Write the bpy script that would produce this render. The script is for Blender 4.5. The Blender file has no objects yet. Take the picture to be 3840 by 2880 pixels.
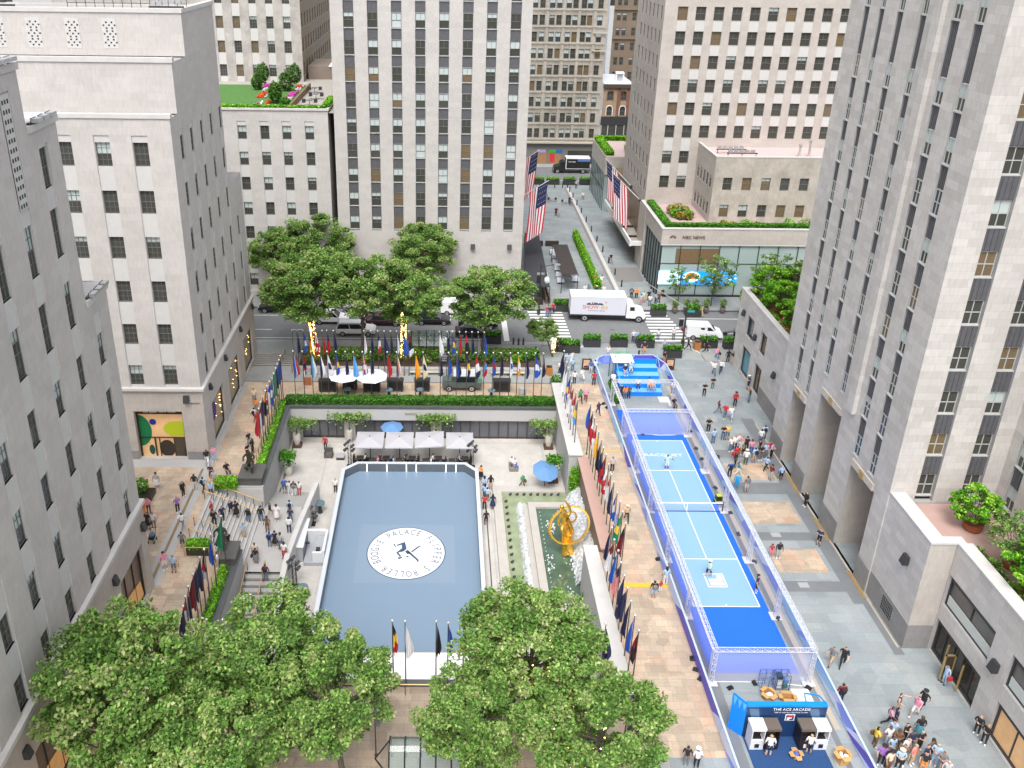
import bpy, math, random
import numpy as np
from mathutils import Vector, Matrix
S = bpy.context.scene
C = S.collection
PI = math.pi
rnd = random.Random(7)
# ------------------------------------------------------------------ camera
H = 47.0
PX, PY, FOC = 1690.0, 1120.0, 3202.15
ROT = ((0.99991254, 0.00873091, 0.00993431), (-0.00575321, -0.38920487, 0.92113325), (0.01190881, -0.92110984, -0.38912059))
cam_d = bpy.data.cameras.new('camera'); cam = bpy.data.objects.new('camera', cam_d); C.objects.link(cam)
cam_d.sensor_width = 36; cam_d.lens = FOC/3840*36
cam_d.shift_x = (1920-PX)/3840; cam_d.shift_y = -(1440-PY)/3840
cam_d.clip_start = 0.5; cam_d.clip_end = 2000
R3 = Matrix(ROT)
cam.matrix_world = Matrix.Translation((0, 0, H)) @ Matrix(((R3[0][0], -R3[0][1], -R3[0][2], 0), (R3[1][0], -R3[1][1], -R3[1][2], 0), (R3[2][0], -R3[2][1], -R3[2][2], 0), (0, 0, 0, 1)))
S.camera = cam
# ------------------------------------------------------------------ light: overcast daylight
w = bpy.data.worlds.new("World"); S.world = w; w.use_nodes = True
nt = w.node_tree; nt.nodes.clear()
wo = nt.nodes.new('ShaderNodeOutputWorld'); wb = nt.nodes.new('ShaderNodeBackground'); sk = nt.nodes.new('ShaderNodeTexSky')
sk.sky_type = 'NISHITA'; sk.sun_disc = False
SUN_EL, SUN_AZ = math.radians(60), math.radians(192)
sk.sun_elevation = SUN_EL; sk.sun_rotation = SUN_AZ; sk.air_density = 1.0; sk.dust_density = 4.0; sk.ozone_density = 1.0
hs = nt.nodes.new('ShaderNodeHueSaturation'); hs.inputs['Saturation'].default_value = 0.28
nt.links.new(sk.outputs[0], hs.inputs['Color']); nt.links.new(hs.outputs[0], wb.inputs[0]); nt.links.new(wb.outputs[0], wo.inputs[0])
wb.inputs[1].default_value = 0.15
sd = bpy.data.lights.new('sun', 'SUN'); sd.energy = 1.2; sd.angle = math.radians(28); sd.color = (1, 0.975, 0.94)
so = bpy.data.objects.new('sun', sd); C.objects.link(so)
sv = Vector((math.sin(SUN_AZ)*math.cos(SUN_EL), math.cos(SUN_AZ)*math.cos(SUN_EL), math.sin(SUN_EL)))
so.rotation_euler = sv.to_track_quat('Z', 'Y').to_euler()
S.view_settings.view_transform = 'Standard'; S.view_settings.look = 'None'; S.view_settings.gamma = 1; S.view_settings.exposure = 1.0
S.cycles.max_bounces = 5; S.cycles.transparent_max_bounces = 12
# ------------------------------------------------------------------ surveying helpers: photo pixel -> point on a known plane
def ray(px, py):
    c = (px-PX, py-PY, FOC)
    return Vector([sum(ROT[i][j]*c[j] for j in range(3)) for i in range(3)])
def at(px, py, z=0.0):
    d = ray(px, py); t = (z-H)/d.z
    return Vector((d.x*t, d.y*t, z))
def atY(px, py, Y):
    d = ray(px, py); t = Y/d.y
    return Vector((d.x*t, Y, H+d.z*t))
# ------------------------------------------------------------------ materials
def s2l(c):
    return tuple(((v/255)/12.92 if v/255 <= 0.04045 else (((v/255)+0.055)/1.055)**2.4) for v in c)
MATS = {}
def new_mat(name):
    m = bpy.data.materials.new(name); m.use_nodes = True
    return m, m.node_tree, m.node_tree.nodes['Principled BSDF']
def M(col, rough=0.7, metal=0.0, var=0.0, scale=3.0, name=None, emit=0, alpha=1, spec=0.5):
    """plain procedural material (linear colour) with optional noise variation"""
    key = (tuple(round(v, 4) for v in col), rough, metal, var, scale, emit, alpha)
    if key in MATS: return MATS[key]
    m, t, b = new_mat(name or 'material')
    b.inputs['Roughness'].default_value = rough; b.inputs['Metallic'].default_value = metal
    b.inputs['Base Color'].default_value = (*col, 1)
    b.inputs['Specular IOR Level'].default_value = spec
    if emit:
        b.inputs['Emission Color'].default_value = (*col, 1); b.inputs['Emission Strength'].default_value = emit
    if alpha < 1: b.inputs['Alpha'].default_value = alpha
    if var:
        tc = t.nodes.new('ShaderNodeTexCoord'); nz = t.nodes.new('ShaderNodeTexNoise'); nz.inputs['Scale'].default_value = scale
        nz.inputs['Detail'].default_value = 5
        mx = t.nodes.new('ShaderNodeMix'); mx.data_type = 'RGBA'
        mx.inputs[6].default_value = (*[max(0, v*(1-var)) for v in col], 1); mx.inputs[7].default_value = (*[min(1, v*(1+var)) for v in col], 1)
        t.links.new(tc.outputs['Object'], nz.inputs['Vector']); t.links.new(nz.outputs[0], mx.inputs[0]); t.links.new(mx.outputs[2], b.inputs['Base Color'])
    MATS[key] = m
    return m
def P(r, g, b, rough=0.7, **k):
    """material from the photographed (sRGB) colour of a painted thing"""
    return M(tuple(min(0.85, v*0.8) for v in s2l((r, g, b))), rough, **k)
def blocks(name, c1, c2, mortar, bw, bh, msize=0.012, wall=True, stain=0.18, rough=0.75, off=0.5, bias=0.0, stain_scale=0.25, patch=None):
    m, t, b = new_mat(name)
    tc = t.nodes.new('ShaderNodeTexCoord'); sp = t.nodes.new('ShaderNodeSeparateXYZ'); t.links.new(tc.outputs['Object'], sp.inputs[0])
    cb = t.nodes.new('ShaderNodeCombineXYZ')
    if wall:
        ad = t.nodes.new('ShaderNodeMath'); ad.operation = 'ADD'
        t.links.new(sp.outputs[0], ad.inputs[0]); t.links.new(sp.outputs[1], ad.inputs[1]); t.links.new(ad.outputs[0], cb.inputs[0]); t.links.new(sp.outputs[2], cb.inputs[1])
    else:
        t.links.new(sp.outputs[0], cb.inputs[0]); t.links.new(sp.outputs[1], cb.inputs[1])
    br = t.nodes.new('ShaderNodeTexBrick'); br.inputs['Scale'].default_value = 1; br.inputs['Brick Width'].default_value = bw; br.inputs['Row Height'].default_value = bh
    br.inputs['Mortar Size'].default_value = msize; br.inputs['Bias'].default_value = bias; br.offset = off; br.inputs['Mortar Smooth'].default_value = 0.3
    br.inputs['Color1'].default_value = (*c1, 1); br.inputs['Color2'].default_value = (*c2, 1); br.inputs['Mortar'].default_value = (*mortar, 1)
    t.links.new(cb.outputs[0], br.inputs['Vector'])
    nz = t.nodes.new('ShaderNodeTexNoise'); nz.inputs['Scale'].default_value = stain_scale; nz.inputs['Detail'].default_value = 6; nz.inputs['Roughness'].default_value = 0.65
    t.links.new(tc.outputs['Object'], nz.inputs['Vector'])
    mr = t.nodes.new('ShaderNodeMapRange'); mr.inputs[1].default_value = 0.3; mr.inputs[2].default_value = 0.7; mr.inputs[3].default_value = 1-stain; mr.inputs[4].default_value = 1+stain*0.5
    t.links.new(nz.outputs[0], mr.inputs[0])
    n2 = t.nodes.new('ShaderNodeTexNoise'); n2.inputs['Scale'].default_value = 6; n2.inputs['Detail'].default_value = 4
    mp = t.nodes.new('ShaderNodeMapping'); mp.inputs['Scale'].default_value = (1, 1, 0.25) if wall else (1, 1, 1)
    t.links.new(tc.outputs['Object'], mp.inputs[0]); t.links.new(mp.outputs[0], n2.inputs['Vector'])
    mr2 = t.nodes.new('ShaderNodeMapRange'); mr2.inputs[1].default_value = 0.3; mr2.inputs[2].default_value = 0.7; mr2.inputs[3].default_value = 0.93; mr2.inputs[4].default_value = 1.05
    t.links.new(n2.outputs[0], mr2.inputs[0])
    ml = t.nodes.new('ShaderNodeMath'); ml.operation = 'MULTIPLY'; t.links.new(mr.outputs[0], ml.inputs[0]); t.links.new(mr2.outputs[0], ml.inputs[1])
    vm = t.nodes.new('ShaderNodeVectorMath'); vm.operation = 'SCALE'
    src = br.outputs[0]
    if patch:                                   # a second colour in random flagstones
        vo = t.nodes.new('ShaderNodeTexVoronoi'); vo.distance = 'CHEBYCHEV'; vo.inputs['Scale'].default_value = patch[1]; vo.inputs['Randomness'].default_value = 0.9
        t.links.new(cb.outputs[0], vo.inputs['Vector'])
        s3 = t.nodes.new('ShaderNodeSeparateXYZ'); t.links.new(vo.outputs['Color'], s3.inputs[0])
        cr = t.nodes.new('ShaderNodeValToRGB'); e = cr.color_ramp.elements
        e[0].position = 0; e[0].color = (*patch[0][0], 1); e[1].position = 1; e[1].color = (*patch[0][-1], 1)
        for i, cc in enumerate(patch[0][1:-1]):
            q = cr.color_ramp.elements.new((i+1)/(len(patch[0])-1)); q.color = (*cc, 1)
        t.links.new(s3.outputs[0], cr.inputs[0])
        mx = t.nodes.new('ShaderNodeMix'); mx.data_type = 'RGBA'; mx.blend_type = 'MULTIPLY'; mx.inputs[0].default_value = 1
        t.links.new(br.outputs[0], mx.inputs[6]); t.links.new(cr.outputs[0], mx.inputs[7]); src = mx.outputs[2]
    t.links.new(src, vm.inputs[0]); t.links.new(ml.outputs[0], vm.inputs['Scale']); t.links.new(vm.outputs[0], b.inputs['Base Color'])
    b.inputs['Roughness'].default_value = rough
    return m
LIME = blocks('limestone', (0.49, 0.462, 0.44), (0.45, 0.425, 0.405), (0.41, 0.385, 0.37), 1.5, 0.62, 0.006, stain=0.07)
LIME2 = blocks('warm_limestone', (0.455, 0.415, 0.375), (0.42, 0.38, 0.345), (0.36, 0.325, 0.295), 1.5, 0.62, 0.006, stain=0.13)
LIME3 = blocks('tower_limestone', (0.55, 0.525, 0.50), (0.46, 0.435, 0.41), (0.38, 0.355, 0.335), 1.35, 0.575, 0.008, stain=0.07)
OLDST = blocks('old_limestone', (0.42, 0.385, 0.33), (0.37, 0.335, 0.285), (0.30, 0.27, 0.23), 1.1, 0.45, 0.01, stain=0.25)
PLINTH = blocks('granite_plinth', (0.25, 0.24, 0.235), (0.22, 0.21, 0.205), (0.17, 0.165, 0.16), 1.2, 0.8, 0.01, stain=0.1)
PANEL = M((0.50, 0.49, 0.475), 0.7, var=0.08, scale=2, name='spandrel_stone')
SLATE = blocks('slate_paving', (0.30, 0.325, 0.335), (0.25, 0.275, 0.285), (0.22, 0.24, 0.25), 1.9, 0.95, 0.012, wall=False, stain=0.12, rough=0.55, patch=(((0.82, 0.86, 0.87), (1, 1, 1), (0.92, 0.96, 0.97), (1.08, 1.06, 1.02)), 0.55))
TANPAV = blocks('tan_flagstone', (0.47, 0.38, 0.295), (0.39, 0.315, 0.245), (0.27, 0.22, 0.175), 0.95, 0.62, 0.012, wall=False, stain=0.12, rough=0.6, off=0.37, patch=(((0.82, 0.80, 0.76), (1, 1, 1), (1.08, 0.92, 0.84), (1.16, 1.14, 1.08), (0.88, 0.9, 0.88)), 0.8))
PITPAV = blocks('terrace_stone', (0.50, 0.475, 0.44), (0.475, 0.45, 0.42), (0.40, 0.375, 0.35), 1.2, 1.2, 0.008, wall=False, stain=0.16, rough=0.6, off=0, stain_scale=0.5)
CAPST = M((0.50, 0.485, 0.47), 0.7, var=0.12, scale=1.2, name='coping_stone')
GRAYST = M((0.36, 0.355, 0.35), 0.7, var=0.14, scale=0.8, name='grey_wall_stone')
DARKST = M((0.085, 0.09, 0.095), 0.5, var=0.2, scale=1.0, name='dark_slate')
PINKST = M((0.42, 0.27, 0.225), 0.6, var=0.08, scale=1.5, name='red_granite')
ASPH = M((0.155, 0.16, 0.165), 0.85, var=0.16, scale=0.9, name='asphalt')
SIDEW = blocks('sidewalk', (0.30, 0.305, 0.30), (0.265, 0.27, 0.268), (0.20, 0.2, 0.2), 1.6, 1.6, 0.015, wall=False, stain=0.15, off=0)
ROADPAINT = M((0.72, 0.72, 0.70), 0.7, var=0.08, scale=5, name='road_paint')
BLACK = M((0.015, 0.015, 0.017), 0.5, name='black')
DKMETAL = M((0.035, 0.035, 0.037), 0.45, name='dark_metal')
BRONZE = M((0.055, 0.05, 0.035), 0.4, 0.5, var=0.3, scale=4, name='bronze')
BRASS = M((0.55, 0.38, 0.16), 0.35, 0.6, name='brass')
STEEL = M((0.55, 0.56, 0.57), 0.35, 0.7, name='aluminium')
WHITE = M((0.78, 0.78, 0.78), 0.5, name='white_paint')
GLOSSW = M((0.75, 0.76, 0.78), 0.25, name='white_car_paint')
RUBBER = M((0.02, 0.02, 0.02), 0.8, name='rubber')
CARGL = M((0.02, 0.025, 0.03), 0.08, name='car_glass')
GLASSD = M((0.06, 0.06, 0.052), 0.12, var=0.45, scale=0.35, name='window_glass')
GLASSB = M((0.045, 0.06, 0.07), 0.08, var=0.5, scale=0.3, name='blue_window_glass')
GLASSW = M((0.16, 0.115, 0.065), 0.15, var=0.6, scale=0.5, name='warm_window_glass')
BLIND = M((0.44, 0.50, 0.49), 0.6, var=0.05, name='window_blind')
FRAME = M((0.13, 0.135, 0.13), 0.5, name='grey_window_frame')
FRAMEL = M((0.42, 0.43, 0.42), 0.5, name='light_window_frame')
SPANM = M((0.11, 0.11, 0.12), 0.55, 0.2, var=0.25, scale=3, name='metal_spandrel')
SPANM2 = M((0.04, 0.042, 0.048), 0.5, 0.3, name='dark_spandrel')
SOIL = M((0.07, 0.045, 0.03), 0.9, var=0.3, scale=3, name='soil')
ROOFG = M((0.30, 0.29, 0.28), 0.85, var=0.15, scale=0.6, name='roof_felt')
ROOFP = M((0.50, 0.37, 0.36), 0.8, var=0.07, scale=0.5, name='pink_roof')
LAMP = M((1.0, 0.55, 0.15), 0.5, emit=6, name='warm_light')
def leafmat(name, c, tr=0.35):
    m = bpy.data.materials.new(name); m.use_nodes = True; t = m.node_tree; t.nodes.clear()
    o = t.nodes.new('ShaderNodeOutputMaterial'); d = t.nodes.new('ShaderNodeBsdfDiffuse'); l = t.nodes.new('ShaderNodeBsdfTranslucent'); x = t.nodes.new('ShaderNodeMixShader')
    g = t.nodes.new('ShaderNodeNewGeometry'); mr = t.nodes.new('ShaderNodeMapRange'); mr.inputs[3].default_value = 0.6; mr.inputs[4].default_value = 1.5
    t.links.new(g.outputs['Random Per Island'], mr.inputs[0])
    v = t.nodes.new('ShaderNodeVectorMath'); v.operation = 'SCALE'; v.inputs[0].default_value = c; t.links.new(mr.outputs[0], v.inputs['Scale'])
    for n in (d, l): t.links.new(v.outputs[0], n.inputs['Color'])
    x.inputs[0].default_value = tr; t.links.new(d.outputs[0], x.inputs[1]); t.links.new(l.outputs[0], x.inputs[2]); t.links.new(x.outputs[0], o.inputs[0])
    return m
LEAF = [leafmat('leaf_dark', (0.095, 0.175, 0.045)), leafmat('leaf_mid', (0.16, 0.31, 0.065)), leafmat('leaf_light', (0.27, 0.37, 0.11)), leafmat('leaf_pale', (0.36, 0.40, 0.18))]
LEAFB = [leafmat('bright_leaf_dark', (0.07, 0.22, 0.02)), leafmat('bright_leaf_mid', (0.14, 0.38, 0.03)), leafmat('bright_leaf_light', (0.27, 0.52, 0.05)), leafmat('bright_leaf_pale', (0.38, 0.55, 0.10))]
LEAFH = [leafmat('hedge_leaf_dark', (0.035, 0.12, 0.02)), leafmat('hedge_leaf_mid', (0.08, 0.24, 0.03)), leafmat('hedge_leaf_light', (0.15, 0.34, 0.05)), leafmat('hedge_leaf_pale', (0.2, 0.4, 0.07))]
BARK = M((0.09, 0.075, 0.06), 0.9, var=0.3, scale=3, name='bark')
NET = bpy.data.materials.new('mesh_netting'); NET.use_nodes = True
_t = NET.node_tree; _t.nodes.clear(); _o = _t.nodes.new('ShaderNodeOutputMaterial'); _d = _t.nodes.new('ShaderNodeBsdfDiffuse'); _d.inputs[0].default_value = (0.55, 0.56, 0.75, 1)
_p = _t.nodes.new('ShaderNodeBsdfTransparent'); _x = _t.nodes.new('ShaderNodeMixShader'); _x.inputs[0].default_value = 0.42
_t.links.new(_p.outputs[0], _x.inputs[1]); _t.links.new(_d.outputs[0], _x.inputs[2]); _t.links.new(_x.outputs[0], _o.inputs[0])
NET2 = NET.copy(); NET2.name = 'fine_netting'; NET2.node_tree.nodes['Mix Shader'].inputs[0].default_value = 0.13
# ------------------------------------------------------------------ mesh builder
class MB:
    def __init__(s): s.v = []; s.f = []; s.m = []; s.cur = 0; s.mats = []
    def use(s, mat):
        if mat not in s.mats: s.mats.append(mat)
        s.cur = s.mats.index(mat); return s
    def add(s, vs, fs):
        n = len(s.v); s.v += [tuple(p) for p in vs]; s.f += [tuple(i+n for i in f) for f in fs]; s.m += [s.cur]*len(fs); return s
    def quad(s, a, b, c, d): return s.add((a, b, c, d), ((0, 1, 2, 3),))
    def box(s, x0, x1, y0, y1, z0, z1, bottom=True):
        vs = [(x0, y0, z0), (x1, y0, z0), (x1, y1, z0), (x0, y1, z0), (x0, y0, z1), (x1, y0, z1), (x1, y1, z1), (x0, y1, z1)]
        fs = [(4, 5, 6, 7), (0, 1, 5, 4), (1, 2, 6, 5), (2, 3, 7, 6), (3, 0, 4, 7)]
        if bottom: fs.append((3, 2, 1, 0))
        return s.add(vs, fs)
    def rect(s, x0, x1, y0, y1, z): return s.add([(x0, y0, z), (x1, y0, z), (x1, y1, z), (x0, y1, z)], [(0, 1, 2, 3)])
    def prism(s, poly, z0, z1):
        n = len(poly); vs = [(p[0], p[1], z0) for p in poly]+[(p[0], p[1], z1) for p in poly]
        return s.add(vs, [tuple(range(n, 2*n)), tuple(reversed(range(n)))]+[(i, (i+1) % n, (i+1) % n+n, i+n) for i in range(n)])
    def poly(s, pts): return s.add(pts, [tuple(range(len(pts)))])
    def tube(s, p, q, r, r2=None, n=6, cap=True):
        p = Vector(p); q = Vector(q); r2 = r if r2 is None else r2; d = (q-p).normalized()
        u = d.orthogonal().normalized(); w = d.cross(u); vs = []
        for c, rr in ((p, r), (q, r2)):
            for i in range(n): a = 2*PI*i/n; vs.append(c+u*math.cos(a)*rr+w*math.sin(a)*rr)
        fs = [(i, (i+1) % n, (i+1) % n+n, i+n) for i in range(n)]
        if cap: fs += [tuple(reversed(range(n))), tuple(range(n, 2*n))]
        return s.add(vs, fs)
    def path(s, pts, r, n=6):
        for a, b in zip(pts, pts[1:]): s.tube(a, b, r, n=n)
        return s
    def ball(s, c, r, n=8, m=5, sq=(1, 1, 1)):
        vs = [(c[0], c[1], c[2]+r*sq[2])]
        for j in range(1, m):
            t = PI*j/m
            for i in range(n): a = 2*PI*i/n; vs.append((c[0]+r*sq[0]*math.sin(t)*math.cos(a), c[1]+r*sq[1]*math.sin(t)*math.sin(a), c[2]+r*sq[2]*math.cos(t)))
        vs.append((c[0], c[1], c[2]-r*sq[2])); L = len(vs)-1
        fs = [(0, 1+i, 1+(i+1) % n) for i in range(n)]
        for j in range(m-2):
            for i in range(n): a = 1+j*n; fs.append((a+i, a+n+i, a+n+(i+1) % n, a+(i+1) % n))
        fs += [(L, 1+(m-2)*n+(i+1) % n, 1+(m-2)*n+i) for i in range(n)]
        return s.add(vs, fs)
    def lathe(s, c, prof, n=12):
        vs = []
        for r, z in prof:
            for i in range(n): a = 2*PI*i/n; vs.append((c[0]+r*math.cos(a), c[1]+r*math.sin(a), c[2]+z))
        fs = []
        for j in range(len(prof)-1):
            for i in range(n): fs.append((j*n+i, j*n+(i+1) % n, (j+1)*n+(i+1) % n, (j+1)*n+i))
        fs += [tuple(reversed(range(n))), tuple(range((len(prof)-1)*n, len(prof)*n))]
        return s.add(vs, fs)
    def build(s, name, mat=None, parent=None, smooth=False, local=False):
        me = bpy.data.meshes.new(name); me.from_pydata(s.v, [], s.f)
        for mt in (s.mats or [mat or WHITE]): me.materials.append(mt)
        if s.mats: me.polygons.foreach_set('material_index', s.m)
        if smooth: me.polygons.foreach_set('use_smooth', [True]*len(s.f))
        me.update()
        o = bpy.data.objects.new(name, me); C.objects.link(o)
        if parent is not None:
            o.parent = parent
            if not local:
                l = parent.location.copy(); p = parent.parent
                while p is not None: l += p.location; p = p.parent
                o.location = -l
        return o
def tag(o, label, cat, group=None, kind=None):
    if label: o['label'] = label
    if cat: o['category'] = cat
    if group: o['group'] = group
    if kind: o['kind'] = kind
    return o
def thing(name, label, cat, loc=(0, 0, 0), group=None, rz=0):
    o = bpy.data.objects.new(name, None); C.objects.link(o); o.location = loc; o.rotation_euler = (0, 0, rz); o.empty_display_size = 0.2
    return tag(o, label, cat, group)
def struct(name, mb, mat=None):
    o = mb.build(name, mat); o['kind'] = 'structure'; return o
def kids(o): return [c for c in bpy.data.objects if c.parent == o]
CH = {}
def dup(root, loc, rz=None, label=None, sc=None, group=None):
    if root.name not in CH: CH[root.name] = [(c, kids(c)) for c in kids(root)]
    r = root.copy(); C.objects.link(r); r.location = loc
    if rz is not None: r.rotation_euler = (0, 0, rz)
    if sc: r.scale = (sc, sc, sc) if not isinstance(sc, tuple) else sc
    if label: r['label'] = label
    if group: r['group'] = group
    for c, gs in CH[root.name]:
        d = c.copy(); C.objects.link(d); d.parent = r
        for g in gs: e = g.copy(); C.objects.link(e); e.parent = d
    return r
def text(name, s, size, loc, rot, mat, parent=None, align='CENTER', ext=0.01, sx=1.0):
    cu = bpy.data.curves.new(name, 'FONT'); cu.body = s; cu.size = size; cu.align_x = align; cu.align_y = 'CENTER'; cu.extrude = ext; cu.resolution_u = 2
    tmp = bpy.data.objects.new('tmp', cu); C.objects.link(tmp)
    me = bpy.data.meshes.new_from_object(tmp.evaluated_get(bpy.context.evaluated_depsgraph_get()))
    bpy.data.objects.remove(tmp)
    me.materials.clear(); me.materials.append(mat); me.name = name
    o = bpy.data.objects.new(name, me); C.objects.link(o)
    o.rotation_euler = rot; o.scale = (sx, 1, 1)
    l = Vector(loc)
    if parent is not None:
        o.parent = parent; l -= parent.location
    o.location = l
    return o
ORD = ['nearest', 'second', 'third', 'fourth', 'fifth', 'sixth', 'seventh', 'eighth', 'ninth', 'tenth', 'eleventh', 'twelfth', 'thirteenth', 'fourteenth', 'fifteenth', 'sixteenth', 'seventeenth', 'eighteenth', 'nineteenth', 'twentieth']
def ordn(i):
    if i < 20: return ORD[i] if i else 'first'
    return ('twenty-', 'thirty-')[i//10-2]+('', 'first', 'second', 'third', 'fourth', 'fifth', 'sixth', 'seventh', 'eighth', 'ninth')[(i+1) % 10] if (i+1) % 10 else ('thirtieth' if i == 29 else 'twentieth')
# ------------------------------------------------------------------ facades and windows
def facade(mb, ax, c, u0, u1, z0, z1, ops, depth, out, mat, rev=None):
    """wall sheet on plane ax=c with real openings (u0,u1,z0,z1) and their reveals"""
    mb.use(mat)
    def pt(u, z, d=0):
        return (c-out*d, u, z) if ax == 'x' else (u, c-out*d, z)
    us = sorted({u0, u1} | {min(max(v, u0), u1) for o in ops for v in o[:2]})
    for a, b in zip(us, us[1:]):
        if b-a < 1e-4: continue
        m = (a+b)/2; cuts = sorted((o[2], o[3]) for o in ops if o[0] < m < o[1]); z = z0
        for lo, hi in cuts:
            if lo > z+1e-4: mb.quad(pt(a, z), pt(b, z), pt(b, lo), pt(a, lo))
            z = max(z, hi)
        if z < z1-1e-4: mb.quad(pt(a, z), pt(b, z), pt(b, z1), pt(a, z1))
    if rev: mb.use(rev)
    for a, b, lo, hi in ops:
        hi = min(hi, z1)
        mb.quad(pt(a, lo), pt(a, hi), pt(a, hi, depth), pt(a, lo, depth)); mb.quad(pt(b, lo), pt(b, hi), pt(b, hi, depth), pt(b, lo, depth))
        mb.quad(pt(a, lo), pt(b, lo), pt(b, lo, depth), pt(a, lo, depth)); mb.quad(pt(a, hi), pt(b, hi), pt(b, hi, depth), pt(a, hi, depth))
WC = {}
def winmesh(wd, h, var, style):
    k = (round(wd, 2), round(h, 2), var, style)
    if k in WC: return WC[k]
    m = MB(); wd, h = k[0], k[1]; x0, x1 = -wd/2, wd/2
    gl = {'d': GLASSD, 'w': GLASSW, 'b': GLASSB}[var[0]]; bl = {'0': 0, '1': .28, '2': .48, '3': 1.0}[var[1]]
    m.use(gl).quad((x0, 0, 0), (x1, 0, 0), (x1, 0, h*(1-bl)), (x0, 0, h*(1-bl)))
    if bl: m.use(BLIND).quad((x0, 0.01, h*(1-bl)), (x1, 0.01, h*(1-bl)), (x1, 0.01, h), (x0, 0.01, h))
    fr = FRAMEL if style in 'lt' else FRAME; m.use(fr); t = 0.055
    m.box(x0, x0+t, -.05, 0, 0, h); m.box(x1-t, x1, -.05, 0, 0, h); m.box(x0+t, x1-t, -.05, 0, 0, t); m.box(x0+t, x1-t, -.05, 0, h-t, h)
    m.box(x0+t, x1-t, -.04, 0, h*.5-.03, h*.5+.03)
    if style == 'm':                              # many-paned sash
        for q in (1/3, 2/3):
            xx = x0+wd*q; m.box(xx-.018, xx+.018, -.03, 0, t, h-t)
        for q in (.25, .75): m.box(x0+t, x1-t, -.025, 0, h*q-.014, h*q+.014)
    elif style in 'ds': m.box(-.02, .02, -.03, 0, h*.5, h-t)
    elif style == 't': m.box(-.03, .03, -.045, 0, t, h-t)
    m.use(FRAMEL).box(x0-.04, x1+.04, -.16, -.05, -.09, 0.0)
    me_o = m.build('window'); me = me_o.data; bpy.data.objects.remove(me_o); WC[k] = me
    return me
def window(par, ax, out, c, u, z, wd, h, var, style, rec=0.2, name='window', label=None):
    o = bpy.data.objects.new(name, winmesh(wd, h, var, style)); C.objects.link(o); o.parent = par
    x, y = (c-out*rec, u) if ax == 'x' else (u, c-out*rec)
    o.location = Vector((x, y, z))-par.location
    if ax == 'x': o.rotation_euler = (0, 0, PI/2*out)
    elif out > 0: o.rotation_euler = (0, 0, PI)
    if label: o['label'] = label
    return o
def wins(par, mb, ax, out, c, cols, wd, rows, h, style, mat, u0, u1, z0, z1, rec=0.22, vs=('d0', 'd0', 'd1', 'd2', 'd0', 'd2'), seed=1, skip=(), extra=()):
    """flat facade with a window in every opening"""
    r = random.Random(seed)
    sp = [(u, z) for u in cols for z in rows if (u, z) not in skip]
    facade(mb, ax, c, u0, u1, z0, z1, [(u-wd/2, u+wd/2, z, z+h) for u, z in sp]+list(extra), rec, out, mat)
    for u, z in sp: window(par, ax, out, c, u, z, wd, h, r.choice(vs), style, rec)
def building(label, loc, cat='building', name='office_building'): return thing(name, label, cat, loc)

# ---- near left building ------------------------------------------------------
bA = building('pale limestone building at the left edge with floodlights on its stepped corner tops', (-22.45, 40, 0))
XA = -22.45; m = MB(); pan = MB()
rows = [8.2, 12.32, 16.46, 20.62, 24.8, 29.4, 33.6]; hh = [2.1, 2.15, 2.15, 2.15, 2.9, 2.9, 2.3]
cols = [50.9, 47.55, 44.22, 40.85, 37.5, 34.3, 31.0, 27.7]
tops = {50.9: 25.2, 47.55: 37.0}
ops = []
r = random.Random(5)
for u in cols:
    top = tops.get(u, 40.4)-.9; ops.append((u-.56, u+.56, 8.06, top))
facade(m, 'x', XA, 49.6, 52.9, 8.0, 25.2, ops[:1], .07, 1, LIME)
facade(m, 'x', XA, 46.0, 49.6, 8.0, 37.0, ops[1:2], .07, 1, LIME)
facade(m, 'x', XA, 20.0, 46.0, 8.0, 40.4, ops[2:], .07, 1, LIME)
for u in cols:
    top = tops.get(u, 40.4)-.9
    w_ = [(z, h) for z, h in zip(rows, hh) if z+h < top]
    facade(pan, 'x', XA-.07, u-.56, u+.56, 8.06, top, [(u-.53, u+.53, z, z+h) for z, h in w_], .2, 1, PANEL, PANEL)
    for z, h in w_:
        window(bA, 'x', 1, XA-.07, u, z, 1.06, h, r.choice(('d0', 'd1', 'd0', 'd0', 'd2')), 'm', .17)
# returns, roofs, end walls
m.use(LIME)
m.quad((XA, 52.9, 0), (-40, 52.9, 0), (-40, 52.9, 25.2), (XA, 52.9, 25.2))
m.quad((XA, 49.6, 25.2), (-40, 49.6, 25.2), (-40, 49.6, 37), (XA, 49.6, 37)); m.quad((XA, 46, 37), (-40, 46, 37), (-40, 46, 40.4), (XA, 46, 40.4))
m.use(ROOFG).rect(-40, XA, 49.6, 52.9, 25.0).rect(-40, XA, 46, 49.6, 36.8).rect(-40, XA, 20, 46, 40.2)
m.use(CAPST).box(-40, XA+.12, 49.62, 53.05, 25.2, 25.6).box(-40, XA+.12, 46.02, 49.75, 37, 37.35).box(XA-.5, XA+.12, 20, 46.12, 40.4, 40.8)
shops = [(47.4, 51.9, 0.15, 5.05), (40.4, 45.4, 0.15, 5.1), (33.9, 38.5, 0.15, 5.1), (27.4, 32, .15, 5.1)]
facade(m, 'x', XA+.12, 20, 52.95, 0, 8.0, shops, .5, 1, LIME2)
m.use(LIME2).quad((XA+.12, 52.95, 0), (-40, 52.95, 0), (-40, 52.95, 8), (XA+.12, 52.95, 8))
m.build('wall', None, bA); pan.build('spandrel_panel', None, bA)
k = MB(); k.use(CAPST).box(XA-.3, XA+.32, 20, 53.15, 7.82, 8.12); k.build('cornice', None, bA)
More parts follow.
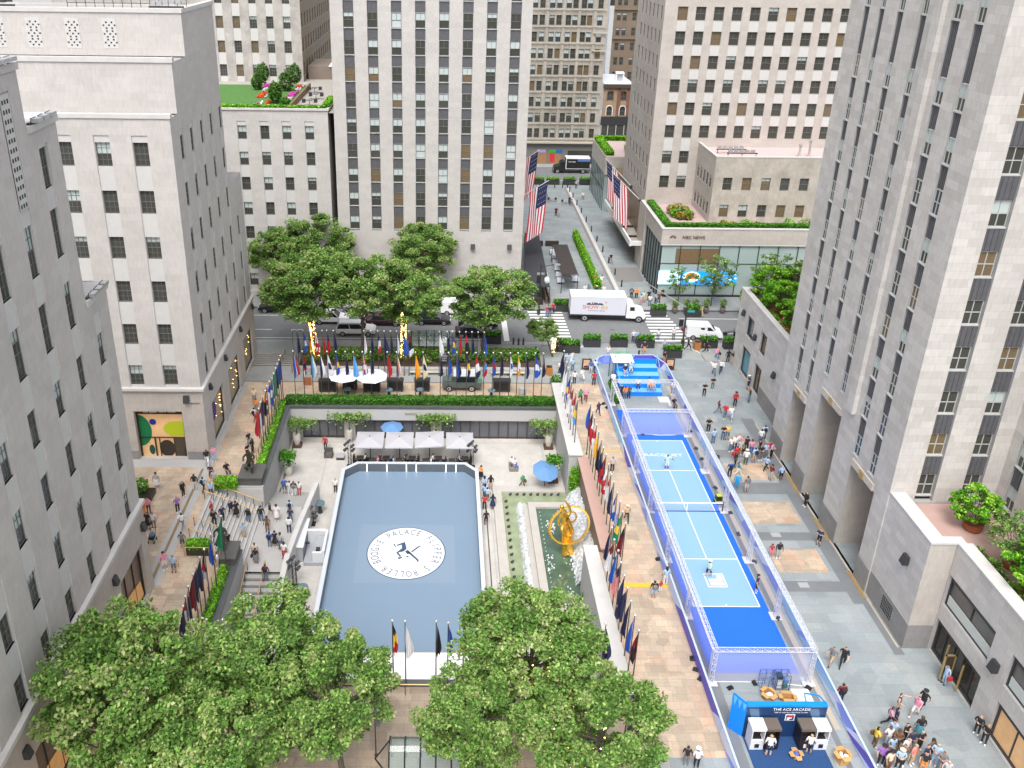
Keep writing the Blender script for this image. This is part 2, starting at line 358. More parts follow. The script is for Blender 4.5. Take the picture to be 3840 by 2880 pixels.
def shopwin(par, ax, out, c, a, b, z0, z1, rec, posts=2, tr=None, inner=None, fmat=None, glass=None):
    mm = MB(); fm = fmat or DKMETAL; t = .13
    def bx(u0, u1, zz0, zz1, d0, d1):
        e0, e1 = sorted((c-out*d0, c-out*d1))
        if ax == 'x': mm.box(e0, e1, u0, u1, zz0, zz1)
        else: mm.box(u0, u1, e0, e1, zz0, zz1)
    mm.use(glass or GLASSW); bx(a, b, z0, z1, rec, rec+.05)
    mm.use(fm); bx(a, b, z1-.45, z1, rec-.12, rec); bx(a, a+t, z0, z1-.45, rec-.12, rec); bx(b-t, b, z0, z1-.45, rec-.12, rec); bx(a+t, b-t, z0, z0+.15, rec-.12, rec)
    for i in range(posts):
        u = a+(b-a)*(i+1)/(posts+1); bx(u-.035, u+.035, z0+.15, z1-.45, rec-.08, rec)
    if tr: bx(a+t, b-t, tr-.04, tr+.04, rec-.07, rec)
    return mm.build('shop_window', None, par)
WARMFLOOR = M((0.5, 0.27, 0.1), 0.5, var=.3, scale=1.5, name='lit_shop_interior', emit=.18)
TAUPE = M((0.14, 0.10, 0.075), 0.25, var=.35, scale=1.2, name='brown_shop_glass')
for a, b, z0, z1 in shops:
    shopwin(bA, 'x', 1, XA+.12, a, b, z0, z1, .42, 2, glass=TAUPE)
    mm = MB(); mm.use(WARMFLOOR); x = XA+.12-.36
    mm.quad((x, a+.5, z0+.2), (x, b-.2, z0+.2), (x, b-.5, z0+1.7), (x, a+1.3, z0+2.3)); mm.build('lit_display_floor', None, bA)
def floodlight(label, loc, rz, group, s=1.0):
    t = thing('floodlight', label, 'floodlight', loc, group, rz)
    b = MB(); b.use(DKMETAL).add([(-.3*s, -.42*s, -.35*s), (.3*s, -.42*s, -.35*s), (.3*s, 0, -.35*s), (-.3*s, 0, -.35*s), (-.3*s, -.2*s, .35*s), (.3*s, -.2*s, .35*s), (.3*s, 0, .35*s), (-.3*s, 0, .35*s)], [(0, 1, 5, 4), (4, 5, 6, 7), (0, 3, 2, 1), (1, 2, 6, 5), (0, 4, 7, 3), (2, 3, 7, 6)])
    b.build('housing', None, t, local=True)
    q = MB(); q.use(M((.3, .32, .34), .2, name='lamp_glass')).quad((-.24*s, -.38*s, -.36*s), (.24*s, -.38*s, -.36*s), (.24*s, -.05*s, -.36*s), (-.24*s, -.05*s, -.36*s)); q.build('lens', None, t, local=True)
    return t
GW = 'wall floodlights of the plaza buildings'
for i, (y, lb) in enumerate(((52.3, 'beside the far corner of the left building'), (46.5, 'above the first tall brown shop window of the left building'), (39.4, 'between the second and third shop windows of the left building'), (33.1, 'lowest on the left building, near the bottom left corner'))):
    floodlight('dark wall floodlight '+lb, (XA+.12, y, 6.2), PI/2, GW, .85)
def lampbar(label, loc, n, dx):
    t = thing('floodlight_rack', label, 'floodlight', loc, 'floodlight racks on the left building')
    for i in range(n):
        mm = MB(); mm.use(STEEL).box(-.05, .32, i*dx-.32, i*dx+.32, .12, .34).use(DKMETAL).box(-.1, -.05, i*dx-.3, i*dx+.3, .1, .36); mm.build('lamp_head', None, t, local=True)
    mm = MB(); mm.use(DKMETAL).box(-.3, -.12, -.4, (n-1)*dx+.4, 0, .12); mm.build('mounting_bar', None, t, local=True)
lampbar('rack of silver floodlights on the lower corner ledge of the left building', (XA+.1, 50.4, 25.6), 3, .9)
lampbar('rack of silver floodlights on the middle corner ledge of the left building', (XA+.1, 46.9, 37.35), 3, .9)
lampbar('rack of silver floodlights at the left edge of the photo on the top ledge', (XA+.1, 43.6, 40.8), 3, .8)
mm = MB(); mm.use(PANEL).box(XA, XA+.02, 43.75, 44.7, 33.3, 39.4)
for zz in range(12):
    for u in range(3): mm.use(BLACK).box(XA+.01, XA+.03, 43.85+u*.28, 44.0+u*.28, 33.4+zz*.5, 33.62+zz*.5)
mm.build('pierced_grille', None, bA)

# ---- far left building with the corner shop -------------------------------------
XB, YB = -22.6, 70.7
bB = building('pale limestone building with the yellow and green corner shop, left of the rink', (-26, 76, 0))
m = MB()
fc = [-25.3, -28.45, -31.65, -34.85, -38.0]; fr = [8.1, 12.3, 16.5, 20.65, 24.8, 28.95]
def baywall(par, m, ax, out, c, cols, wd, rows, h, u0, u1, z0, z1, seed, style='m', vs=('d0', 'd1', 'd0', 'd2', 'd0'), mat=LIME):
    r = random.Random(seed); pn = MB(); top = max(rows)+h+.6
    facade(m, ax, c, u0, u1, z0, z1, [(u-wd/2-.04, u+wd/2+.04, z0+.08, top) for u in cols], .08, out, mat)
    for u in cols:
        facade(pn, ax, c-out*.08, u-wd/2-.04, u+wd/2+.04, z0+.08, top, [(u-wd/2, u+wd/2, z, z+h) for z in rows], .22, out, PANEL, mat)
        for z in rows: window(par, ax, out, c-out*.08, u, z, wd, h, r.choice(vs), style, .22)
    pn.build('spandrel_panel', None, par)
baywall(bB, m, 'y', -1, YB, fc, 1.25, fr, 2.02, -48, XB, 7.75, 33.0, 3)
sc_ = [73.5, 76.6, 79.95, 83.4, 87.0, 90.6]; srw = [8.0, 12.2, 16.4, 20.6, 24.8, 29.0]
pn = MB(); r = random.Random(9)
for u in sc_:
    rr = [z for z in srw if u < 90 or z < 20]
    pn2 = [(u-.5, u+.5, z, z+2.05) for z in rr]
    top = rr[-1]+2.6
    facade(pn, 'x', XB-.08, u-.54, u+.54, 7.83, top, pn2, .12, 1, PANEL, LIME)
    for z in rr: window(bB, 'x', 1, XB-.08, u, z, 1.0, 2.05, r.choice(('d0', 'd1', 'd0')), 'm', .1)
pn.build('spandrel_panel', None, bB)
facade(m, 'x', XB, YB, 72.9, 7.75, 33.0, [], .1, 1, LIME)
facade(m, 'x', XB, 72.9, 87.6, 7.75, 37.2, [(u-.54, u+.54, 7.83, 31.6) for u in sc_[:-1]], .08, 1, LIME)
facade(m, 'x', XB, 87.6, 93.2, 7.75, 22.7, [(u-.54, u+.54, 7.83, 19.0) for u in sc_[-1:]], .08, 1, LIME)
m.use(LIME).quad((-48, 72.9, 33), (XB, 72.9, 33), (XB, 72.9, 37.2), (-48, 72.9, 37.2)); m.quad((-48, 77, 37.2), (XB, 77, 37.2), (XB, 77, 40.8), (-48, 77, 40.8)); m.quad((XB, 77, 37.2), (XB, 87.6, 37.2), (XB, 87.6, 40.8), (XB, 77, 40.8))
m.quad((XB, 87.6, 22.7), (-48, 87.6, 22.7), (-48, 87.6, 40.8), (XB, 87.6, 40.8)); m.quad((XB, 93.2, 0), (-48, 93.2, 0), (-48, 93.2, 22.7), (XB, 93.2, 22.7))
m.use(ROOFG).rect(-48, XB, YB, 72.9, 32.9).rect(-48, XB, 72.9, 77, 37.1).rect(-48, XB, 77, 87.6, 40.6).rect(-48, XB, 87.6, 93.2, 22.6)
m.use(CAPST).box(-48, XB+.1, YB-.1, YB+.4, 33, 33.35).box(-48, XB+.1, 72.8, 73.3, 37.2, 37.6).box(-48, XB+.1, 76.9, 77.5, 40.8, 41.15).box(XB-.5, XB+.1, 77.5, 87.7, 40.8, 41.15)
bshop = (-29.2, -24.6, .05, 5.3); sshops = [(73.2, 77.7, .1, 4.7), (80.0, 84.8, .1, 4.7), (87.2, 91.6, .3, 4.7)]
facade(m, 'y', YB-.12, -48, XB+.12, 0, 7.75, [bshop], .6, -1, LIME2)
facade(m, 'x', XB+.12, YB-.12, 93.3, 0, 7.75, sshops, .4, 1, LIME)
m.use(PLINTH).box(-29.9, -29.25, YB-.2, YB-.12, 0, .9).box(-24.5, XB+.15, YB-.2, YB-.12, 0, .9)
m.build('wall', None, bB)
k = MB(); k.use(CAPST).box(-48, XB+.35, YB-.35, YB, 7.6, 7.85).box(XB, XB+.35, YB, 93.4, 7.6, 7.85); k.build('cornice', None, bB)
for px in (235, 483, 722, 0, -240):
    q = atY(px/1.728, 300/1.728, 77); gr = MB(); gr.use(PANEL).box(q.x-.6, q.x+.65, 76.98, 77.01, 37.8, 40.3).use(BLACK)
    for zz in range(9):
        for u in range(5):
            if (zz % 3 == 1) != (u % 2 == 1): gr.box(q.x-.5+u*.24, q.x-.36+u*.24, 76.96, 77.0, 38.0+zz*.24, 38.12+zz*.24)
    gr.build('pierced_grille', None, bB)
# corner shop front: green, blue and lime discs on lit glass
sf = MB(); yg = YB-.12+.55; a, b, z0, z1 = bshop
SHOPIN = M((0.50, 0.30, 0.15), 0.4, var=.45, scale=1.3, name='shop_interior', emit=.25)
sf.use(SHOPIN).box(a, b, yg, yg+.05, z0, z1)
def disc(mb, cx, cz, rx, rz_, y, mat, x0=-99, x1=99, z0=-99, z1=99, n=28):
    mb.use(mat); pts = []
    for i in range(n):
        t = 2*PI*i/n; pts.append((min(max(cx+rx*math.cos(t), x0), x1), y, min(max(cz+rz_*math.sin(t), z0), z1)))
    mb.poly(pts)
disc(sf, -29.15, 2.9, 1.25, 1.75, yg-.03, P(0, 120, 70), a, b, z0, z1-.5)
disc(sf, -27.7, 3.85, .33, .33, yg-.035, P(20, 40, 150))
disc(sf, -25.4, 3.1, 1.35, .85, yg-.03, P(190, 205, 30), a, b, 2.3, z1)
disc(sf, -28.1, .75, .28, .55, yg-.03, P(20, 80, 60))
disc(sf, -26.6, .9, .75, .95, yg-.028, M((.03, .02, .012), .4))
sf.use(BRONZE); yy = yg-.1
for u0, u1, v0, v1 in ((a, b, 4.75, z1), (a, a+.18, z0, 4.75), (b-.18, b, z0, 4.75), (a, b, 2.1, 2.2), (-27.75, -27.6, z0, 2.1), (-27.3, -27.2, z0, 2.1), (-25.9, -25.8, z0, 2.1), (-25.0, b-.18, z0, .9)): sf.box(u0, u1, yy, yg-.04, v0, v1)
sf.use(M((.06, .045, .03), .3)).box(-25.8, -24.8, yy+.02, yg-.036, z0, 2.05)
sfo = sf.build('shop_front', None, bB)
text('shop_sign', 'kate spade   NEW YORK', .30, (-26.9, yy-.01, 5.02), (PI/2, 0, 0), WHITE, bB)
text('carved_street_name', 'PROMENADE', .26, (-23.6, YB-.13, 6.2), (PI/2, 0, 0), DKMETAL, bB)
for a, b, z0, z1 in sshops: shopwin(bB, 'x', 1, XB+.12, a, b, z0, z1, .34, 0, glass=M((0.32, 0.28, 0.19), .25, var=.3, scale=.9, name='lit_window_display'))
dd = MB(); dd.use(P(85, 60, 140)); dd.poly([(XB-.2, 74.6+.9*math.cos(t), 3.0+1.0*math.sin(t)) for t in [2*PI*i/24 for i in range(24)]]); dd.build('purple_disc', None, bB)
dl = MB()
for k_ in range(26): r_ = random.Random(k_); dl.use(LAMP).ball((XB-.19, r_.choice((75.5, 77.2, 82.5, 84.3, 89.5, 91))+r_.uniform(-.3, .3), r_.uniform(1.0, 4.1)), .035, 5, 3)
dl.build('display_lights', None, bB)
floodlight('dark wall floodlight over the corner shop window, facing the camera', (-24.0, YB-.12, 6.75), 0, GW, .9)
for y, lb in ((73.0, 'nearest the corner on the side wall of the corner shop building'), (79.2, 'midway along the side wall of the corner shop building'), (86.2, 'third along the side wall of the corner shop building'), (92.5, 'at the street end of the side wall of the corner shop building')):
    floodlight('small dark floodlight '+lb, (XB+.12, y, 6.7), PI/2, GW, .8)
# roof things on its top
rl = thing('roof_railing', 'thin dark metal railing along the top roof of the far left building', 'railing', (-28, 78, 40.8))
for i in range(14): q = MB(); q.use(DKMETAL).tube((-33+i*.8, 79, 40.8), (-33+i*.8, 79, 42.0), .03); q.build('post', None, rl)
q = MB(); q.use(DKMETAL).tube((-33, 79, 42), (-22.6, 79, 42), .03).tube((-33, 79, 41.4), (-22.6, 79, 41.4), .03); q.build('rail', None, rl)
for x, lb in ((-24.0, 'blue grey floodlights at the far roof corner of the left building'), (-38.5, 'dark floodlight rack at the top left corner of the photo')):
    t = thing('floodlight_rack', lb, 'floodlight', (x, 77.6, 41.15), 'floodlight racks on the left building')
    for i in range(5): mm = MB(); mm.use(STEEL if x > -30 else DKMETAL).box(i*.55-1.3, i*.55-.9, 0, .3, .15+i*.05, .5+i*.05); mm.build('lamp_head', None, t, local=True)
    mm = MB(); mm.use(DKMETAL).box(-1.5, 1.5, .05, .2, 0, .15); mm.build('mounting_bar', None, t, local=True)

# ---- garden roof building ----------------------------------------------------
bC = building('five storey limestone block with a flower garden on its roof, behind the far trees', (-22, 116, 0))
m = MB(); vsC = ('d2', 'd2', 'd0', 'd2', 'd0', 'd1')
rowsC = [1.3, 4.75, 8.25, 11.7, 15.2, 18.65, 22.15]
baywall(bC, m, 'y', -1, 112.5, [-17.7, -20.7, -23.6, -26.6, -29.6, -32.6], 1.15, rowsC, 1.8, -38, -15.2, .5, 26.0, 12, 'd', vsC)
m.use(LIME).quad((-15.2, 112.5, 0), (-15.2, 140, 0), (-15.2, 140, 26), (-15.2, 112.5, 26)).box(-38, -15.2, 112.4, 112.7, 0, .5)
m.build('wall', None, bC)
m = MB(); m.use(M((.33, .31, .28), .8, var=.15, scale=.5)).rect(-38, -14.4, 112.5, 141, 25.7); m.build('roof', None, bC)
m = MB(); m.use(CAPST).box(-38, -15.1, 112.35, 112.75, 26.0, 26.25).box(-15.35, -15.05, 112.75, 140, 26, 26.25); m.build('parapet', None, bC)
# ---- office block behind the garden ---------------------------------------------
bG = building('tall streaked limestone office block behind the roof garden, top left', (-28, 155, 0))
m = MB(); GR = blocks('streaked_limestone', (0.42, 0.395, 0.37), (0.38, 0.355, 0.33), (0.33, 0.31, 0.29), 1.5, 1.0, .006, stain=.3, stain_scale=.5)
baywall(bG, m, 'y', -1, 138, [-24.35, -26.95, -29.5, -32.1, -34.7], 1.12, [26.5, 30.1, 33.75, 37.4], 1.8, -60, -22.2, 25.5, 42, 15, 'm', ('d0', 'd1', 'w0', 'd0', 'd2'), GR)
wins(bG, m, 'x', 1, -22.2, [139.5+2.9*i for i in range(12)], 1.1, [26.6, 30.2, 33.9, 37.6], 2.1, 's', M((.3, .25, .19), .8, var=.1), 138, 176, 22, 42, .1, ('d0',), 3)  # shaded side face: the shade is put into a darker wall colour
m.use(GR).box(-60, -22.22, 138.02, 176, 20, 25.5)
m.build('wall', None, bG)
bG2 = building('small brown walled annex with a white awning at the end of the roof garden', (-20, 155, 0), name='annex')
m = MB(); m.use(M((.2, .16, .13), .7, var=.2, scale=.6)).box(-21.9, -14.5, 141, 150, 20, 27.8); m.build('wall', None, bG2)
m = MB(); m.use(WHITE).add([(-18.5, 140.8, 27.9), (-16.0, 150, 30.6), (-15.3, 150, 30.6), (-17.8, 140.8, 27.9), (-18.5, 140.8, 27.7), (-16.0, 150, 30.4), (-15.3, 150, 30.4), (-17.8, 140.8, 27.7)], [(0, 1, 2, 3), (4, 7, 6, 5), (0, 3, 7, 4), (0, 4, 5, 1), (3, 2, 6, 7), (1, 5, 6, 2)]); m.build('awning', None, bG2)
bG3 = building('brown brick building glimpsed between the streaked block and the central tower', (-19, 196, 0), name='brick_building')
m = MB(); wins(bG3, m, 'y', -1, 195, [-20.9, -18.9, -16.9], 1.1, [26+3.3*i for i in range(4)], 1.8, 'd', M((.16, .11, .08), .8, var=.2), -23.9, -12, 10, 41); m.build('wall', None, bG3)

# ---- central tower --------------------------------------------------------------
bD = building('tall limestone tower with eight vertical strips of windows, in the middle behind the far trees', (-1.7, 116, 0), name='office_tower')
m = MB(); X0, X1, YD = -14.4, 11.05, 112.5
colsD = [-12.1+3.014*i for i in range(8)]; rowsD = [9.83+3.33*i for i in range(10)]
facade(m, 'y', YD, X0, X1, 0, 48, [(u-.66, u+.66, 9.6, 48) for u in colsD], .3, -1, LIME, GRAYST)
m.use(LIME).quad((X1, YD, 0), (X1, 150, 0), (X1, 150, 48), (X1, YD, 48)); m.quad((X0, YD, 0), (X0, 150, 0), (X0, 150, 48), (X0, YD, 48)); m.rect(X0, X1, YD, 150, 48)
m.build('wall', None, bD)
r = random.Random(21); vsD = ['d2', 'd0', 'd2', 'w0', 'd1', 'd3', 'd2', 'd0', 'd1', 'w2', 'd0']
def spandrel(par, ax, out, c, u, z0, z1, wd, mat=None, dd=.15):
    mm = MB(); mm.use(mat or SPANM)
    def bx(a, b, d0, d1, zz0, zz1):
        e0, e1 = sorted((c-out*d0, c-out*d1)); mm.box(e0, e1, a, b, zz0, zz1) if ax == 'x' else mm.box(a, b, e0, e1, zz0, zz1)
    d = dd; bx(u-wd/2, u+wd/2, d+.05, d+.12, z0, z1)
    for i in range(1, 4): q = u-wd/2+wd*i/4; bx(q-.035, q+.035, d, d+.05, z0, z1)
    return mm.build('spandrel', None, par)
for u in colsD:
    for i, z in enumerate(rowsD):
        window(bD, 'y', -1, YD, u, z, 1.26, 1.84, r.choice(vsD), 'd', .22)
        if i < 9: spandrel(bD, 'y', -1, YD, u, z+1.88, z+3.26, 1.3)
for x, lb in ((4.2, 'left of the two on the blank base of the central tower'), (9.3, 'right of the two on the blank base of the central tower')):
    floodlight('dark box floodlight, '+lb, (x, YD, 7.4), 0, GW, 1.0)

# ---- 49th street far side: old building, brick house, others -----------------------
bE = building('old beige building with paired sash windows, far down the side street', (26, 194, 0))
m = MB(); YE = 190
colsE = [19.2, 20.75, 22.8, 24.3, 26.3, 27.7, 29.5, 30.8, 33.0]; rowsE = [6.1+3.44*i for i in range(9)]
wins(bE, m, 'y', -1, YE, colsE, 1.12, rowsE, 2.05, 'd', OLDST, 14, 34.6, 5.2, 40, .22, ('d0', 'd2', 'd0', 'b2', 'd1', 'd0', 'w0'), 31)
m.use(OLDST)
for x in (21.8, 25.3, 28.6, 31.9): m.box(x-.28, x+.28, YE-.22, YE, 5.2, 40)
for x in (20.0, 23.55, 27.0, 30.15): m.box(x-.09, x+.09, YE-.14, YE, 5.2, 40)
m.quad((34.6, YE, 0), (34.6, 215, 0), (34.6, 215, 40), (34.6, YE, 40))
m.build('wall', None, bE)
k = MB(); k.use(M((.42, .39, .33), .7, var=.15, scale=2))
for z in rowsE: k.box(14, 34.3, YE-.34, YE-.24, z-.32, z-.14)
for z in (24.9, 28.6): k.box(31.7, 34.9, YE-.55, YE-.35, z, z+.25)
k.box(14, 34.9, YE-.8, YE-.01, 4.9, 5.25); k.build('stone_ledges', None, bE)
m = MB(); m.use(M((.17, .165, .155), .6)).box(14, 34.5, YE, YE+.1, 0, 4.9); m.use(M((.30, .17, .08), .7, var=.2)).box(20.3, 23.3, YE-.1, YE-.02, 0, 3.0).box(23.8, 26.6, YE-.1, YE-.02, 0, 2.6)
m.use(P(70, 170, 60)).box(23.8, 25.3, YE-.16, YE-.1, 2.7, 3.4); m.use(P(20, 110, 190)).box(25.3, 26.8, YE-.16, YE-.1, 2.7, 3.4); m.use(P(170, 160, 210)).box(21.0, 23.0, YE-.16, YE-.1, 2.7, 3.4); m.use(P(215, 50, 60)).box(24.0, 25.1, YE-.16, YE-.11, .6, 2.5)
m.use(GLASSD).box(28, 33.5, YE-.05, YE-.01, .3, 3.2); m.build('shop_fronts', None, bE)
bE2 = building('narrow red brick house with arched windows beside the old beige building', (38, 194, 0), name='brick_house')
m = MB(); BR = M((.19, .085, .055), .85, var=.3, scale=1.2, name='red_brick'); BT = M((.30, .215, .14), .85, var=.2, scale=1)
facade(m, 'y', YE+.2, 35, 41.3, 10.9, 18, [(u-.62, u+.62, z, z+1.9) for u in (36.6, 39.5) for z in (11.1, 14.4)], .2, -1, BT)
m.use(BR).box(38.1, 38.9, YE+.1, YE+.19, 11, 17.2).box(40.3, 41.3, YE+.1, YE+.19, 11, 17.2)
m.use(M((.06, .04, .03), .7)).box(34.9, 41.4, YE-.3, YE+.2, 17.2, 18.0); m.use(P(225, 228, 235)).box(34.9, 41.4, YE-.3, 204, 18, 18.15)
m.use(DKMETAL).box(34.9, 41.3, YE, YE+.2, 9.0, 10.9); m.use(GLASSD).box(35, 41.3, YE+.1, YE+.2, 5, 9.0); m.use(FRAMEL)
for x in (35.1, 36.6, 38.4, 40.2): m.box(x-.08, x+.08, YE, YE+.1, 5.2, 9)
m.use(BT).quad((35, YE+.2, 0), (41.3, YE+.2, 0), (41.3, YE+.2, 5), (35, YE+.2, 5))
m.build('wall', None, bE2)
for u in (36.6, 39.5):
    for z in (11.1, 14.4):
        window(bE2, 'y', -1, YE+.2, u, z, 1.24, 1.9, 'd0', 'd', .2)
        k = MB(); k.use(WHITE if z < 12 else BR)
        for i in range(9): a = PI*i/8; b_ = PI*(i+1)/8; i < 8 and k.tube((u+.7*math.cos(a), YE+.12, z+1.5+.7*math.sin(a)), (u+.7*math.cos(b_), YE+.12, z+1.5+.7*math.sin(b_)), .09, n=4)
        k.tube((u-.7, YE+.12, z), (u-.7, YE+.12, z+1.5), .09, n=4).tube((u+.7, YE+.12, z), (u+.7, YE+.12, z+1.5), .09, n=4); k.build('arch_surround', None, bE2)
ru = thing('rooftop_unit', 'white rooftop plant frame on the red brick house', 'rooftop unit', (39, 194, 18.15)); k = MB(); k.use(WHITE).box(-.9, .9, -.8, .8, 1.6, 1.9)
for a in (-.8, .8):
    for b_ in (-.7, .7): k.box(a-.08, a+.08, b_-.08, b_+.08, 0, 1.6)
k.build('frame', None, ru, local=True); k = MB(); k.use(STEEL).box(-.6, .6, -.5, .5, 0, 1.3); k.build('unit', None, ru, local=True)
bE3 = building('dark glass and steel office slab seen as a thin strip above the red brick house', (37, 232, 0))
m = MB(); wins(bE3, m, 'y', -1, 230, [36.8, 38.3, 39.8], 1.15, [14+3.4*i for i in range(9)], 2.4, 'd', M((.30, .31, .32), .5), 35.5, 42, 5, 46, .15, ('b0', 'd0', 'b1'), 8); m.use(M((.42, .45, .5), .4)).box(41.2, 42.2, 229.6, 230, 5, 46); m.build('wall', None, bE3)
bE4 = building('brown brick building with ledges and small windows beside the tall office block', (46, 226, 0), name='brick_building')
m = MB(); BB = M((.17, .125, .09), .85, var=.2, scale=.6); wins(bE4, m, 'y', -1, 224, [43.6, 45.1, 47.5, 49], 1.0, [14+3.6*i for i in range(9)], 1.9, 'd', BB, 42.3, 52, 5, 46, .2, ('d0', 'd1', 'd0'), 18)
m.use(BB).box(42.3, 52, 223.6, 224, 31, 31.4).box(42.3, 52, 223.6, 224, 24, 24.3); m.build('wall', None, bE4)
# ---- tall office block right of centre ----------------------------------------------
bF = building('tall warm grey office block with a grid of small dark windows, right of centre', (45, 130, 0))
m = MB(); YF, XF = 126.5, 31.0
rowsF = [36.65, 33.3, 29.95, 26.6, 23.3, 19.95, 16.1, 12.3]; colsF = [33.6+2.57*i for i in range(11)]
skip = [(u, z) for u in colsF for z in (16.1, 12.3) if u > 37.5]
wins(bF, m, 'y', -1, YF, colsF, 1.42, rowsF, 1.85, 'd', LIME2, XF, 64, 9.5, 46, .24, ('d0', 'd0', 'd0', 'w0', 'd0', 'd1'), 41, skip)
for u in colsF:
    for a, b_ in zip(rowsF[1:], rowsF):
        if (u, a) in skip: continue
        pil = MB(); pil.use(PANEL).box(u-.66, u+.66, YF-.02, YF, a+1.87, b_-.12); pil.build('spandrel_panel', None, bF)
sw = MB(); side = [(u, z) for u in [128.2+2.5*i for i in range(6)] for z in (36.6, 33.2, 29.8, 26.4, 22.6, 18.9, 15.1, 11.4)]
facade(m, 'x', XF, YF, 144, 9.5, 46, [(u-.5, u+.5, z, z+1.9) for u, z in side], .08, -1, LIME2)
for u, z in side: sw = MB(); sw.use(GLASSD).quad((XF+.08, u-.5, z), (XF+.08, u+.5, z), (XF+.08, u+.5, z+1.9), (XF+.08, u-.5, z+1.9)); sw.use(FRAME).box(XF+.04, XF+.08, u-.5, u+.5, z+.92, z+.98); sw.build('side_window', None, bF); m.use(LIME2).quad((XF, 144, 0), (64, 144, 0), (64, 144, 46), (XF, 144, 46))
m.build('wall', None, bF)
# low wing with the pink roof
bW = building('low two storey stone wing with a flat pink roof by the grey block', (45, 120, 10), name='building_wing')
m = MB(); YW, XW = 117.4, 38.2
wins(bW, m, 'y', -1, YW, [40.2+2.72*i for i in range(7)], 1.3, [10.55, 14.5], 1.8, 'd', blocks('weathered_stone', (0.44, 0.40, 0.345), (0.40, 0.36, 0.31), (0.33, 0.30, 0.26), 1.4, 5, .006, stain=.3, stain_scale=.4), XW, 62, 9.6, 19.2, .22, ('w1', 'd2', 'd0', 'w0', 'd0'), 43)
wins(bW, m, 'x', -1, XW, [118.9+1.55*i for i in range(5)], .8, [10.55, 14.5], 1.8, 'd', LIME2, YW, YF, 9.6, 19.2, .07, ('d1', 'd0'), 44)
m.build('wall', None, bW); m = MB(); m.use(ROOFP).rect(XW+.3, 62, YW+.3, YF, 18.6); m.build('roof', None, bW)
m = MB(); m.use(CAPST).box(XW-.05, 62, YW-.05, YW+.35, 19.2, 19.35).box(XW-.05, XW+.35, YW+.35, YF, 19.2, 19.35); m.use(LIME2).box(XW+.02, 62, YW+.02, YW+.3, 18.5, 19.2).box(XW+.02, XW+.3, YW+.3, YF, 18.5, 19.2); m.build('parapet', None, bW)
for i, (dx, dy) in enumerate(((39.8, 122.3), (40.6, 119.9))):
    t = thing('floodlight_rack', ('back', 'front')[i]+' rack of dark floodlights standing on the pink roof', 'floodlight', (dx, dy, 18.6), 'floodlight racks on the pink roof')
    for j in range(5): q = MB(); q.use(STEEL).box(j*.8, j*.8+.55, -.1, .25, .7, 1.1); q.build('lamp_head', None, t, local=True)
    q = MB(); q.use(DKMETAL).box(-.2, 4.2, 0, .12, .55, .7); q.build('mounting_bar', None, t, local=True)
    for a in (0, 2, 4): q = MB(); q.use(DKMETAL).tube((a, .06, 0), (a, .06, .55), .05); q.build('leg', None, t, local=True)
for x, hgt, lb in ((52.6, 2.1, 'taller steel flue pipe on the pink roof'), (51.2, 1.5, 'shorter rusty flue pipe with a hood on the pink roof')):
    t = thing('flue_pipe', lb, 'pipe', (x, 121, 18.6), 'flue pipes on the pink roof'); q = MB(); q.use(STEEL if hgt > 2 else GRAYST).tube((0, 0, 0), (0, 0, hgt), .17, n=10).box(-.3, .3, -.3, .3, 0, .1); q.build('pipe', None, t, local=True); q = MB(); q.use(STEEL).tube((0, 0, hgt), (0, 0, hgt+.25), .25, n=10); q.build('cowl', None, t, local=True)
# studio podium
bN = building('low studio building with tall glass walls and brown letters on its stone band', (40, 114, 0), name='studio_building')
m = MB(); XN, YN = 30.45, 112.5
m.use(LIME2).box(XN, 62, YN, YN+.5, 7.95, 10.2).box(XN, XN+.5, YN+.5, YF, 7.95, 10.2)
m.use(LIME2).box(XN-.05, XN+.5, 122.8, YF+.5, 0, 9.9)
m.use(ROOFG).box(XN+.5, 62, YN+.5, YF, 7.95, 8.1); m.build('wall', None, bN)
m = MB(); m.use(M((.44, .32, .31), .8, var=.08, scale=.8, name='pink_terrace')).rect(XN+.5, 62, YN+.5, YF, 9.6); m.build('terrace_floor', None, bN)
m = MB(); m.use(CAPST).box(XN-.06, 62, YN-.06, YN+.5, 10.2, 10.32).box(XN-.06, XN+.5, YN+.5, YF, 10.2, 10.32).box(XN-.03, 62, YN-.03, YN, 7.85, 8.0); m.build('coping', None, bN)
GLS = M((.34, .42, .41), .15, var=.2, scale=.3, name='pale_studio_glass'); GLS2 = M((.28, .36, .36), .12, var=.4, scale=.5, name='side_studio_glass')
for i in range(9):
    a, b_ = XN+.15+i*2.75, XN+.15+(i+1)*2.75
    q = MB(); q.use(GLS).box(a+.04, b_-.04, YN+.25, YN+.3, .35, 7.85)
    if 0 < i < 3: q.use(M((.17, .11, .06), .5, var=.3)).box(a-.6 if i == 1 else a+.04, b_-.04, YN+.2, YN+.24, 5.1, 7.3)
    q.use(DKMETAL).box(a-.04, a+.04, YN+.1, YN+.3, 0, 7.9).box(a+.04, b_-.04, YN+.18, YN+.25, 5.05, 5.12).box(a+.04, b_-.04, YN+.1, YN+.3, 0, .35); q.build('glass_panel', None, bN)
for i in range(7):
    a, b_ = YN+.3+i*1.46, YN+.3+(i+1)*1.46
    q = MB(); q.use(GLS2).box(XN+.25, XN+.3, a+.04, b_-.04, .2, 7.9); q.use(DKMETAL).box(XN+.05, XN+.3, a-.05, a+.05, 0, 7.9).box(XN+.18, XN+.25, a+.05, b_-.05, 4.2, 4.28); q.build('glass_panel', None, bN)
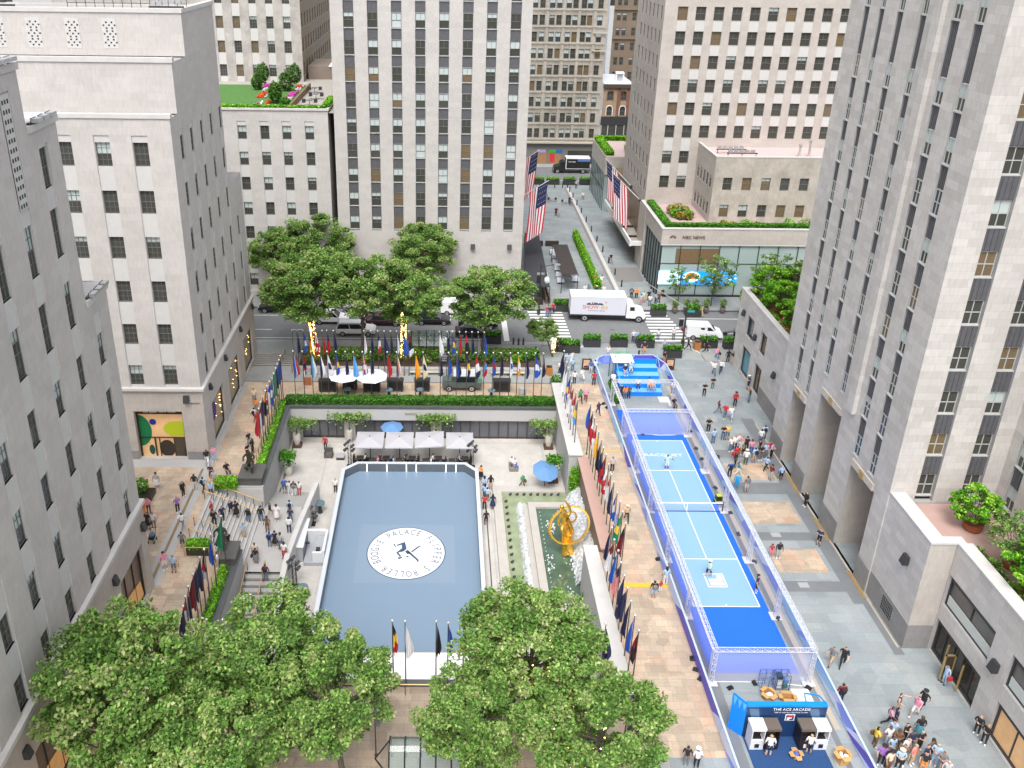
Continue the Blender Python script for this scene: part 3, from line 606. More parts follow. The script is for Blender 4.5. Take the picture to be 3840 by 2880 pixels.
SCR = M(s2l((190, 232, 250)), .4, emit=.55, name='screen_pale'); SCB = M(s2l((20, 150, 225)), .4, emit=.5, name='screen_blue'); SCO = M(s2l((200, 110, 60)), .4, emit=.35, var=.4, scale=2, name='screen_orange'); SCW = M(s2l((225, 240, 245)), .4, emit=.5, var=.15, scale=3, name='screen_white')
q = MB(); ys = YN+.0; q.use(SCR).box(30.6, 33.7, ys, ys+.08, 2.0, 4.0); q.use(SCB).box(33.7, 41.8, ys, ys+.08, 2.0, 4.0)
disc(q, 35.3, 3.15, 1.25, .8, ys-.02, SCW); disc(q, 35.3, 3.3, .85, .5, ys-.03, SCO)
rr = random.Random(4)
for i in range(26): disc(q, rr.uniform(38, 41.6), rr.uniform(2.1, 3.8), rr.uniform(.08, .3), rr.uniform(.05, .16), ys-.012-.0006*i, rr.choice((SCR, SCW, SCB)), n=7)
q.use(DKMETAL).box(30.6, 41.8, ys-.02, ys+.1, 3.0, 3.03); q.build('video_screen', None, bN)
text('letters', 'NBC NEWS', .62, (34.9, YN-.07, 9.05), (PI/2, 0, 0), M((.13, .065, .035), .5), bN, ext=.03)
q = MB(); q.use(M((.13, .065, .035), .5))
for i in range(6): a = math.radians(18+i*28.8); q.poly([(32.0+rr_*math.cos(a+d), YN-.05, 8.88+rr_*math.sin(a+d)) for rr_, d in ((.12, 0), (.42, .2), (.5, 0), (.42, -.2))])
q.build('peacock_emblem', None, bN)
def hedge(label, x0, x1, y0, y1, z0, z1, dens=260, mats=None, cat='hedge', name='hedge', seed=0, par=None, size=.11):
    """clipped hedge: leaf faces all over a soft box, on a dark inner core"""
    r = np.random.default_rng(seed+int(abs(x0*13+y0*7))); mt = mats or LEAFH
    dx, dy, dz = x1-x0, y1-y0, z1-z0; A = [dx*dy, dx*dz, dx*dz, dy*dz, dy*dz]; n = int(dens*sum(A)); n = min(n, 26000)
    face = r.choice(5, n, p=np.array(A)/sum(A)); u = r.random((n, 3)); p = np.array([x0, y0, z0])+u*np.array([dx, dy, dz])
    j = r.normal(0, .035, n)+.03*np.sin(p[:, 0]*3.1)*np.cos(p[:, 1]*2.3)
    p[face == 0, 2] = z1+j[face == 0]; p[face == 1, 1] = y0-j[face == 1]; p[face == 2, 1] = y1+j[face == 2]; p[face == 3, 0] = x0-j[face == 3]; p[face == 4, 0] = x1+j[face == 4]
    lv = leaves(p, r, size); v, f, mi = lv
    core = MB(); core.box(x0+.06, x1-.06, y0+.06, y1-.06, z0, z1-.05)
    nv = len(v); v = np.vstack([v, np.array(core.v)]); 
    me = bpy.data.meshes.new(name); fs = [tuple(q) for q in f]+[tuple(i+nv for i in q) for q in core.f]
    me.from_pydata(v.tolist(), [], fs)
    for k_ in mt: me.materials.append(k_)
    me.polygons.foreach_set('material_index', list(mi)+[0]*len(core.f)); me.update()
    o = bpy.data.objects.new(name, me); C.objects.link(o)
    if par is not None: o.parent = par; o.location = -par.location
    elif label: tag(o, label, cat)
    return o
def leaves(p, r, size, flat=.5, shade=None):
    n = len(p); a = r.random(n)*2*PI; tilt = r.normal(0, .6, (n, 2))*(1-flat)+r.normal(0, .35, (n, 2)); s = size*(.6+.8*r.random(n))
    u = np.stack([np.cos(a), np.sin(a), tilt[:, 0]], 1); u /= np.linalg.norm(u, axis=1)[:, None]
    w = np.stack([-np.sin(a), np.cos(a), tilt[:, 1]], 1); w /= np.linalg.norm(w, axis=1)[:, None]
    u *= s[:, None]; w *= (s*.62)[:, None]
    v = np.empty((n, 4, 3)); v[:, 0] = p-u; v[:, 1] = p-w; v[:, 2] = p+u; v[:, 3] = p+w
    f = np.arange(n*4).reshape(n, 4)
    q = r.random(n); mi = np.where(q < .25, 0, np.where(q < .66, 1, np.where(q < .92, 2, 3)))
    if shade is not None: mi = shade
    return v.reshape(-1, 3), f.tolist(), mi.tolist()
hedge('clipped hedge along the parapet above the brown letters', XN+.55, 60, YN+.6, YN+1.5, 9.6, 10.75, 160)
hedge('clipped hedge running back along the left parapet of the studio terrace', XN+.55, XN+1.5, YN+1.55, YF-1.5, 9.6, 10.75, 200)
def bush(label, loc, rx, rz_, n=500, mats=None, size=.12, cat='shrub', name='shrub', group=None, seed=0, par=None, local=False):
    r = np.random.default_rng(seed+int(abs(loc[0]*31+loc[1]*17))); d = r.normal(0, 1, (n, 3)); d /= np.linalg.norm(d, axis=1)[:, None]; rad = (.55+.45*r.random(n)**.5)
    p = d*rad[:, None]*np.array([rx, rx, rz_])*(1+.18*np.sin(d[:, :1]*7+seed)*np.cos(d[:, 1:2]*5)); p[:, 2] += rz_
    v, f, mi = leaves(p, r, size)
    me = bpy.data.meshes.new(name); me.from_pydata(v.tolist(), [], f)
    for k_ in (mats or LEAF): me.materials.append(k_)
    me.polygons.foreach_set('material_index', mi); me.update(); o = bpy.data.objects.new(name, me); C.objects.link(o); o.location = loc
    if par is not None:
        o.parent = par
        if not local: o.location = Vector(loc)-par.location
    else: tag(o, label, cat, group)
    return o
LEAFO = [leafmat('orange_leaf', (.35, .17, .05)), leafmat('olive_leaf', (.2, .22, .05)), leafmat('yellow_leaf', (.4, .36, .08)), LEAFB[1]]
t = thing('planting_bed', 'round bed of orange, yellow and green shrubs on the pink studio terrace', 'planting bed', (35, 119, 9.6))
for i, (dx, dy, rx, mt) in enumerate(((-1, 2.6, .9, LEAFO), (0, 3.2, 1.0, LEAFO), (.9, 2.5, .8, LEAFO), (-.9, 1.1, .8, LEAFB), (.2, 1.3, .9, LEAF), (1.1, .9, .7, LEAFB), (-.4, 0, .7, LEAFO), (.6, -.1, .7, LEAFO), (0, 4.3, .6, LEAFO))): bush('', (dx, dy, 0), rx, rx*.8, 260, mt, .16, par=t, local=True, seed=i)
for i, (x, mt, lb, s_) in enumerate(((39.8, LEAFO, 'low yellow green shrub on the studio terrace, furthest left of the row', .7), (41.2, LEAFO, 'low orange leaved shrub, second in the row on the studio terrace', .55), (43.0, LEAFB, 'round lime green shrub, third in the row on the studio terrace', .8), (44.4, LEAFO, 'small yellow shrub beside the lime green one on the studio terrace', .6), (49.0, LEAFB, 'broad bright green shrub on the studio terrace near the right tower', .9), (51.3, LEAF, 'dark green conical shrub on the studio terrace near the right tower', .9))):
    bush(lb, (x, 115.3, 9.6), s_, s_*.8, 240, mt, .16, group='shrubs on the studio terrace', seed=i)
# marquee and flags on the side street wall of the tall block
mq = thing('marquee', 'long white canopy over the side street entrance of the tall office block', 'canopy', (29.5, 132, 4)); q = MB(); q.use(P(235, 235, 232)).box(28.6, 28.85, 123.5, 146, 3.8, 4.7).box(28.85, 30.9, 123.5, 123.8, 3.9, 4.6); q.use(M((.3, .28, .25), .7)).box(28.85, 30.9, 123.8, 146, 3.95, 4.1); q.build('canopy', None, mq)
q = MB(); q.use(BRONZE); [q.box(28.85, 30.9, y-.12, y+.12, 4.12, 4.4) for y in (127, 132, 137, 142)]; q.build('beam', None, mq)
sb = building('brown glazed ground floor of the tall office block under the white canopy', (31, 135, 0), name='shop_base'); q = MB(); q.use(M((.16, .1, .05), .35, var=.35, scale=.7)).box(30.95, 33, YF+.6, 150, 0, 9.4); q.build('shop_front', None, sb)
# back podium with hedge
bP = building('low glass building with a bright hedge on its roof down the side street', (34, 160, 0), name='low_building'); m = MB(); m.use(LIME2).box(29.7, 46, 153.5, 168.5, 7.2, 10.5).box(33.0, 46, 153.5, 168, 0, 7.2); m.use(GLS2).box(29.75, 33.0, 153.8, 168.3, 0, 7.2); m.use(DKMETAL)
for i in range(9): m.box(29.68, 29.75, 154+i*1.75, 154.12+i*1.75, 0, 7.2)
m.box(29.68, 29.75, 153.8, 168, 4.0, 4.15); m.build('wall', None, bP); m = MB(); m.use(ROOFP).rect(30.2, 45.6, 154, 168, 10.52); m.build('roof', None, bP)
hedge('bright hedge on the low glass building down the side street', 30.0, 31.2, 154.5, 168, 10.53, 11.4, 90, LEAFB, size=.2); hedge('bright back hedge on the low glass building down the side street', 31.3, 36, 167, 168.2, 10.53, 11.3, 90, LEAFB, size=.2)
bush('grey green shrub on the roof of the low glass building', (34.6, 158, 10.53), .9, 1.2, 200, LEAFO, .2)
# ---- right tower --------------------------------------------------------------------
bR = building('tall limestone tower at right with strips of windows and three deep bronze entrances', (38, 60, 0), name='office_tower')
XR, YR = 33.4, 52.7
m = MB(); rows_r = [9.0+3.5*i for i in range(9)]; cR = [(70.95, .85, 0), (68.45, .75, 0), (65.6, .85, 1), (62.35, .78, 1), (58.3, 1.0, 0), (55.65, .95, 0)]
ops = [(u-w_/2, u+w_/2, 8.95+3.5*k_, 50) for u, w_, k_ in cR]+[(68.1, 71.1, 0.0, 8.0), (61.6, 65.7, 0.0, 10.6), (54.6, 58.6, 0.0, 8.0)]
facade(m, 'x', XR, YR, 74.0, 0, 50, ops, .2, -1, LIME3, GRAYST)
m.use(LIME2)
for a, b_, z in ((68.1, 71.1, 8.0), (61.6, 65.7, 10.6), (54.6, 58.6, 8.0)):
    m.quad((XR+.2, a, 0), (XR+3.2, a, 0), (XR+3.2, a, z), (XR+.2, a, z)); m.quad((XR+.2, b_, 0), (XR+3.2, b_, 0), (XR+3.2, b_, z), (XR+.2, b_, z)); m.quad((XR+.2, a, z), (XR+3.2, a, z), (XR+3.2, b_, z), (XR+.2, b_, z))
m.use(LIME3).quad((XR, 74, 0), (60, 74, 0), (60, 74, 50), (XR, 74, 50)); m.use(LIME3).box(XR-.35, XR, 59.6, 60.6, 12, 50)
r = random.Random(77); SP = SPANM2; vR = ('d2', 'd0', 'd1', 'w0', 'd2', 'b0')
for u, w_, k_ in cR:
    for i in range(k_, 9):
        window(bR, 'x', -1, XR, u, 9.0+3.5*i, w_-.06, 1.75, 'b0' if i == k_ else r.choice(vR), 't', .12)
        spandrel(bR, 'x', -1, XR, u, 9.0+3.5*i+1.8, 9.0+3.5*(i+1)-.06 if i < 8 else 42.4, w_, dd=.06)
    window(bR, 'x', -1, XR, u, 42.5, w_-.06, 1.9, 'd2', 't', .12)
for a, b_, z in ((68.1, 71.1, 8.0), (61.6, 65.7, 10.6), (54.6, 58.6, 8.0)):
    q = MB(); q.use(M((.05, .04, .025), .3, .4)).box(XR+3.1, XR+3.2, a, b_, 0, z); q.use(BRASS)
    for i in range(4): yy = a+(b_-a)*i/3; q.box(XR+3.02, XR+3.1, yy-.06, yy+.06, 0, z)
    for zz in (2.6, 5.2): q.box(XR+3.02, XR+3.1, a, b_, zz, zz+.12)
    q.build('bronze_entrance', None, bR)
for a, b_, z in ((61.7, 65.6, 10.62), (54.8, 58.4, 8.02), (68.2, 71.0, 8.02)):
    q = MB(); q.use(M((.5, .45, .38), .7, var=.3, scale=4)).box(XR-.12, XR-.01, a, b_, z, z+.6); q.use(BRASS).box(XR-.2, XR-.11, (a+b_)/2-.3, (a+b_)/2+.3, z, z+.6); q.build('carved_relief', None, bR)
for a, b_ in ((YR, 54.6), (58.6, 61.6), (65.7, 68.1), (71.1, 74.0)): q = MB(); q.use(PLINTH).box(XR-.08, XR-.01, a, b_, 0, 2.1); q.build('plinth', None, bR)
cf = [36.05, 39.4]
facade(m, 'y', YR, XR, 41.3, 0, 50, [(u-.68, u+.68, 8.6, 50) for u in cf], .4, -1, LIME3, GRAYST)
for u in cf:
    for i in range(9):
        z = 9.05+3.5*i; window(bR, 'y', -1, YR, u, z, 1.3, 1.8, r.choice(('d0', 'w0', 'd0', 'd2', 'w0')), 't', .34); spandrel(bR, 'y', -1, YR, u, z+1.84, z+3.4, 1.36)
XS = 41.3; cs = [51.2, 48.4, 45.6]
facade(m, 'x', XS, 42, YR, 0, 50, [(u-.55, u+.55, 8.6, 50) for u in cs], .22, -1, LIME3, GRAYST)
for u in cs:
    for i in range(4):
        z = 9.05+3.5*i; window(bR, 'x', -1, XS, u, z, 1.0, 1.8, r.choice(('d0', 'w0', 'd2')), 't', .16); spandrel(bR, 'x', -1, XS, u, z+1.84, z+3.4, 1.06, dd=.08)
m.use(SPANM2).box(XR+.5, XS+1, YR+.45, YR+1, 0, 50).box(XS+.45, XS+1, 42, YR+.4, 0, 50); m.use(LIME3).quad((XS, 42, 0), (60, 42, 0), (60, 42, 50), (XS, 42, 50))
m.build('wall', None, bR)
# stone block and near podium
bK = building('low limestone podium with dark shop windows and a planted roof terrace, lower right', (36, 44, 0), name='podium_building')
m = MB(); zt = 9.3
m.use(LIME3).quad((33.5, 46.95, 2.1), (33.5, 52.69, 2.1), (33.5, 52.69, zt), (33.5, 46.95, zt)); m.use(LIME2).quad((33.5, 46.95, 2.1), (35.35, 46.95, 2.1), (35.35, 46.95, zt), (33.5, 46.95, zt))
m.use(PLINTH).quad((33.48, 46.93, 0), (33.48, 52.69, 0), (33.48, 52.69, 2.1), (33.48, 46.93, 2.1)); m.quad((33.48, 46.93, 0), (35.37, 46.93, 0), (35.37, 46.93, 2.1), (33.48, 46.93, 2.1))
np_ops = [(41.5, 46.8, 4.3, 6.8), (34.2, 39.7, 4.3, 6.8), (28, 33, 4.3, 6.8), (41.5, 46.8, .1, 3.0), (34.0, 39.6, .1, 3.0), (28, 33, .1, 3)]
facade(m, 'x', 35.35, 26, 46.93, 0, zt, np_ops, .35, -1, LIME3, GRAYST)
m.use(CAPST).box(33.45, 34.6, 47.6, 52.69, zt, zt+.14).box(33.45, 35.9, 46.88, 47.6, zt, zt+.14).box(35.3, 36.3, 26, 46.88, zt, zt+.14)
m.use(LIME3).box(34.4, 34.6, 47.6, 52.69, 8.2, zt).box(36.1, 36.3, 26, 46.88, 8.2, zt)
m.build('wall', None, bK); m = MB(); m.use(M((.42, .28, .25), .8, var=.15, scale=1)).rect(34.6, 60, 47.6, 52.6, 8.5).rect(36.3, 60, 26, 47.6, 8.505); m.build('terrace_floor', None, bK)
q = MB(); q.use(BLACK)
for i in range(7):
    for j in range(5): q.box(33.45, 33.47, 49.0+i*.22, 49.13+i*.22, .6+j*.26, .75+j*.26)
q.build('vent_grille', None, bK)
for a, b_, z0, z1 in np_ops[:3]:
    shopwin(bK, 'x', -1, 35.35, a, b_, z0, z1, .3, 1, glass=M((.12, .11, .1), .15, var=.5, scale=.7)); q = MB(); q.use(P(205, 210, 205)).box(35.55, 35.6, a+.2, b_-.2, z0+.15, z0+.9); q.build('white_signboard', None, bK)
for a, b_, z0, z1 in np_ops[3:]: shopwin(bK, 'x', -1, 35.35, a, b_, z0, z1, .3, 4 if a > 40 else 2, glass=M((.035, .03, .025), .2, var=.4) if a > 40 else SHOPIN)
q = MB(); q.use(BRASS); [q.box(35.2, 35.3, y, y+.08, .1, 2.4) for y in (43.0, 43.9, 44.8)]; q.box(34.55, 35.3, 43.9, 43.98, .1, .2).box(34.55, 34.63, 43.9, 43.98, .1, 2.4).box(34.55, 35.3, 43.9, 43.98, 2.3, 2.4); q.use(M((.05, .04, .03), .2)).box(34.63, 35.28, 43.92, 43.95, .2, 2.3); q.build('open_brass_door', None, bK)
floodlight('large dark floodlight on the near stone block wall of the right tower', (33.47, 48.9, 6.4), -PI/2, GW, 1.0); floodlight('large dark floodlight between the two wide upper windows, lower right', (35.33, 40.6, 4.9), -PI/2, GW, 1.0)
# far right podium
bQ = building('low limestone podium with four shop windows and leafy roof beside the right tower', (38, 85, 0), name='podium_building')
m = MB(); q_ops = [(87.1, 89.2, 5.2, 7.7), (83.0, 84.7, 5.2, 7.7), (86.7, 89.4, .45, 3.8), (83.0, 85.0, .4, 3.7)]
XQ = 35.1; facade(m, 'x', XQ, 74.05, 92.2, 0, 9.7, q_ops, .4, -1, LIME3, GRAYST)
m.use(LIME2).quad((XQ, 92.2, 0), (55, 92.2, 0), (55, 92.2, 9.7), (XQ, 92.2, 9.7)); m.use(CAPST).box(XQ-.05, XQ+.6, 74.05, 92.3, 9.7, 9.85).box(XQ+.6, 55, 91.7, 92.3, 9.7, 9.85); m.use(LIME3).box(XQ+.4, XQ+.6, 74.05, 91.7, 8.6, 9.7)
m.use(PLINTH).box(XQ-.06, XQ-.01, 74.05, 82.8, 0, 1.9); m.use(LIME3).prism([(XR, 74.05), (XQ, 74.05), (XQ, 76.6)], 0, 9.7); m.build('wall', None, bQ)
m = MB(); m.use(M((.25, .13, .09), .85, var=.2, scale=1)).rect(XQ+.6, 55, 74.05, 91.7, 8.7); m.build('terrace_floor', None, bQ)
shopwin(bQ, 'x', -1, XQ, *q_ops[0], .3, 0, glass=GLASSB); shopwin(bQ, 'x', -1, XQ, *q_ops[1], .3, 0, glass=GLASSW); shopwin(bQ, 'x', -1, XQ, *q_ops[2], .3, 0, glass=P(90, 150, 165, .15, var=.4, scale=1)); shopwin(bQ, 'x', -1, XQ, *q_ops[3], .3, 1, glass=GLASSW)
for y, z, lb in ((90.3, 7.4, 'street end of the far right podium'), (86.0, 6.3, 'between the shop bays of the far right podium'), (79.5, 5.0, 'nearest the tower on the far right podium')): floodlight('dark floodlight at the '+lb if 'nearest' not in lb and 'between' not in lb else 'dark floodlight '+lb, (XQ-.02, y, z), -PI/2, GW, .9)
# ------------------------------------------------------------------ the setting: ground, paving, street, sunken plaza
D = -4.1
def rects(name, mat, rs, z):
    m = MB(); m.use(mat)
    for a, b, c_, d_ in rs: m.rect(a, b, c_, d_, z)
    return struct(name, m)
PX0, PX1, PY0, PY1 = -16.4, 12.5, 43.6, 80.8
def around(z, X0, X1, Y0, Y1):
    """rects of a sheet with the sunken plaza, the stair well and the fountain alcove cut out"""
    return [(X0, -21.2, Y0, Y1), (-21.2, PX0, Y0, 57.4), (-21.2, PX0, 66.0, Y1), (PX0, PX1, Y0, PY0), (PX0, PX1, PY1, Y1), (PX1, 13.9, Y0, 57.3), (PX1, 13.9, 70.6, Y1), (13.9, X1, Y0, Y1)]
rects('ground', SIDEW, around(0, -500, 500, -60, 700), -0.03)
rects('promenade_paving', TANPAV, [(-40, -23.2, 53, 69.2), (-22.0, -21.2, 30, 88.6), (-21.2, -16.4, 30, 57.4), (-21.2, -17.0, 66, 88.6), (-17.0, -16.4, 66, 80.8), (13.9, 18.45, 37.9, 86.5), (12.6, 13.9, 37.9, 57.3), (12.5, 13.9, 70.6, 84.5), (PX0, 12.6, 30, PY0), (-17, 12.5, 82.3, 86.4), (-22.4, -22.0, 30, 53)], -0.004)
m = MB(); m.use(GRAYST).rect(-22.55, -22.4, 30, 93, .0).rect(-23.2, -22.55, 53, 69.2, .0).rect(-22.4, -22.0, 53, 88.6, .0).rect(-30, -22.5, 69.2, 70.6, 0); struct('kerb_strip', m)
m = MB(); m.use(M((.22, .155, .08), .5, var=.3, scale=2)).rect(-22.85, -22.6, 53.2, 69.0, .004); struct('drain_channel', m)
rects('plaza_paving', SLATE, [(18.45, 35.4, 26, 96.2), (12.5, 18.45, 86.5, 97), (35.4, 60, 92.2, 96.2), (14.5, 18.45, 26, 37.9)], 0.0)
m = MB(); m.use(M((.165, .175, .185), .45, var=.22, scale=.7)); 
for y0, y1 in ((71.5, 72.9), (65.5, 67.3), (58.9, 60.0), (52.7, 53.9)): m.rect(26.6, 32.0, y0, y1, .004)
m.rect(32.0, 33.3, 51.4, 79, .004).rect(33.3, 33.45, 46.3, 51.4, .004).rect(32.7, 33.3, 46.3, 51.4, .004).rect(18.6, 19.3, 26, 84, .004).rect(25.3, 25.7, 26, 84, .0045)
m.use(M((.33, .345, .34), .5)); [m.rect(28.5+i*.0, 29.3, y0+.35, y0+.95, .008) for i, y0 in enumerate((52.8, 59.0))]
struct('dark_granite_bands', m)
rects('tan_paving_panels', TANPAV, [(27.6, 32.0, 67.7, 70.5), (27.4, 31.8, 61.2, 64.3), (27.5, 31.6, 54.9, 57.8)], .004)
m = MB(); m.use(M((.42, .36, .28), .6, var=.1)).rect(25.7, 26.1, 40, 86, .004).rect(33.2, 33.35, 47, 78, .009); m.use(BRASS); 
for y in (53.6, 60.5, 67.3): m.rect(33.0, 33.3, y-1.6, y+1.6, .012)
struct('kerb_lines', m)
m = MB(); m.use(P(225, 185, 60)).rect(14.5, 18.1, 53.1, 53.6, .008).rect(16.0, 18.1, 72.35, 72.6, .008); struct('yellow_ramp_strip', m)
# street
rects('road', ASPH, [(-300, 300, 97.2, 107.6), (-300, 300, 172, 187)], 0.0)
m = MB(); m.use(SIDEW).box(-300, 300, 107.6, 112.45, -.03, .13, False).box(-300, 17.4, 96.4, 97.2, -.03, .12, False).box(-60, 12.5, 86.4, 96.4, -.03, .1, False).box(32, 300, 92.3, 97.2, -.03, .12, False).box(-300, 11, 168.5, 172, -.03, .12, False).box(-300, 300, 187, 190, -.03, .12, False)
struct('pavement', m)
m = MB(); m.use(CAPST)
for cx, sg in ((18.8, -1), (29.5, 1)):
    pts = [(cx+sg*3.2*math.cos(PI/2*i/8), 91.2+5.3*math.sin(PI/2*i/8)) for i in range(9)]
    for a, b in zip(pts, pts[1:]):
        dx, dy = b[0]-a[0], b[1]-a[1]; L = math.hypot(dx, dy); nx, ny = -dy/L*.16, dx/L*.16
        m.prism([(a[0]-nx, a[1]-ny), (b[0]-nx, b[1]-ny), (b[0]+nx, b[1]+ny), (a[0]+nx, a[1]+ny)], 0, .06)
m.use(DARKST).rect(20.8, 22.8, 91.5, 92.8, .006).rect(26, 28, 92.2, 93.2, .006).box(-300, 300, 107.45, 107.6, 0, .135); struct('kerb', m)
rects('side_street_paving', SLATE, [(11.05, 30.4, 112.5, 172)], 0.13)
m = MB(); m.use(CAPST).rect(25.2, 25.75, 113, 170, .137).rect(13.9, 14.35, 113, 140, .137); m.use(M((.2, .19, .185), .7)).rect(24.75, 25.2, 113, 170, .137).rect(26, 30.2, 118, 124, .138); struct('side_street_kerb', m)
m = MB(); m.use(ROADPAINT)
for i in range(10):
    y = 97.9+i*.97; m.rect(12.6-(.1*i), 16.6-.02*i, y, y+.45, .006)
    m.rect(27.2-.0*i, 31.9-.16*i, y, y+.42, .006)
m.rect(7.9, 8.6, 97.6, 104.8, .006)
for a, b in ((-40, -22), (-19.5, -18), (-11, -8), (-5, -3.5), (0, 2.6), (32, 60)): m.rect(a, b, 100.45, 100.57, .006); m.rect(a, b, 104.95, 105.07, .006)
m.rect(-60, 7, 98.0, 98.1, .006); m.rect(-60, 60, 176, 176.15, .006)
struct('road_markings', m)
m = MB(); m.use(M((.10, .105, .11), .8)).box(22, 22.6, 101, 101.5, 0, .005).box(-3, -2.4, 99, 99.5, 0, .005); m.box(29, 29.5, 99, 99.4, .0, .005); struct('manhole_covers', m)
# steps on the left between street and promenade
m = MB(); m.use(M((.26, .25, .24), .7, var=.15, scale=.8))
for i in range(9):
    m.use(M((.27, .26, .25), .7, var=.15, scale=.8)).box(-22.5, -17.2, 88.6+i*.52, 93.5, 0, .03+i*.022); m.use(DARKST).rect(-22.5, -17.2, 88.6+i*.52, 88.6+i*.52+.13, .034+i*.022)
m.use(M((.22, .24, .24), .5, var=.2, scale=.5)).box(-22.5, -17.2, 93.3, 96.6, 0, .225); struct('street_steps', m)
# sunken plaza floor
rects('sunken_plaza_floor', PITPAV, [(-16.4, 14.2, PY0, 81.6)], D)
m = MB(); m.use(M((.38, .37, .35), .6, var=.1)).rect(-16.3, -15.9, 70, 80.5, D+.004).rect(-12.2, -12.05, 68, 80, D+.004).rect(-16, 12.4, 80.2, 80.35, D+.004).rect(4.9, 5.0, 50, 72, D+.006).rect(10.9, 11.1, 72.5, 80, D+.004); m.use(DARKST).rect(4.4, 4.52, 50, 74, D+.005).rect(-16.1, -15.95, 70, 80, D+.008); struct('floor_joints', m)
# stairs
STEP = M((.40, .39, .375), .7, var=.12, scale=1); TREAD = M((.13, .125, .12), .7)
m = MB(); n = 13
for i in range(n):
    x = -21.2+(i)*(4.6/n); z = -2.3*i/n
    m.use(STEP).box(x, x+4.6/n, 57.4, 66.0, -4, z-.02); m.use(TREAD if i % 1 else CAPST).box(x+4.6/n-.12, x+4.6/n, 57.4, 66.0, z-.02, z-.005)
struct('upper_stairs', m)
m = MB(); m.use(STEP).rect(-16.65, -12.9, 57.3, 66.2, -2.3); m.quad((-16.4, 66.2, -2.3), (-12.6, 66.2, -2.3), (-12.4, 71.0, D+.01), (-16.4, 71.0, D+.01)); struct('stair_landing', m)
m = MB()
for i in range(11):
    y = 57.3-i*.62; z = -2.3-1.8*i/11
    m.use(M((.34, .33, .32), .7, var=.1)).box(-16.4, -13.2, y-.62, y, D, z-.14); m.use(TREAD).box(-16.4, -13.2, y-.16, y-.0, z-.139, z-.13)
struct('lower_stairs', m)
# ---- walls of the sunken plaza (each a thing of its own)
def wall(name, label, m, cat='wall'):
    o = m.build(name); tag(o, label, cat); return o
m = MB(); m.use(GRAYST).box(-16.9, -16.41, 66.4, 80.8, D, 0); m.use(DARKST).box(-16.95, -16.35, 66.4, 81.0, 0.0, .12); wall('retaining_wall', 'grey retaining wall with dark coping on the left side of the rink, beyond the stairs', m)
m = MB(); m.use(GRAYST).box(-16.9, -16.41, 43.6, 57.2, D, 0); m.use(DARKST).box(-17.0, -16.35, 43.4, 57.2, 0.0, .12); wall('retaining_wall', 'grey retaining wall with dark coping left of the lower stairs, nearer the camera', m)
m = MB(); m.use(GRAYST).box(-21.2, -16.41, 66.0, 66.35, -2.6, 0); m.use(CAPST).box(-21.2, -16.4, 65.93, 66.02, -2.4, -.1); wall('retaining_wall', 'sloping grey stone wall under the bronze statue beside the upper stairs', m)
fw = thing('retaining_wall', 'pale stone wall with dark glass doors at the far end of the rink', 'wall', (-2, 80.8, D)); PAL = M((.42, .415, .41), .7, var=.07, scale=.6)
m = MB(); m.use(PAL).box(-16.4, 12.5, 80.8, 82.2, -1.62, -.12).box(-16.4, -15.2, 80.8, 81.3, D, -1.62).box(11.6, 12.5, 80.8, 81.3, D, -1.62).box(-10.6, -9.4, 80.75, 81.3, D, -1.62).box(-1.1, .05, 80.75, 81.3, D, -1.62); m.use(DARKST).box(-16.5, 12.5, 80.72, 81.1, -.12, .1).box(-16.4, 12.5, 80.75, 80.8, -.2, -.12); m.build('wall', None, fw)
for a, b, n in ((-15.2, -10.6, 5), (-9.4, -1.1, 8), (.05, 11.6, 11)):
    for i in range(n):
        u0, u1 = a+(b-a)*i/n, a+(b-a)*(i+1)/n; q = MB(); q.use(M((.10, .105, .12), .12, var=.4, scale=.5, name='door_glass')).box(u0+.05, u1-.05, 81.25, 81.3, D, -1.62); q.use(M((.05, .035, .03), .4)).box(u0-.05, u0+.05, 81.15, 81.3, D, -1.62).box(u0+.05, u1-.05, 81.18, 81.25, D, D+.2); q.build('glass_door', None, fw)
text('wall_letters', 'NARO', .42, (-3.35, 80.77, -.82), (PI/2, 0, 0), M((.2, .14, .08), .5), fw)
m = MB(); m.use(PAL).box(12.5, 12.9, 71.0, 80.8, D, .7).box(12.5, 13.75, 70.6, 71.0, D, .7).box(12.9, 13.75, 71.0, 85.0, -.02, .7).box(12.5, 12.9, 80.8, 85.0, -.02, .7); m.use(CAPST).box(12.42, 13.85, 70.5, 85.1, .7, .85); rw = wall('retaining_wall', 'pale stone wall with broad white coping right of the rink, beyond the fountain', m)
m = MB(); m.use(PAL).box(11.9, 12.3, 43.2, 57.0, D, .7).box(12.3, 12.9, 43.2, 57.0, -.02, .7).box(11.9, 12.9, 42.7, 43.2, -.02, .7); m.use(CAPST).box(11.82, 13.0, 42.9, 57.1, .7, .85); m.use(GRAYST).box(12.0, 12.8, 42.66, 42.7, .1, .6); wall('retaining_wall', 'pale stone wall with broad white coping right of the rink, nearer the camera', m)
m = MB(); m.use(M((.235, .165, .125), .6, var=.15, scale=.6)).box(13.55, 13.75, 57.1, 70.6, D, .45); m.use(PINKST).box(13.3, 14.35, 57.0, 70.5, .45, .6); m.use(M((.235, .165, .125), .6)).box(13.75, 14.3, 57.1, 70.5, -.02, .45); wall('fountain_wall', 'long reddish granite parapet wall behind the golden statue', m)
m = MB(); m.use(PAL).box(-16.4, 11.9, 43.2, 43.6, D, .15); m.use(DARKST).box(-16.4, 11.9, 43.15, 43.65, .15, .3); wall('retaining_wall', 'wall at the near end of the rink, mostly hidden by the near trees', m)
div = [(-12.2, 69.2), (-12.5, 66.5), (-12.95, 62.5), (-13.25, 58.5), (-13.2, 55.5), (-12.95, 52.5), (-12.6, 48.5), (-12.5, 46)]
m = MB()
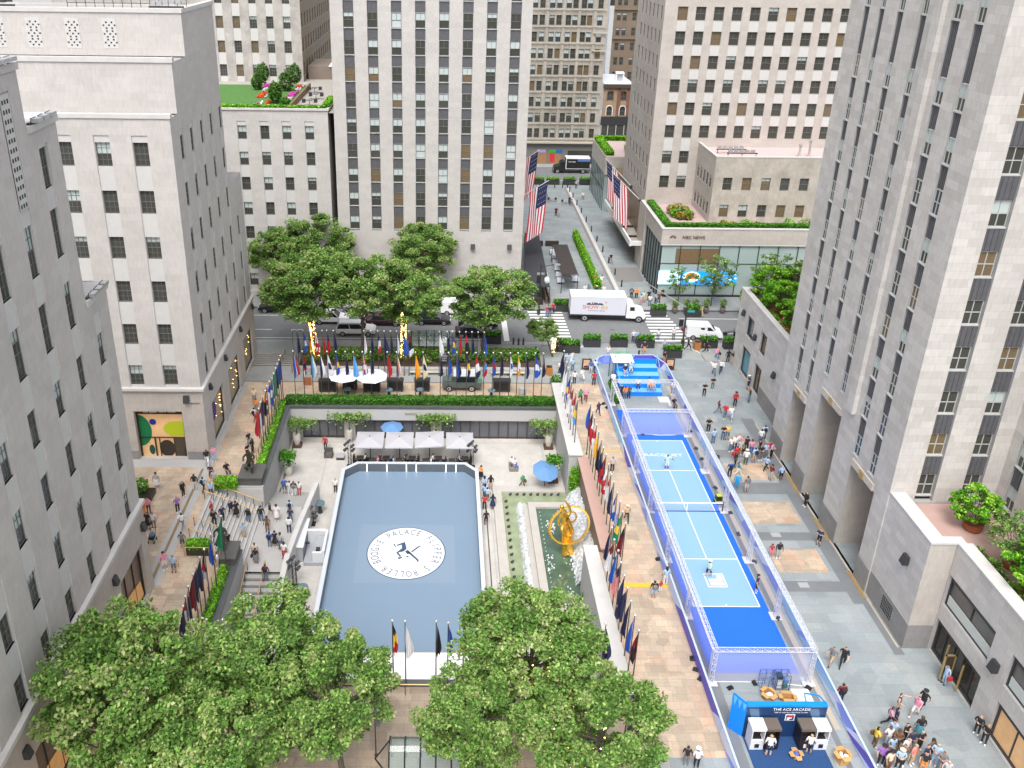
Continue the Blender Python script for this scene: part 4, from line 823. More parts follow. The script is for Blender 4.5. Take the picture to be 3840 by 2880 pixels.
for a, b in zip(div, div[1:]): m.use(CAPST).prism([(a[0], a[1]), (a[0]+.45, a[1]), (b[0]+.45, b[1]), (b[0], b[1])], D, (-1.6))
wall('divider_wall', 'curved pale stone wall between the stairs and the rink terrace', m)
# ---- rink
RX0, RX1, RY0, RY1 = -9.75, 3.5, 50.4, 74.65
poly = [(RX0, RY0), (RX1, RY0), (RX1, 73.45), (2.45, RY1), (-8.5, RY1), (RX0, 73.5)]
RINKM = M((.17, .24, .325), .35, var=.035, scale=.35, name='rink_floor_paint')
m = MB(); m.use(RINKM).poly([(x, y, D+.03) for x, y in poly]); struct('rink_floor', m)
c0 = at(1523, 2073, D); rad = (at(1671, 2073, D)-at(1375, 2073, D)).x/2
DKB = M((.035, .075, .14), .5, name='logo_ink'); WH2 = M((.70, .70, .70), .6, name='logo_white')
lg = thing('floor_logo', 'round white floor emblem with dark blue lettering on the blue rink', 'floor logo', (c0.x, c0.y, D+.03))
m = MB(); m.use(M((.19, .26, .34), .4)).rect(-4.4, 4.4, -3.95, 3.95, .004); m.build('vinyl_square', None, lg, local=True)
m = MB(); disc_ = lambda r_, z, mt, n=64: m.use(mt).poly([(r_*math.cos(2*PI*i/n), r_*math.sin(2*PI*i/n), z) for i in range(n)])
disc_(rad, .010, DKB); disc_(rad-.09, .016, WH2); m.build('disc', None, lg, local=True)
TX = "PALACE FLIPPER'S ROLLER BOOGIE "
for i, ch in enumerate(TX):
    if ch == ' ': continue
    a = math.radians(126-i*360/len(TX)); rr_ = rad*.79
    o = text('letter', ch, rad*.30, (0, 0, 0), (0, 0, a-PI/2), DKB, ext=0.003, sx=.72 if ch != 'I' else .7)
    o.parent = lg; o.location = (rr_*math.cos(a), rr_*math.sin(a), .022); 
    o.scale = (.66, 1, 1)
m = MB(); m.use(DKB)
def lp(*pts):
    m.poly([tuple(Vector((*(at(1180+x/3.456, 1900+y/3.456, D)-c0).xy, .024))) for x, y in pts])
lp((1065, 515), (1068, 498), (1170, 462), (1182, 505), (1130, 500)); lp((1182, 505), (1192, 555), (1150, 588), (1130, 545), (1130, 500)); lp((1150, 588), (1085, 600), (1055, 602), (1130, 545)); lp((1085, 600), (1125, 650), (1100, 655), (1055, 602))
lp((1170, 585), (1205, 565), (1250, 605), (1200, 625)); lp((1205, 565), (1345, 690), (1340, 715), (1220, 615)); lp((1250, 585), (1345, 515), (1358, 528), (1262, 600)); lp((1030, 480), (1060, 530), (1040, 525), (1018, 490)); lp((1340, 700), (1360, 712), (1335, 722), (1318, 708)); lp((1075, 665), (1130, 655), (1138, 668), (1085, 690)); lp((1175, 640), (1225, 645), (1200, 668)); lp((1350, 508), (1380, 515), (1362, 535))
m.build('skater_figure', None, lg, local=True)
rb = thing('rink_barrier', 'low white topped barrier with dark panels and white light strips around the blue rink', 'barrier', (-3, 62, D))
m = MB(); m2 = MB(); m2.use(M((.10, .115, .13), .25, var=.2, scale=.6))
outer = [(RX0-.36, RY0), (RX1+.36, RY0), (RX1+.36, 73.6), (2.6, RY1+.33), (-8.65, RY1+.33), (RX0-.36, 73.65)]
for i in range(6):
    a, b, c_, d_ = poly[i], poly[(i+1) % 6], outer[(i+1) % 6], outer[i]
    if i == 0: continue
    m.use(P(205, 212, 220)).prism([a, b, c_, d_], D+.96, D+1.02)
    m2.prism([a, b, (c_[0]*.5+b[0]*.5, c_[1]*.5+b[1]*.5), (d_[0]*.5+a[0]*.5, d_[1]*.5+a[1]*.5)], D, D+.95)
m.build('white_rail_top', None, rb); m2.build('barrier_panel', None, rb)
for px in (608, 865, 1120, 1248, 1632, 1762):
    x = atY(1200+px/3.456, 1750, RY1).x; q = MB(); q.use(M((.95, .92, 1.0), .4, emit=2.2, name='light_strip')).box(x-.03, x+.03, RY1-.04, RY1-.005, D+.04, D+.94); q.build('light_strip', None, rb)
m = MB(); m.use(WHITE).rect(-10.2, 3.9, 47.3, 50.3, D+.012); o = m.build('white_floor_mat'); tag(o, 'plain pale mat on the terrace at the near end of the blue rink', 'mat')
# ---- fountain
WAT = M((.24, .28, .17), .08, var=.45, scale=1.3, name='green_water'); WAT2 = M((.07, .12, .08), .05, var=.6, scale=.8, name='deep_green_water')
FOAM = bpy.data.materials.new('foam'); FOAM.use_nodes = True; t_ = FOAM.node_tree; b_ = t_.nodes['Principled BSDF']; b_.inputs['Base Color'].default_value = (.75, .77, .8, 1); b_.inputs['Roughness'].default_value = .5
tc = t_.nodes.new('ShaderNodeTexCoord'); nz = t_.nodes.new('ShaderNodeTexNoise'); nz.inputs['Scale'].default_value = 3.5; nz.inputs['Detail'].default_value = 8; nz.inputs['Roughness'].default_value = .75
cr = t_.nodes.new('ShaderNodeMapRange'); cr.inputs[1].default_value = .30; cr.inputs[2].default_value = .58; cr.inputs[3].default_value = 0.05; cr.inputs[4].default_value = .95
t_.links.new(tc.outputs['Object'], nz.inputs[0]); t_.links.new(nz.outputs[0], cr.inputs[0]); t_.links.new(cr.outputs[0], b_.inputs['Alpha'])
fo = thing('fountain', 'rectangular stone fountain basin with green water beside the rink', 'fountain', (9, 62, D)); FST = M((.43, .405, .37), .6, var=.14, scale=1.5)
m = MB(); m.use(FST).box(5.2, 6.05, 54.0, 71.7, D, D+.45).box(6.05, 12.45, 70.75, 71.7, D, D+.45).box(7.95, 8.3, 54.9, 69.0, D, D+.36).box(8.5, 9.2, 54.9, 69.0, D, D+.5).box(8.3, 8.5, 54.9, 69, D, D+.2).box(9.2, 12.4, 68.2, 69.0, D, D+.5).box(6.05, 13.5, 54.0, 54.9, D, D+.5); m.use(GRAYST).box(12.42, 12.75, 55, 70.5, D, D+.2); m.build('basin', None, fo)
m = MB(); m.use(WAT).rect(6.05, 8.0, 54.9, 70.75, D+.25).rect(8.0, 12.45, 69.0, 70.75, D+.25); m.build('shallow_water', None, fo)
m = MB(); m.use(WAT2).rect(9.2, 13.55, 54.9, 68.2, D+.3); m.build('deep_water', None, fo)
sp_ = []
for i in range(15): sp_.append((6.4, 55.6+i*.98))
for i in range(8): sp_.append((6.9+i*.68, 70.45))
for x, y in sp_: q = MB(); q.use(DKMETAL).lathe((x, y, D+.2), [(.13, 0), (.15, .12), (.1, .2)], 8).ball((x+.1, y+.05, D+.38), .09, 6, 4); q.build('spout', None, fo)
def sheet(name, pts0, pts1, n, mat, par, amp=.06, seed=1):
    """ruffled sheet of falling water between two edge lines"""
    r_ = random.Random(seed); vs = []; L = 6
    for i in range(n+1):
        t = i/n
        for j in range(L+1):
            s_ = j/L; p = Vector(pts0[0]).lerp(Vector(pts0[1]), t).lerp(Vector(pts1[0]).lerp(Vector(pts1[1]), t), s_); p.z -= 0
            vs.append((p.x+r_.uniform(-amp, amp), p.y+r_.uniform(-amp, amp), p.z+(1-s_)*s_*1.2+r_.uniform(-amp, amp)))
    fs = [(i*(L+1)+j, i*(L+1)+j+1, (i+1)*(L+1)+j+1, (i+1)*(L+1)+j) for i in range(n) for j in range(L)]
    m_ = MB(); m_.use(mat).add(vs, fs); return m_.build(name, None, par, smooth=True)
sheet('falling_water', [(13.4, 69.8, -2.4), (13.4, 57.5, -2.4)], [(12.2, 69.6, D+.35), (11.6, 57.5, D+.35)], 50, FOAM, fo, .09, 2); sheet('falling_water', [(13.5, 69.5, -2.0), (13.5, 59, -2.0)], [(12.7, 69.6, D+.35), (12.5, 58, D+.35)], 46, FOAM, fo, .08, 3)
sheet('spray_curtain', [(7.95, 68.5, D+.65), (7.95, 55, D+.65)], [(7.35, 68.6, D+.27), (7.3, 55, D+.27)], 40, FOAM, fo, .05, 4)
m = MB(); m.use(FOAM)
rr = random.Random(6)
for cx, cy, n, s_ in ((10.4, 65.2, 26, .5), (10.7, 55.9, 30, .6), (12.2, 66, 50, .8), (12.1, 60, 60, 1.0), (9.9, 60, 16, .9)):
    for i in range(n): m.ball((cx+rr.gauss(0, s_*.4), cy+rr.gauss(0, s_), D+.33+rr.random()*.15), rr.uniform(.05, .14), 5, 3)
for i in range(22): m.ball((9.55, 55.6+i*.57, D+.36), .06, 5, 3); m.ball((12.0, 55.8+i*.5, D+.36), .06, 5, 3)
m.build('foam_jets', None, fo)
# ------------------------------------------------------------------ skin-grown figures
def grow(joints, edges, name, sub=1, root=0, keep=False):
    me = bpy.data.meshes.new(name); me.from_pydata([j[:3] for j in joints], edges, []); me.update()
    o = bpy.data.objects.new(name, me); C.objects.link(o); md = o.modifiers.new('s', 'SKIN'); md.use_smooth_shade = True
    for i, j in enumerate(joints):
        sv_ = me.skin_vertices[0].data[i]; sv_.radius = (j[3], j[4] if len(j) > 4 else j[3]); sv_.use_root = (i == root)
    if sub: sm = o.modifiers.new('u', 'SUBSURF'); sm.levels = sub; sm.render_levels = sub
    dg = bpy.context.evaluated_depsgraph_get(); dg.update(); nm = bpy.data.meshes.new_from_object(o.evaluated_get(dg)); bpy.data.objects.remove(o)
    nm.name = name; nm.polygons.foreach_set('use_smooth', [True]*len(nm.polygons)); return nm
GOLD = M((.83, .50, .08), .25, .8, var=.12, scale=2, name='gilded_bronze')
pb = at(1780+1335/3.8138, 1700+1500/3.8138, D+.3); yp = pb.y+.9
gs = thing('golden_statue', 'gilded bronze figure lying across a large golden ring above the fountain', 'statue', (pb.x, yp, D+.3))
def gp(x, y, dy=0): v = atY(1780+x/3.8138, 1700+y/3.8138, yp+dy); return (v.x-pb.x, dy, v.z-D-.3)
rock = [gp(1330, 1490)+(.75, .55), gp(1325, 1400)+(.85, .6), gp(1320, 1280)+(.62, .5), gp(1320, 1180)+(.55, .45), gp(1315, 1080)+(.5, .4), gp(1300, 990)+(.38, .3)]
rock[0] = (rock[0][0], -.4, -.2, .85, .8); rock[1] = (rock[1][0], -.2, rock[1][2], .62, .6)
o = bpy.data.objects.new('gilded_rock', grow(rock, [(i, i+1) for i in range(5)], 'gilded_rock', 2)); o.data.materials.append(GOLD); C.objects.link(o); o.parent = gs
cxr, _, czr = gp(1355, 1040); R_ = (gp(1620, 1000)[0]-gp(1085, 1050)[0])/2
m = MB(); m.use(GOLD); N = 44; ring = []
for i in range(N):
    a = 2*PI*i/N; px_ = math.cos(a)*R_; q_ = math.sin(a)
    ring.append((cxr+px_, .75*R_*q_*.6+.1, czr+q_*R_*.80+px_*.22))
w_ = .24
vs = []; fs = []
for i, p in enumerate(ring):
    o_ = (Vector(p)-Vector((cxr, .1, czr))).normalized(); ax = Vector((0, .85, -.52))
    for s1, s2 in ((-1, 0), (1, 0), (1, 1), (-1, 1)): vs.append(tuple(Vector(p)+ax*w_*s1*1.3+o_*.12*s2))
for i in range(N):
    for k_ in range(4): a_ = i*4+k_; b2 = i*4+(k_+1) % 4; c2 = ((i+1) % N)*4; fs.append((a_, b2, c2+(k_+1) % 4, c2+k_))
m.add(vs, fs)
for i in range(0, N): o_ = (Vector(ring[i])-Vector((cxr, .1, czr))).normalized(); p = Vector(ring[i])+o_*.13; m.ball(p, .07+.03*(i % 3), 6, 4)
m.build('zodiac_ring', None, gs, local=True)
J = [gp(1290, 1000)+(.30, .26), gp(1285, 930)+(.26, .22), gp(1285, 870)+(.34, .27), gp(1262, 810)+(.12,), gp(1250, 780)+(.2, .2), gp(1245, 735)+(.19, .2),
     gp(1345, 880, .1)+(.17,), gp(1372, 830, .1)+(.12,), gp(1350, 760, .1)+(.1,), gp(1310, 700, .1)+(.09,), gp(1290, 672, .1)+(.13,),
     gp(1225, 900, -.1)+(.16,), gp(1195, 970, -.2)+(.12,), gp(1215, 1040, -.3)+(.1,),
     gp(1345, 960, -.2)+(.22,), gp(1385, 1070, -.35)+(.17,), gp(1410, 1140, -.35)+(.13,), gp(1365, 1185, -.4)+(.1,), gp(1325, 1165, -.45)+(.09,),
     gp(1250, 1050, -.2)+(.22,), gp(1245, 1100, -.5)+(.17,), gp(1290, 1150, -.5)+(.12,), gp(1330, 1190, -.5)+(.1,)]
E_ = [(0, 1), (1, 2), (2, 3), (3, 4), (4, 5), (2, 6), (6, 7), (7, 8), (8, 9), (9, 10), (2, 11), (11, 12), (12, 13), (0, 14), (14, 15), (15, 16), (16, 17), (17, 18), (0, 19), (19, 20), (20, 21), (21, 22)]
o = bpy.data.objects.new('flying_figure', grow(J, E_, 'flying_figure', 2)); o.data.materials.append(GOLD); C.objects.link(o); o.parent = gs
m = MB(); m.use(GOLD)
for i in range(12): a = PI*(i/11); p = Vector(gp(1395-25*math.cos(a*1.0)*0, 900)); m.ball((gp(1400, 930)[0]+.35*math.cos(PI*1.5+a), .2, gp(1400, 930)[2]+.55*math.sin(PI*1.5+a)), .09, 6, 4)
m.build('drapery_loop', None, gs, local=True)
# dark bronze figures on pedestals by the stairs
def bronze_statue(label, x0, x1, y0, y1, fx, fy):
    t = thing('bronze_statue', label, 'statue', ((x0+x1)/2, (y0+y1)/2, 0), 'bronze statues on plinths by the stairs'); PL = M((.10, .098, .092), .5, var=.15, scale=1)
    m_ = MB(); m_.use(PL).box(x0, x1, y0, y1, -.02, .72).box(x0-.08, x1+.08, y0-.08, y1+.08, .72, .86); m_.build('plinth', None, t)
    j = [(0, 0, 1.0, .22), (0, 0, 1.35, .2), (0, 0, 1.7, .27), (0, 0, 1.95, .09), (0, 0, 2.15, .16), (.3, .05, 1.75, .12), (.5, -.1, 1.45, .1), (.35, -.4, 1.5, .08), (-.3, .05, 1.75, .12), (-.55, -.05, 1.5, .1), (-.5, -.35, 1.2, .09), (.2, -.1, .85, .2), (.3, -.6, .75, .15), (.25, -.7, .2, .1), (-.2, -.1, .85, .2), (-.35, -.5, .6, .15), (-.2, -.1, .2, .12), (0, .25, .75, .3), (0, .1, .25, .35)]
    e = [(0, 1), (1, 2), (2, 3), (3, 4), (2, 5), (5, 6), (6, 7), (2, 8), (8, 9), (9, 10), (0, 11), (11, 12), (12, 13), (0, 14), (14, 15), (15, 16), (0, 17), (17, 18)]
    o_ = bpy.data.objects.new('figure', grow(j, e, 'bronze_figure', 1)); o_.data.materials.append(BRONZE); C.objects.link(o_); o_.parent = t; o_.location = Vector((fx, fy, .86))-t.location; return t
bronze_statue('dark bronze figure on a dark plinth between the flag row and the upper stairs', -18.7, -16.6, 66.3, 68.5, -17.8, 67.5)
bronze_statue('dark bronze figure on a plinth near the small hedge planter by the stairs', -18.1, -16.55, 55.2, 57.3, -17.8, 56.6)
# hedges on the parapets
hedge('long low hedge along the top of the wall at the far end of the rink', -16.9, 12.4, 81.15, 82.2, 0, .75, 200, [LEAF[0], LEAFH[0], LEAFH[1], LEAFH[2]])
hedge('low hedge on the left rink wall, between flagpoles and far corner', -17.5, -16.95, 69.0, 81.1, 0, .7, 380, LEAFB)
hedge('low bright hedge on top of the left wall of the rink, nearer the camera', -17.45, -16.98, 43.6, 54.6, 0, .7, 420, LEAFB)
hedge('short low hedge left of the plinth with the far bronze statue', -20.7, -18.85, 65.6, 66.6, .1, .85, 420, LEAFB)
hp = thing('planter', 'small dark planter with a clipped hedge behind a brass rail, by the near bronze statue', 'planter', (-19.8, 57, 0)); m = MB(); m.use(BRONZE).box(-20.8, -19, 56.5, 57.3, 0, .7); m.build('box', None, hp); hedge('', -20.75, -19.05, 56.55, 57.25, .7, 1.15, 420, LEAFB, par=hp, name='hedge_top'); m = MB(); m.use(BRASS).tube((-20.9, 56.4, .95), (-18.9, 56.4, .95), .035).tube((-20.9, 56.4, 0), (-20.9, 56.4, .95), .03).tube((-18.9, 56.4, 0), (-18.9, 56.4, .95), .03); m.build('rail', None, hp)
# handrails
def rail(label, pts, h=.95, ns=6, mat=None, post=DKMETAL, group='brass handrails around the rink'):
    t = thing('handrail', label, 'handrail', pts[0], group); m_ = MB(); m_.use(mat or BRASS).path([(p[0], p[1], p[2]+h) for p in pts], .045); m_.build('rail', None, t); P0, P1 = Vector(pts[0]), Vector(pts[-1])
    for i in range(ns+1): p = P0.lerp(P1, i/ns); q = MB(); q.use(post).tube(p, (p.x, p.y, p.z+h), .03, n=5); q.build('post', None, t)
    return t
rail('brass handrail sloping down the upper stairs, on the far side by the bronze statue', [(-21.2, 65.6, 0), (-16.5, 65.6, -2.2)]); rail('brass handrail running down the middle of the upper stairs, beyond the walking people', [(-21.3, 64.2, 0), (-16.6, 64.2, -2.2)])
rail('short brass handrail at the top of the upper stairs, left of the middle', [(-21.2, 60.4, 0), (-19.2, 60.4, -1)], ns=3); rail('short brass handrail at the top of the upper stairs, close to the near statue', [(-21.2, 58.9, 0), (-19.2, 58.9, -1)], ns=3)
rail('brass handrail down the left wall side of the lower stairs', [(-16.2, 57.5, -2.3), (-16.2, 50.8, -4.0)]); rail('brass handrail down the centre of the lower stairs', [(-14.7, 57.6, -2.3), (-14.7, 50.8, -4.0)])
rail('long brass rail between the near left flagpoles and the bright hedge', [(-17.8, 56.0, 0), (-17.8, 43.8, 0)], ns=12); rail('long brass rail between the far left flagpoles and the hedge', [(-17.8, 69, 0), (-17.8, 82, 0)], ns=12)
rail('brass rail along the near end of the rink behind the near trees', [(-16, 42.6, 0), (11.5, 42.6, 0)], ns=14); rail('brass handrail in the middle of the wide steps at the street, upper left', [(-19.0, 88.4, 0), (-19.0, 93.0, .2)], ns=3); rail('short brass handrail on the right edge of the wide steps at the street, upper left', [(-17.4, 88.4, 0), (-17.4, 91.5, .15)], ns=3)
# ------------------------------------------------------------------ tennis court enclosure
m = MB(); m.use(M((.008, .12, .72), .6, var=.05, scale=.6, name='blue_court_carpet')).rect(18.95, 25.15, 44.6, 80.6, .02); struct('court_carpet', m)
CX0, CX1, CY0, CY1 = 19.48, 24.58, 51.0, 74.5
m = MB(); m.use(M((.21, .37, .60), .55, var=.03, scale=.7, name='light_blue_court')).rect(CX0, CX1, CY0, CY1, .026); struct('court_surface', m)
m = MB(); m.use(WHITE); w_ = .07
for x in (CX0, CX1): m.rect(x-w_/2, x+w_/2, CY0, CY1, .031)
for y in (CY0, CY1, 56.45, 69.15): m.rect(CX0, CX1, y-w_/2, y+w_/2, .035)
xc = (CX0+CX1)/2; m.rect(xc-w_/2, xc+w_/2, 56.45, 69.15, .039).rect(xc-.04, xc+.04, CY0, CY0+.25, .039).rect(xc-.04, xc+.04, CY1-.25, CY1, .039); struct('court_lines', m)
o = text('painted_word', 'RACQUET', .62, (22.05, 71.8, .04), (0, 0, 0), WHITE, None, ext=.002, sx=1.35); tag(o, 'white word RACQUET painted across the far end of the light blue court', 'painted word')
t = thing('painted_emblem', 'white boxed sportswear emblem painted on the light blue court, near end', 'painted emblem', (22.0, 53.9, .04)); m = MB(); m.use(WHITE); a = .78
for r_ in ((-a, a, -a, -a+.1), (-a, a, a-.1, a), (-a, -a+.1, -a+.1, a-.1), (a-.1, a, -a+.1, a-.1), (-.52, .58, -.56, -.24), (-.52, .58, -.12, .16), (.2, .58, .16, .56)): m.rect(*r_, 0)
m.build('emblem', None, t, local=True)
n_ = thing('tennis_net', 'low tennis net stretched across the light blue court', 'net', (22, 62.8, 0)); m = MB(); m.use(NET2).quad((-3.0, 0, .06), (3.2, 0, .06), (3.2, 0, .95), (-3.0, 0, .95)); m.build('mesh', None, n_, local=True)
m = MB(); m.use(WHITE).box(-3.0, 3.2, -.03, .03, .9, .99).box(-.04, .04, -.02, .02, .05, .9); m.use(M((.02, .05, .12), .6)).box(-3, 3.2, -.03, .03, .03, .09); m.build('net_tape', None, n_, local=True)
for x in (-3.0, 3.2): m = MB(); m.use(DKMETAL).tube((x, 0, 0), (x, 0, 1.05), .05, n=8); m.build('post', None, n_, local=True)
def truss(mb, p, q, s=.29, bay=.5, mat=STEEL):
    p = Vector(p); q = Vector(q); d = (q-p); L = d.length; d.normalize(); u = d.orthogonal().normalized() if abs(d.z) < .9 else Vector((1, 0, 0)); w2 = d.cross(u).normalized(); u = w2.cross(d).normalized(); h = s/2
    mb.use(mat); cs_ = [u*h+w2*h, -u*h+w2*h, -u*h-w2*h, u*h-w2*h]
    for c_ in cs_: mb.tube(p+c_, q+c_, .028, n=4)
    n = max(1, int(L/bay))
    for i in range(n+1):
        b_ = p+d*(L*i/n)
        for k_ in range(4):
            mb.tube(b_+cs_[k_], b_+cs_[(k_+1) % 4], .015, n=3, cap=False)
            if i < n: mb.tube(b_+cs_[k_], b_+d*(L/n)+cs_[(k_+1) % 4], .013, n=3, cap=False)
ALU = M((.62, .63, .66), .45, .2, name='bright_truss')
tf = thing('truss_frame', 'white metal truss frame with hanging netting around the blue tennis court', 'truss frame', (22, 63, 0))
ys_ = [43.8, 50.0, 56.3, 62.9, 69.0, 75.5, 81.8]; TX0, TX1, TZ = 18.68, 25.42, 2.95
for x, nm in ((TX0, 0), (TX1, 1)):
    m = MB(); truss(m, (x, 43.8, TZ), (x, 81.8, TZ), mat=ALU); m.build('long_beam', None, tf)
for y in (43.8, 75.5, 81.8): m = MB(); truss(m, (TX0, y, TZ-.02), (TX1, y, TZ-.02), mat=ALU); m.build('cross_beam', None, tf)
for y in ys_:
    for x in (TX0, TX1):
        m = MB(); truss(m, (x, y, .1), (x, y, TZ-.1), mat=ALU); m.build('upright', None, tf)
        m = MB(); m.use(P(215, 212, 215)).box(x-.42, x+.42, y-.42, y+.42, .03, .08); m.build('base_plate', None, tf)
for nt_, nm, a, b in ((NET2, 'side_netting', (TX1, 43.8), (TX1, 81.8)), (NET, 'side_netting', (TX0, 43.8), (TX0, 75.5)), (NET, 'end_netting', (TX0, 43.8), (TX1, 43.8)), (NET, 'end_netting', (TX0, 75.5), (TX1, 75.5))): m = MB(); m.use(nt_).quad((*a, .1), (*b, .1), (*b, TZ), (*a, TZ)); m.build(nm, None, tf)
# printed fence
FEN = bpy.data.materials.new('printed_fence'); FEN.use_nodes = True; t_ = FEN.node_tree; b_ = t_.nodes['Principled BSDF']
tc = t_.nodes.new('ShaderNodeTexCoord'); sp = t_.nodes.new('ShaderNodeSeparateXYZ'); ma = t_.nodes.new('ShaderNodeMath'); ma.operation = 'MULTIPLY_ADD'; ma.inputs[1].default_value = 1.6
cbn = t_.nodes.new('ShaderNodeCombineXYZ'); nz = t_.nodes.new('ShaderNodeTexVoronoi'); nz.inputs['Scale'].default_value = .33
t_.links.new(tc.outputs['Object'], sp.inputs[0]); t_.links.new(sp.outputs[2], ma.inputs[0]); t_.links.new(sp.outputs[1], ma.inputs[2]); t_.links.new(ma.outputs[0], cbn.inputs[0]); t_.links.new(sp.outputs[2], cbn.inputs[1]); t_.links.new(sp.outputs[0], cbn.inputs[2]); t_.links.new(cbn.outputs[0], nz.inputs['Vector'])
s3 = t_.nodes.new('ShaderNodeSeparateXYZ'); t_.links.new(nz.outputs['Color'], s3.inputs[0]); rp = t_.nodes.new('ShaderNodeValToRGB'); rp.color_ramp.interpolation = 'CONSTANT'; e = rp.color_ramp.elements
e[0].color = (*s2l((150, 195, 235)), 1); e[1].position = .3; e[1].color = (*s2l((185, 200, 240)), 1)
for p_, c_ in ((.5, (95, 85, 190)), (.68, (130, 150, 235)), (.85, (205, 215, 245))): q = e.new(p_); q.color = (*s2l(c_), 1)
t_.links.new(s3.outputs[0], rp.inputs[0]); t_.links.new(rp.outputs[0], b_.inputs['Base Color']); b_.inputs['Roughness'].default_value = .6
fn = thing('fence', 'waist high fence printed purple, white and light blue around court and booth', 'fence', (22, 63, 0))
fpts = [(18.12, 30), (18.12, 89.6), (18.7, 91.0), (19.4, 91.6), (25.4, 91.8), (26.45, 89.4), (26.45, 30)]
fseg = []
for a, b in zip(fpts, fpts[1:]):
    L = math.dist(a, b); n = max(1, round(L/2.45))
    for i in range(n): fseg.append(((a[0]+(b[0]-a[0])*i/n, a[1]+(b[1]-a[1])*i/n), (a[0]+(b[0]-a[0])*(i+1)/n, a[1]+(b[1]-a[1])*(i+1)/n)))
for a, b in fseg:
    if max(a[1], b[1]) < 34: continue
    dx, dy = b[0]-a[0], b[1]-a[1]; L = math.hypot(dx, dy); nx, ny = -dy/L*.03, dx/L*.03
    m = MB(); m.use(FEN).prism([(a[0]-nx, a[1]-ny), (b[0]-nx, b[1]-ny), (b[0]+nx, b[1]+ny), (a[0]+nx, a[1]+ny)], .06, 1.1); m.use(P(190, 205, 240)).prism([(a[0]-nx*2.3, a[1]-ny*2.3), (b[0]-nx*2.3, b[1]-ny*2.3), (b[0]+nx*2.3, b[1]+ny*2.3), (a[0]+nx*2.3, a[1]+ny*2.3)], 1.1, 1.14); m.build('fence_panel', None, fn)
# bleachers
bl = thing('bleachers', 'bright blue stepped bleachers at the street end of the court', 'bleachers', (22.4, 85, 0)); BLU = M((.0, .22, .80), .45, name='blue_bleacher'); BLUL = M((.17, .42, .78), .5, name='light_blue_tread')
for i in range(4):
    y = 83.7+i*1.0; m = MB(); m.use(BLU).box(20.0, 24.7, y, y+1.0, 0, .5+i*.5); m.use(BLUL).rect(20.0, 24.7, y, y+1.0, .505+i*.5); m.build('tier', None, bl)
m = MB(); m.use(BLU).box(20, 24.7, 87.7, 87.8, 0, 2.6); m.build('back_panel', None, bl)
m = MB(); m.use(P(120, 200, 240)); 
for x in (19.95, 24.75): m.path([(x, 83.7, .5), (x, 83.7, 1.3), (x, 87.7, 3.2), (x, 87.7, 2.0)], .04)
m.build('side_rail', None, bl)
cn = thing('canopy', 'small white canopy with a green frame and green script lettering, behind the bleachers', 'canopy', (20.7, 87.4, 0)); m = MB(); m.use(WHITE).box(19.5, 21.9, 86.4, 88.5, 2.75, 2.85); m.build('roof', None, cn)
for x in (19.55, 21.85):
    for y in (86.45, 88.45): m = MB(); m.use(P(40, 110, 90)).box(x-.04, x+.04, y-.04, y+.04, 0, 2.75); m.build('leg', None, cn)
text('sign_lettering', 'magnolia', .62, (20.75, 88.5, 3.12), (PI/2, 0, 0), P(70, 180, 130), cn, ext=.03)
t = thing('water_cooler', 'white and black drinks cooler beside the canopy', 'cooler', (19.6, 86.0, 0)); m = MB(); m.use(BLACK).box(-.3, .3, -.3, .3, 0, .95); m.build('cabinet', None, t, local=True); m = MB(); m.use(WHITE).lathe((0, 0, .95), [(.27, 0), (.3, .1), (.3, .4), (.2, .48)], 12); m.build('tank', None, t, local=True)
hedge('thin artificial green strip along the left of the bleachers', 19.25, 19.5, 81.9, 86.6, 0, .5, 260)
for x0, x1, y0, y1, lb in ((24.15, 25.35, 82.3, 83.5, 'square white board on the floor in front of the bleachers'), (24.0, 25.2, 42.0, 43.2, 'white board on the floor behind the game booth')):
    m = MB(); m.use(P(238, 235, 225)).box(x0, x1, y0, y1, .01, .06); tag(m.build('board'), lb, 'board', 'white floor boards')
# small black speakers/sandbags along the court
SBG = [(2680, 1706), (2693, 1715), (2610, 1683), (2631, 1722), (2682, 1830), (2738, 1924), (2769, 2004), (2828, 2108), (2917, 2320), (3030, 2580), (2738, 2580), (2829, 2562), (2410, 1630), (2470, 1618), (2588, 1618), (2262, 1515), (2276, 1530), (2468, 2098), (2595, 2470), (2609, 2512), (2625, 2545)]
m = MB(); m.use(BLACK).add([(-.22, -.16, 0), (.22, -.16, 0), (.22, .16, 0), (-.22, .16, 0), (-.1, -.06, .2), (.12, -.07, .22), (.1, .06, .2), (-.12, .07, .18)], [(0, 1, 5, 4), (1, 2, 6, 5), (2, 3, 7, 6), (3, 0, 4, 7), (4, 5, 6, 7), (3, 2, 1, 0)])
sb0 = m.build('sandbag'); tag(sb0, '', 'sandbag', 'black sandbags and cable blocks around the court')
SBL = ['by the right far upright', 'beside the one by the right far upright', 'on the far baseline carpet, right side', 'right of the far court corner', 'on the right border level with the far service boxes', 'right of the net post', 'just beyond the near right service boxes', 'against the right fence near the white box', 'by the second nearest right base plate', 'nearest right truss foot', 'on the grey floor behind the near netting, left of two', 'on the grey floor behind the near netting, right of two', 'at the left end of the far crossing cable', 'in the middle of the far crossing cable', 'at the right end of the far crossing cable', 'outside the left fence, level with the far netting', 'outside the left fence, second from the far netting', 'outside the left fence, level with the near service line', 'outside the left fence, furthest of three near the booth', 'outside the left fence, middle of three near the booth', 'outside the left fence, nearest of three by the booth']
for i, (x, y) in enumerate(SBG):
    p = at(x, y, .03); o = sb0 if i == 0 else sb0.copy()
    if i: C.objects.link(o)
    o.location = p; o.rotation_euler = (0, 0, i*1.3); o['label'] = 'small black sandbag '+SBL[i]
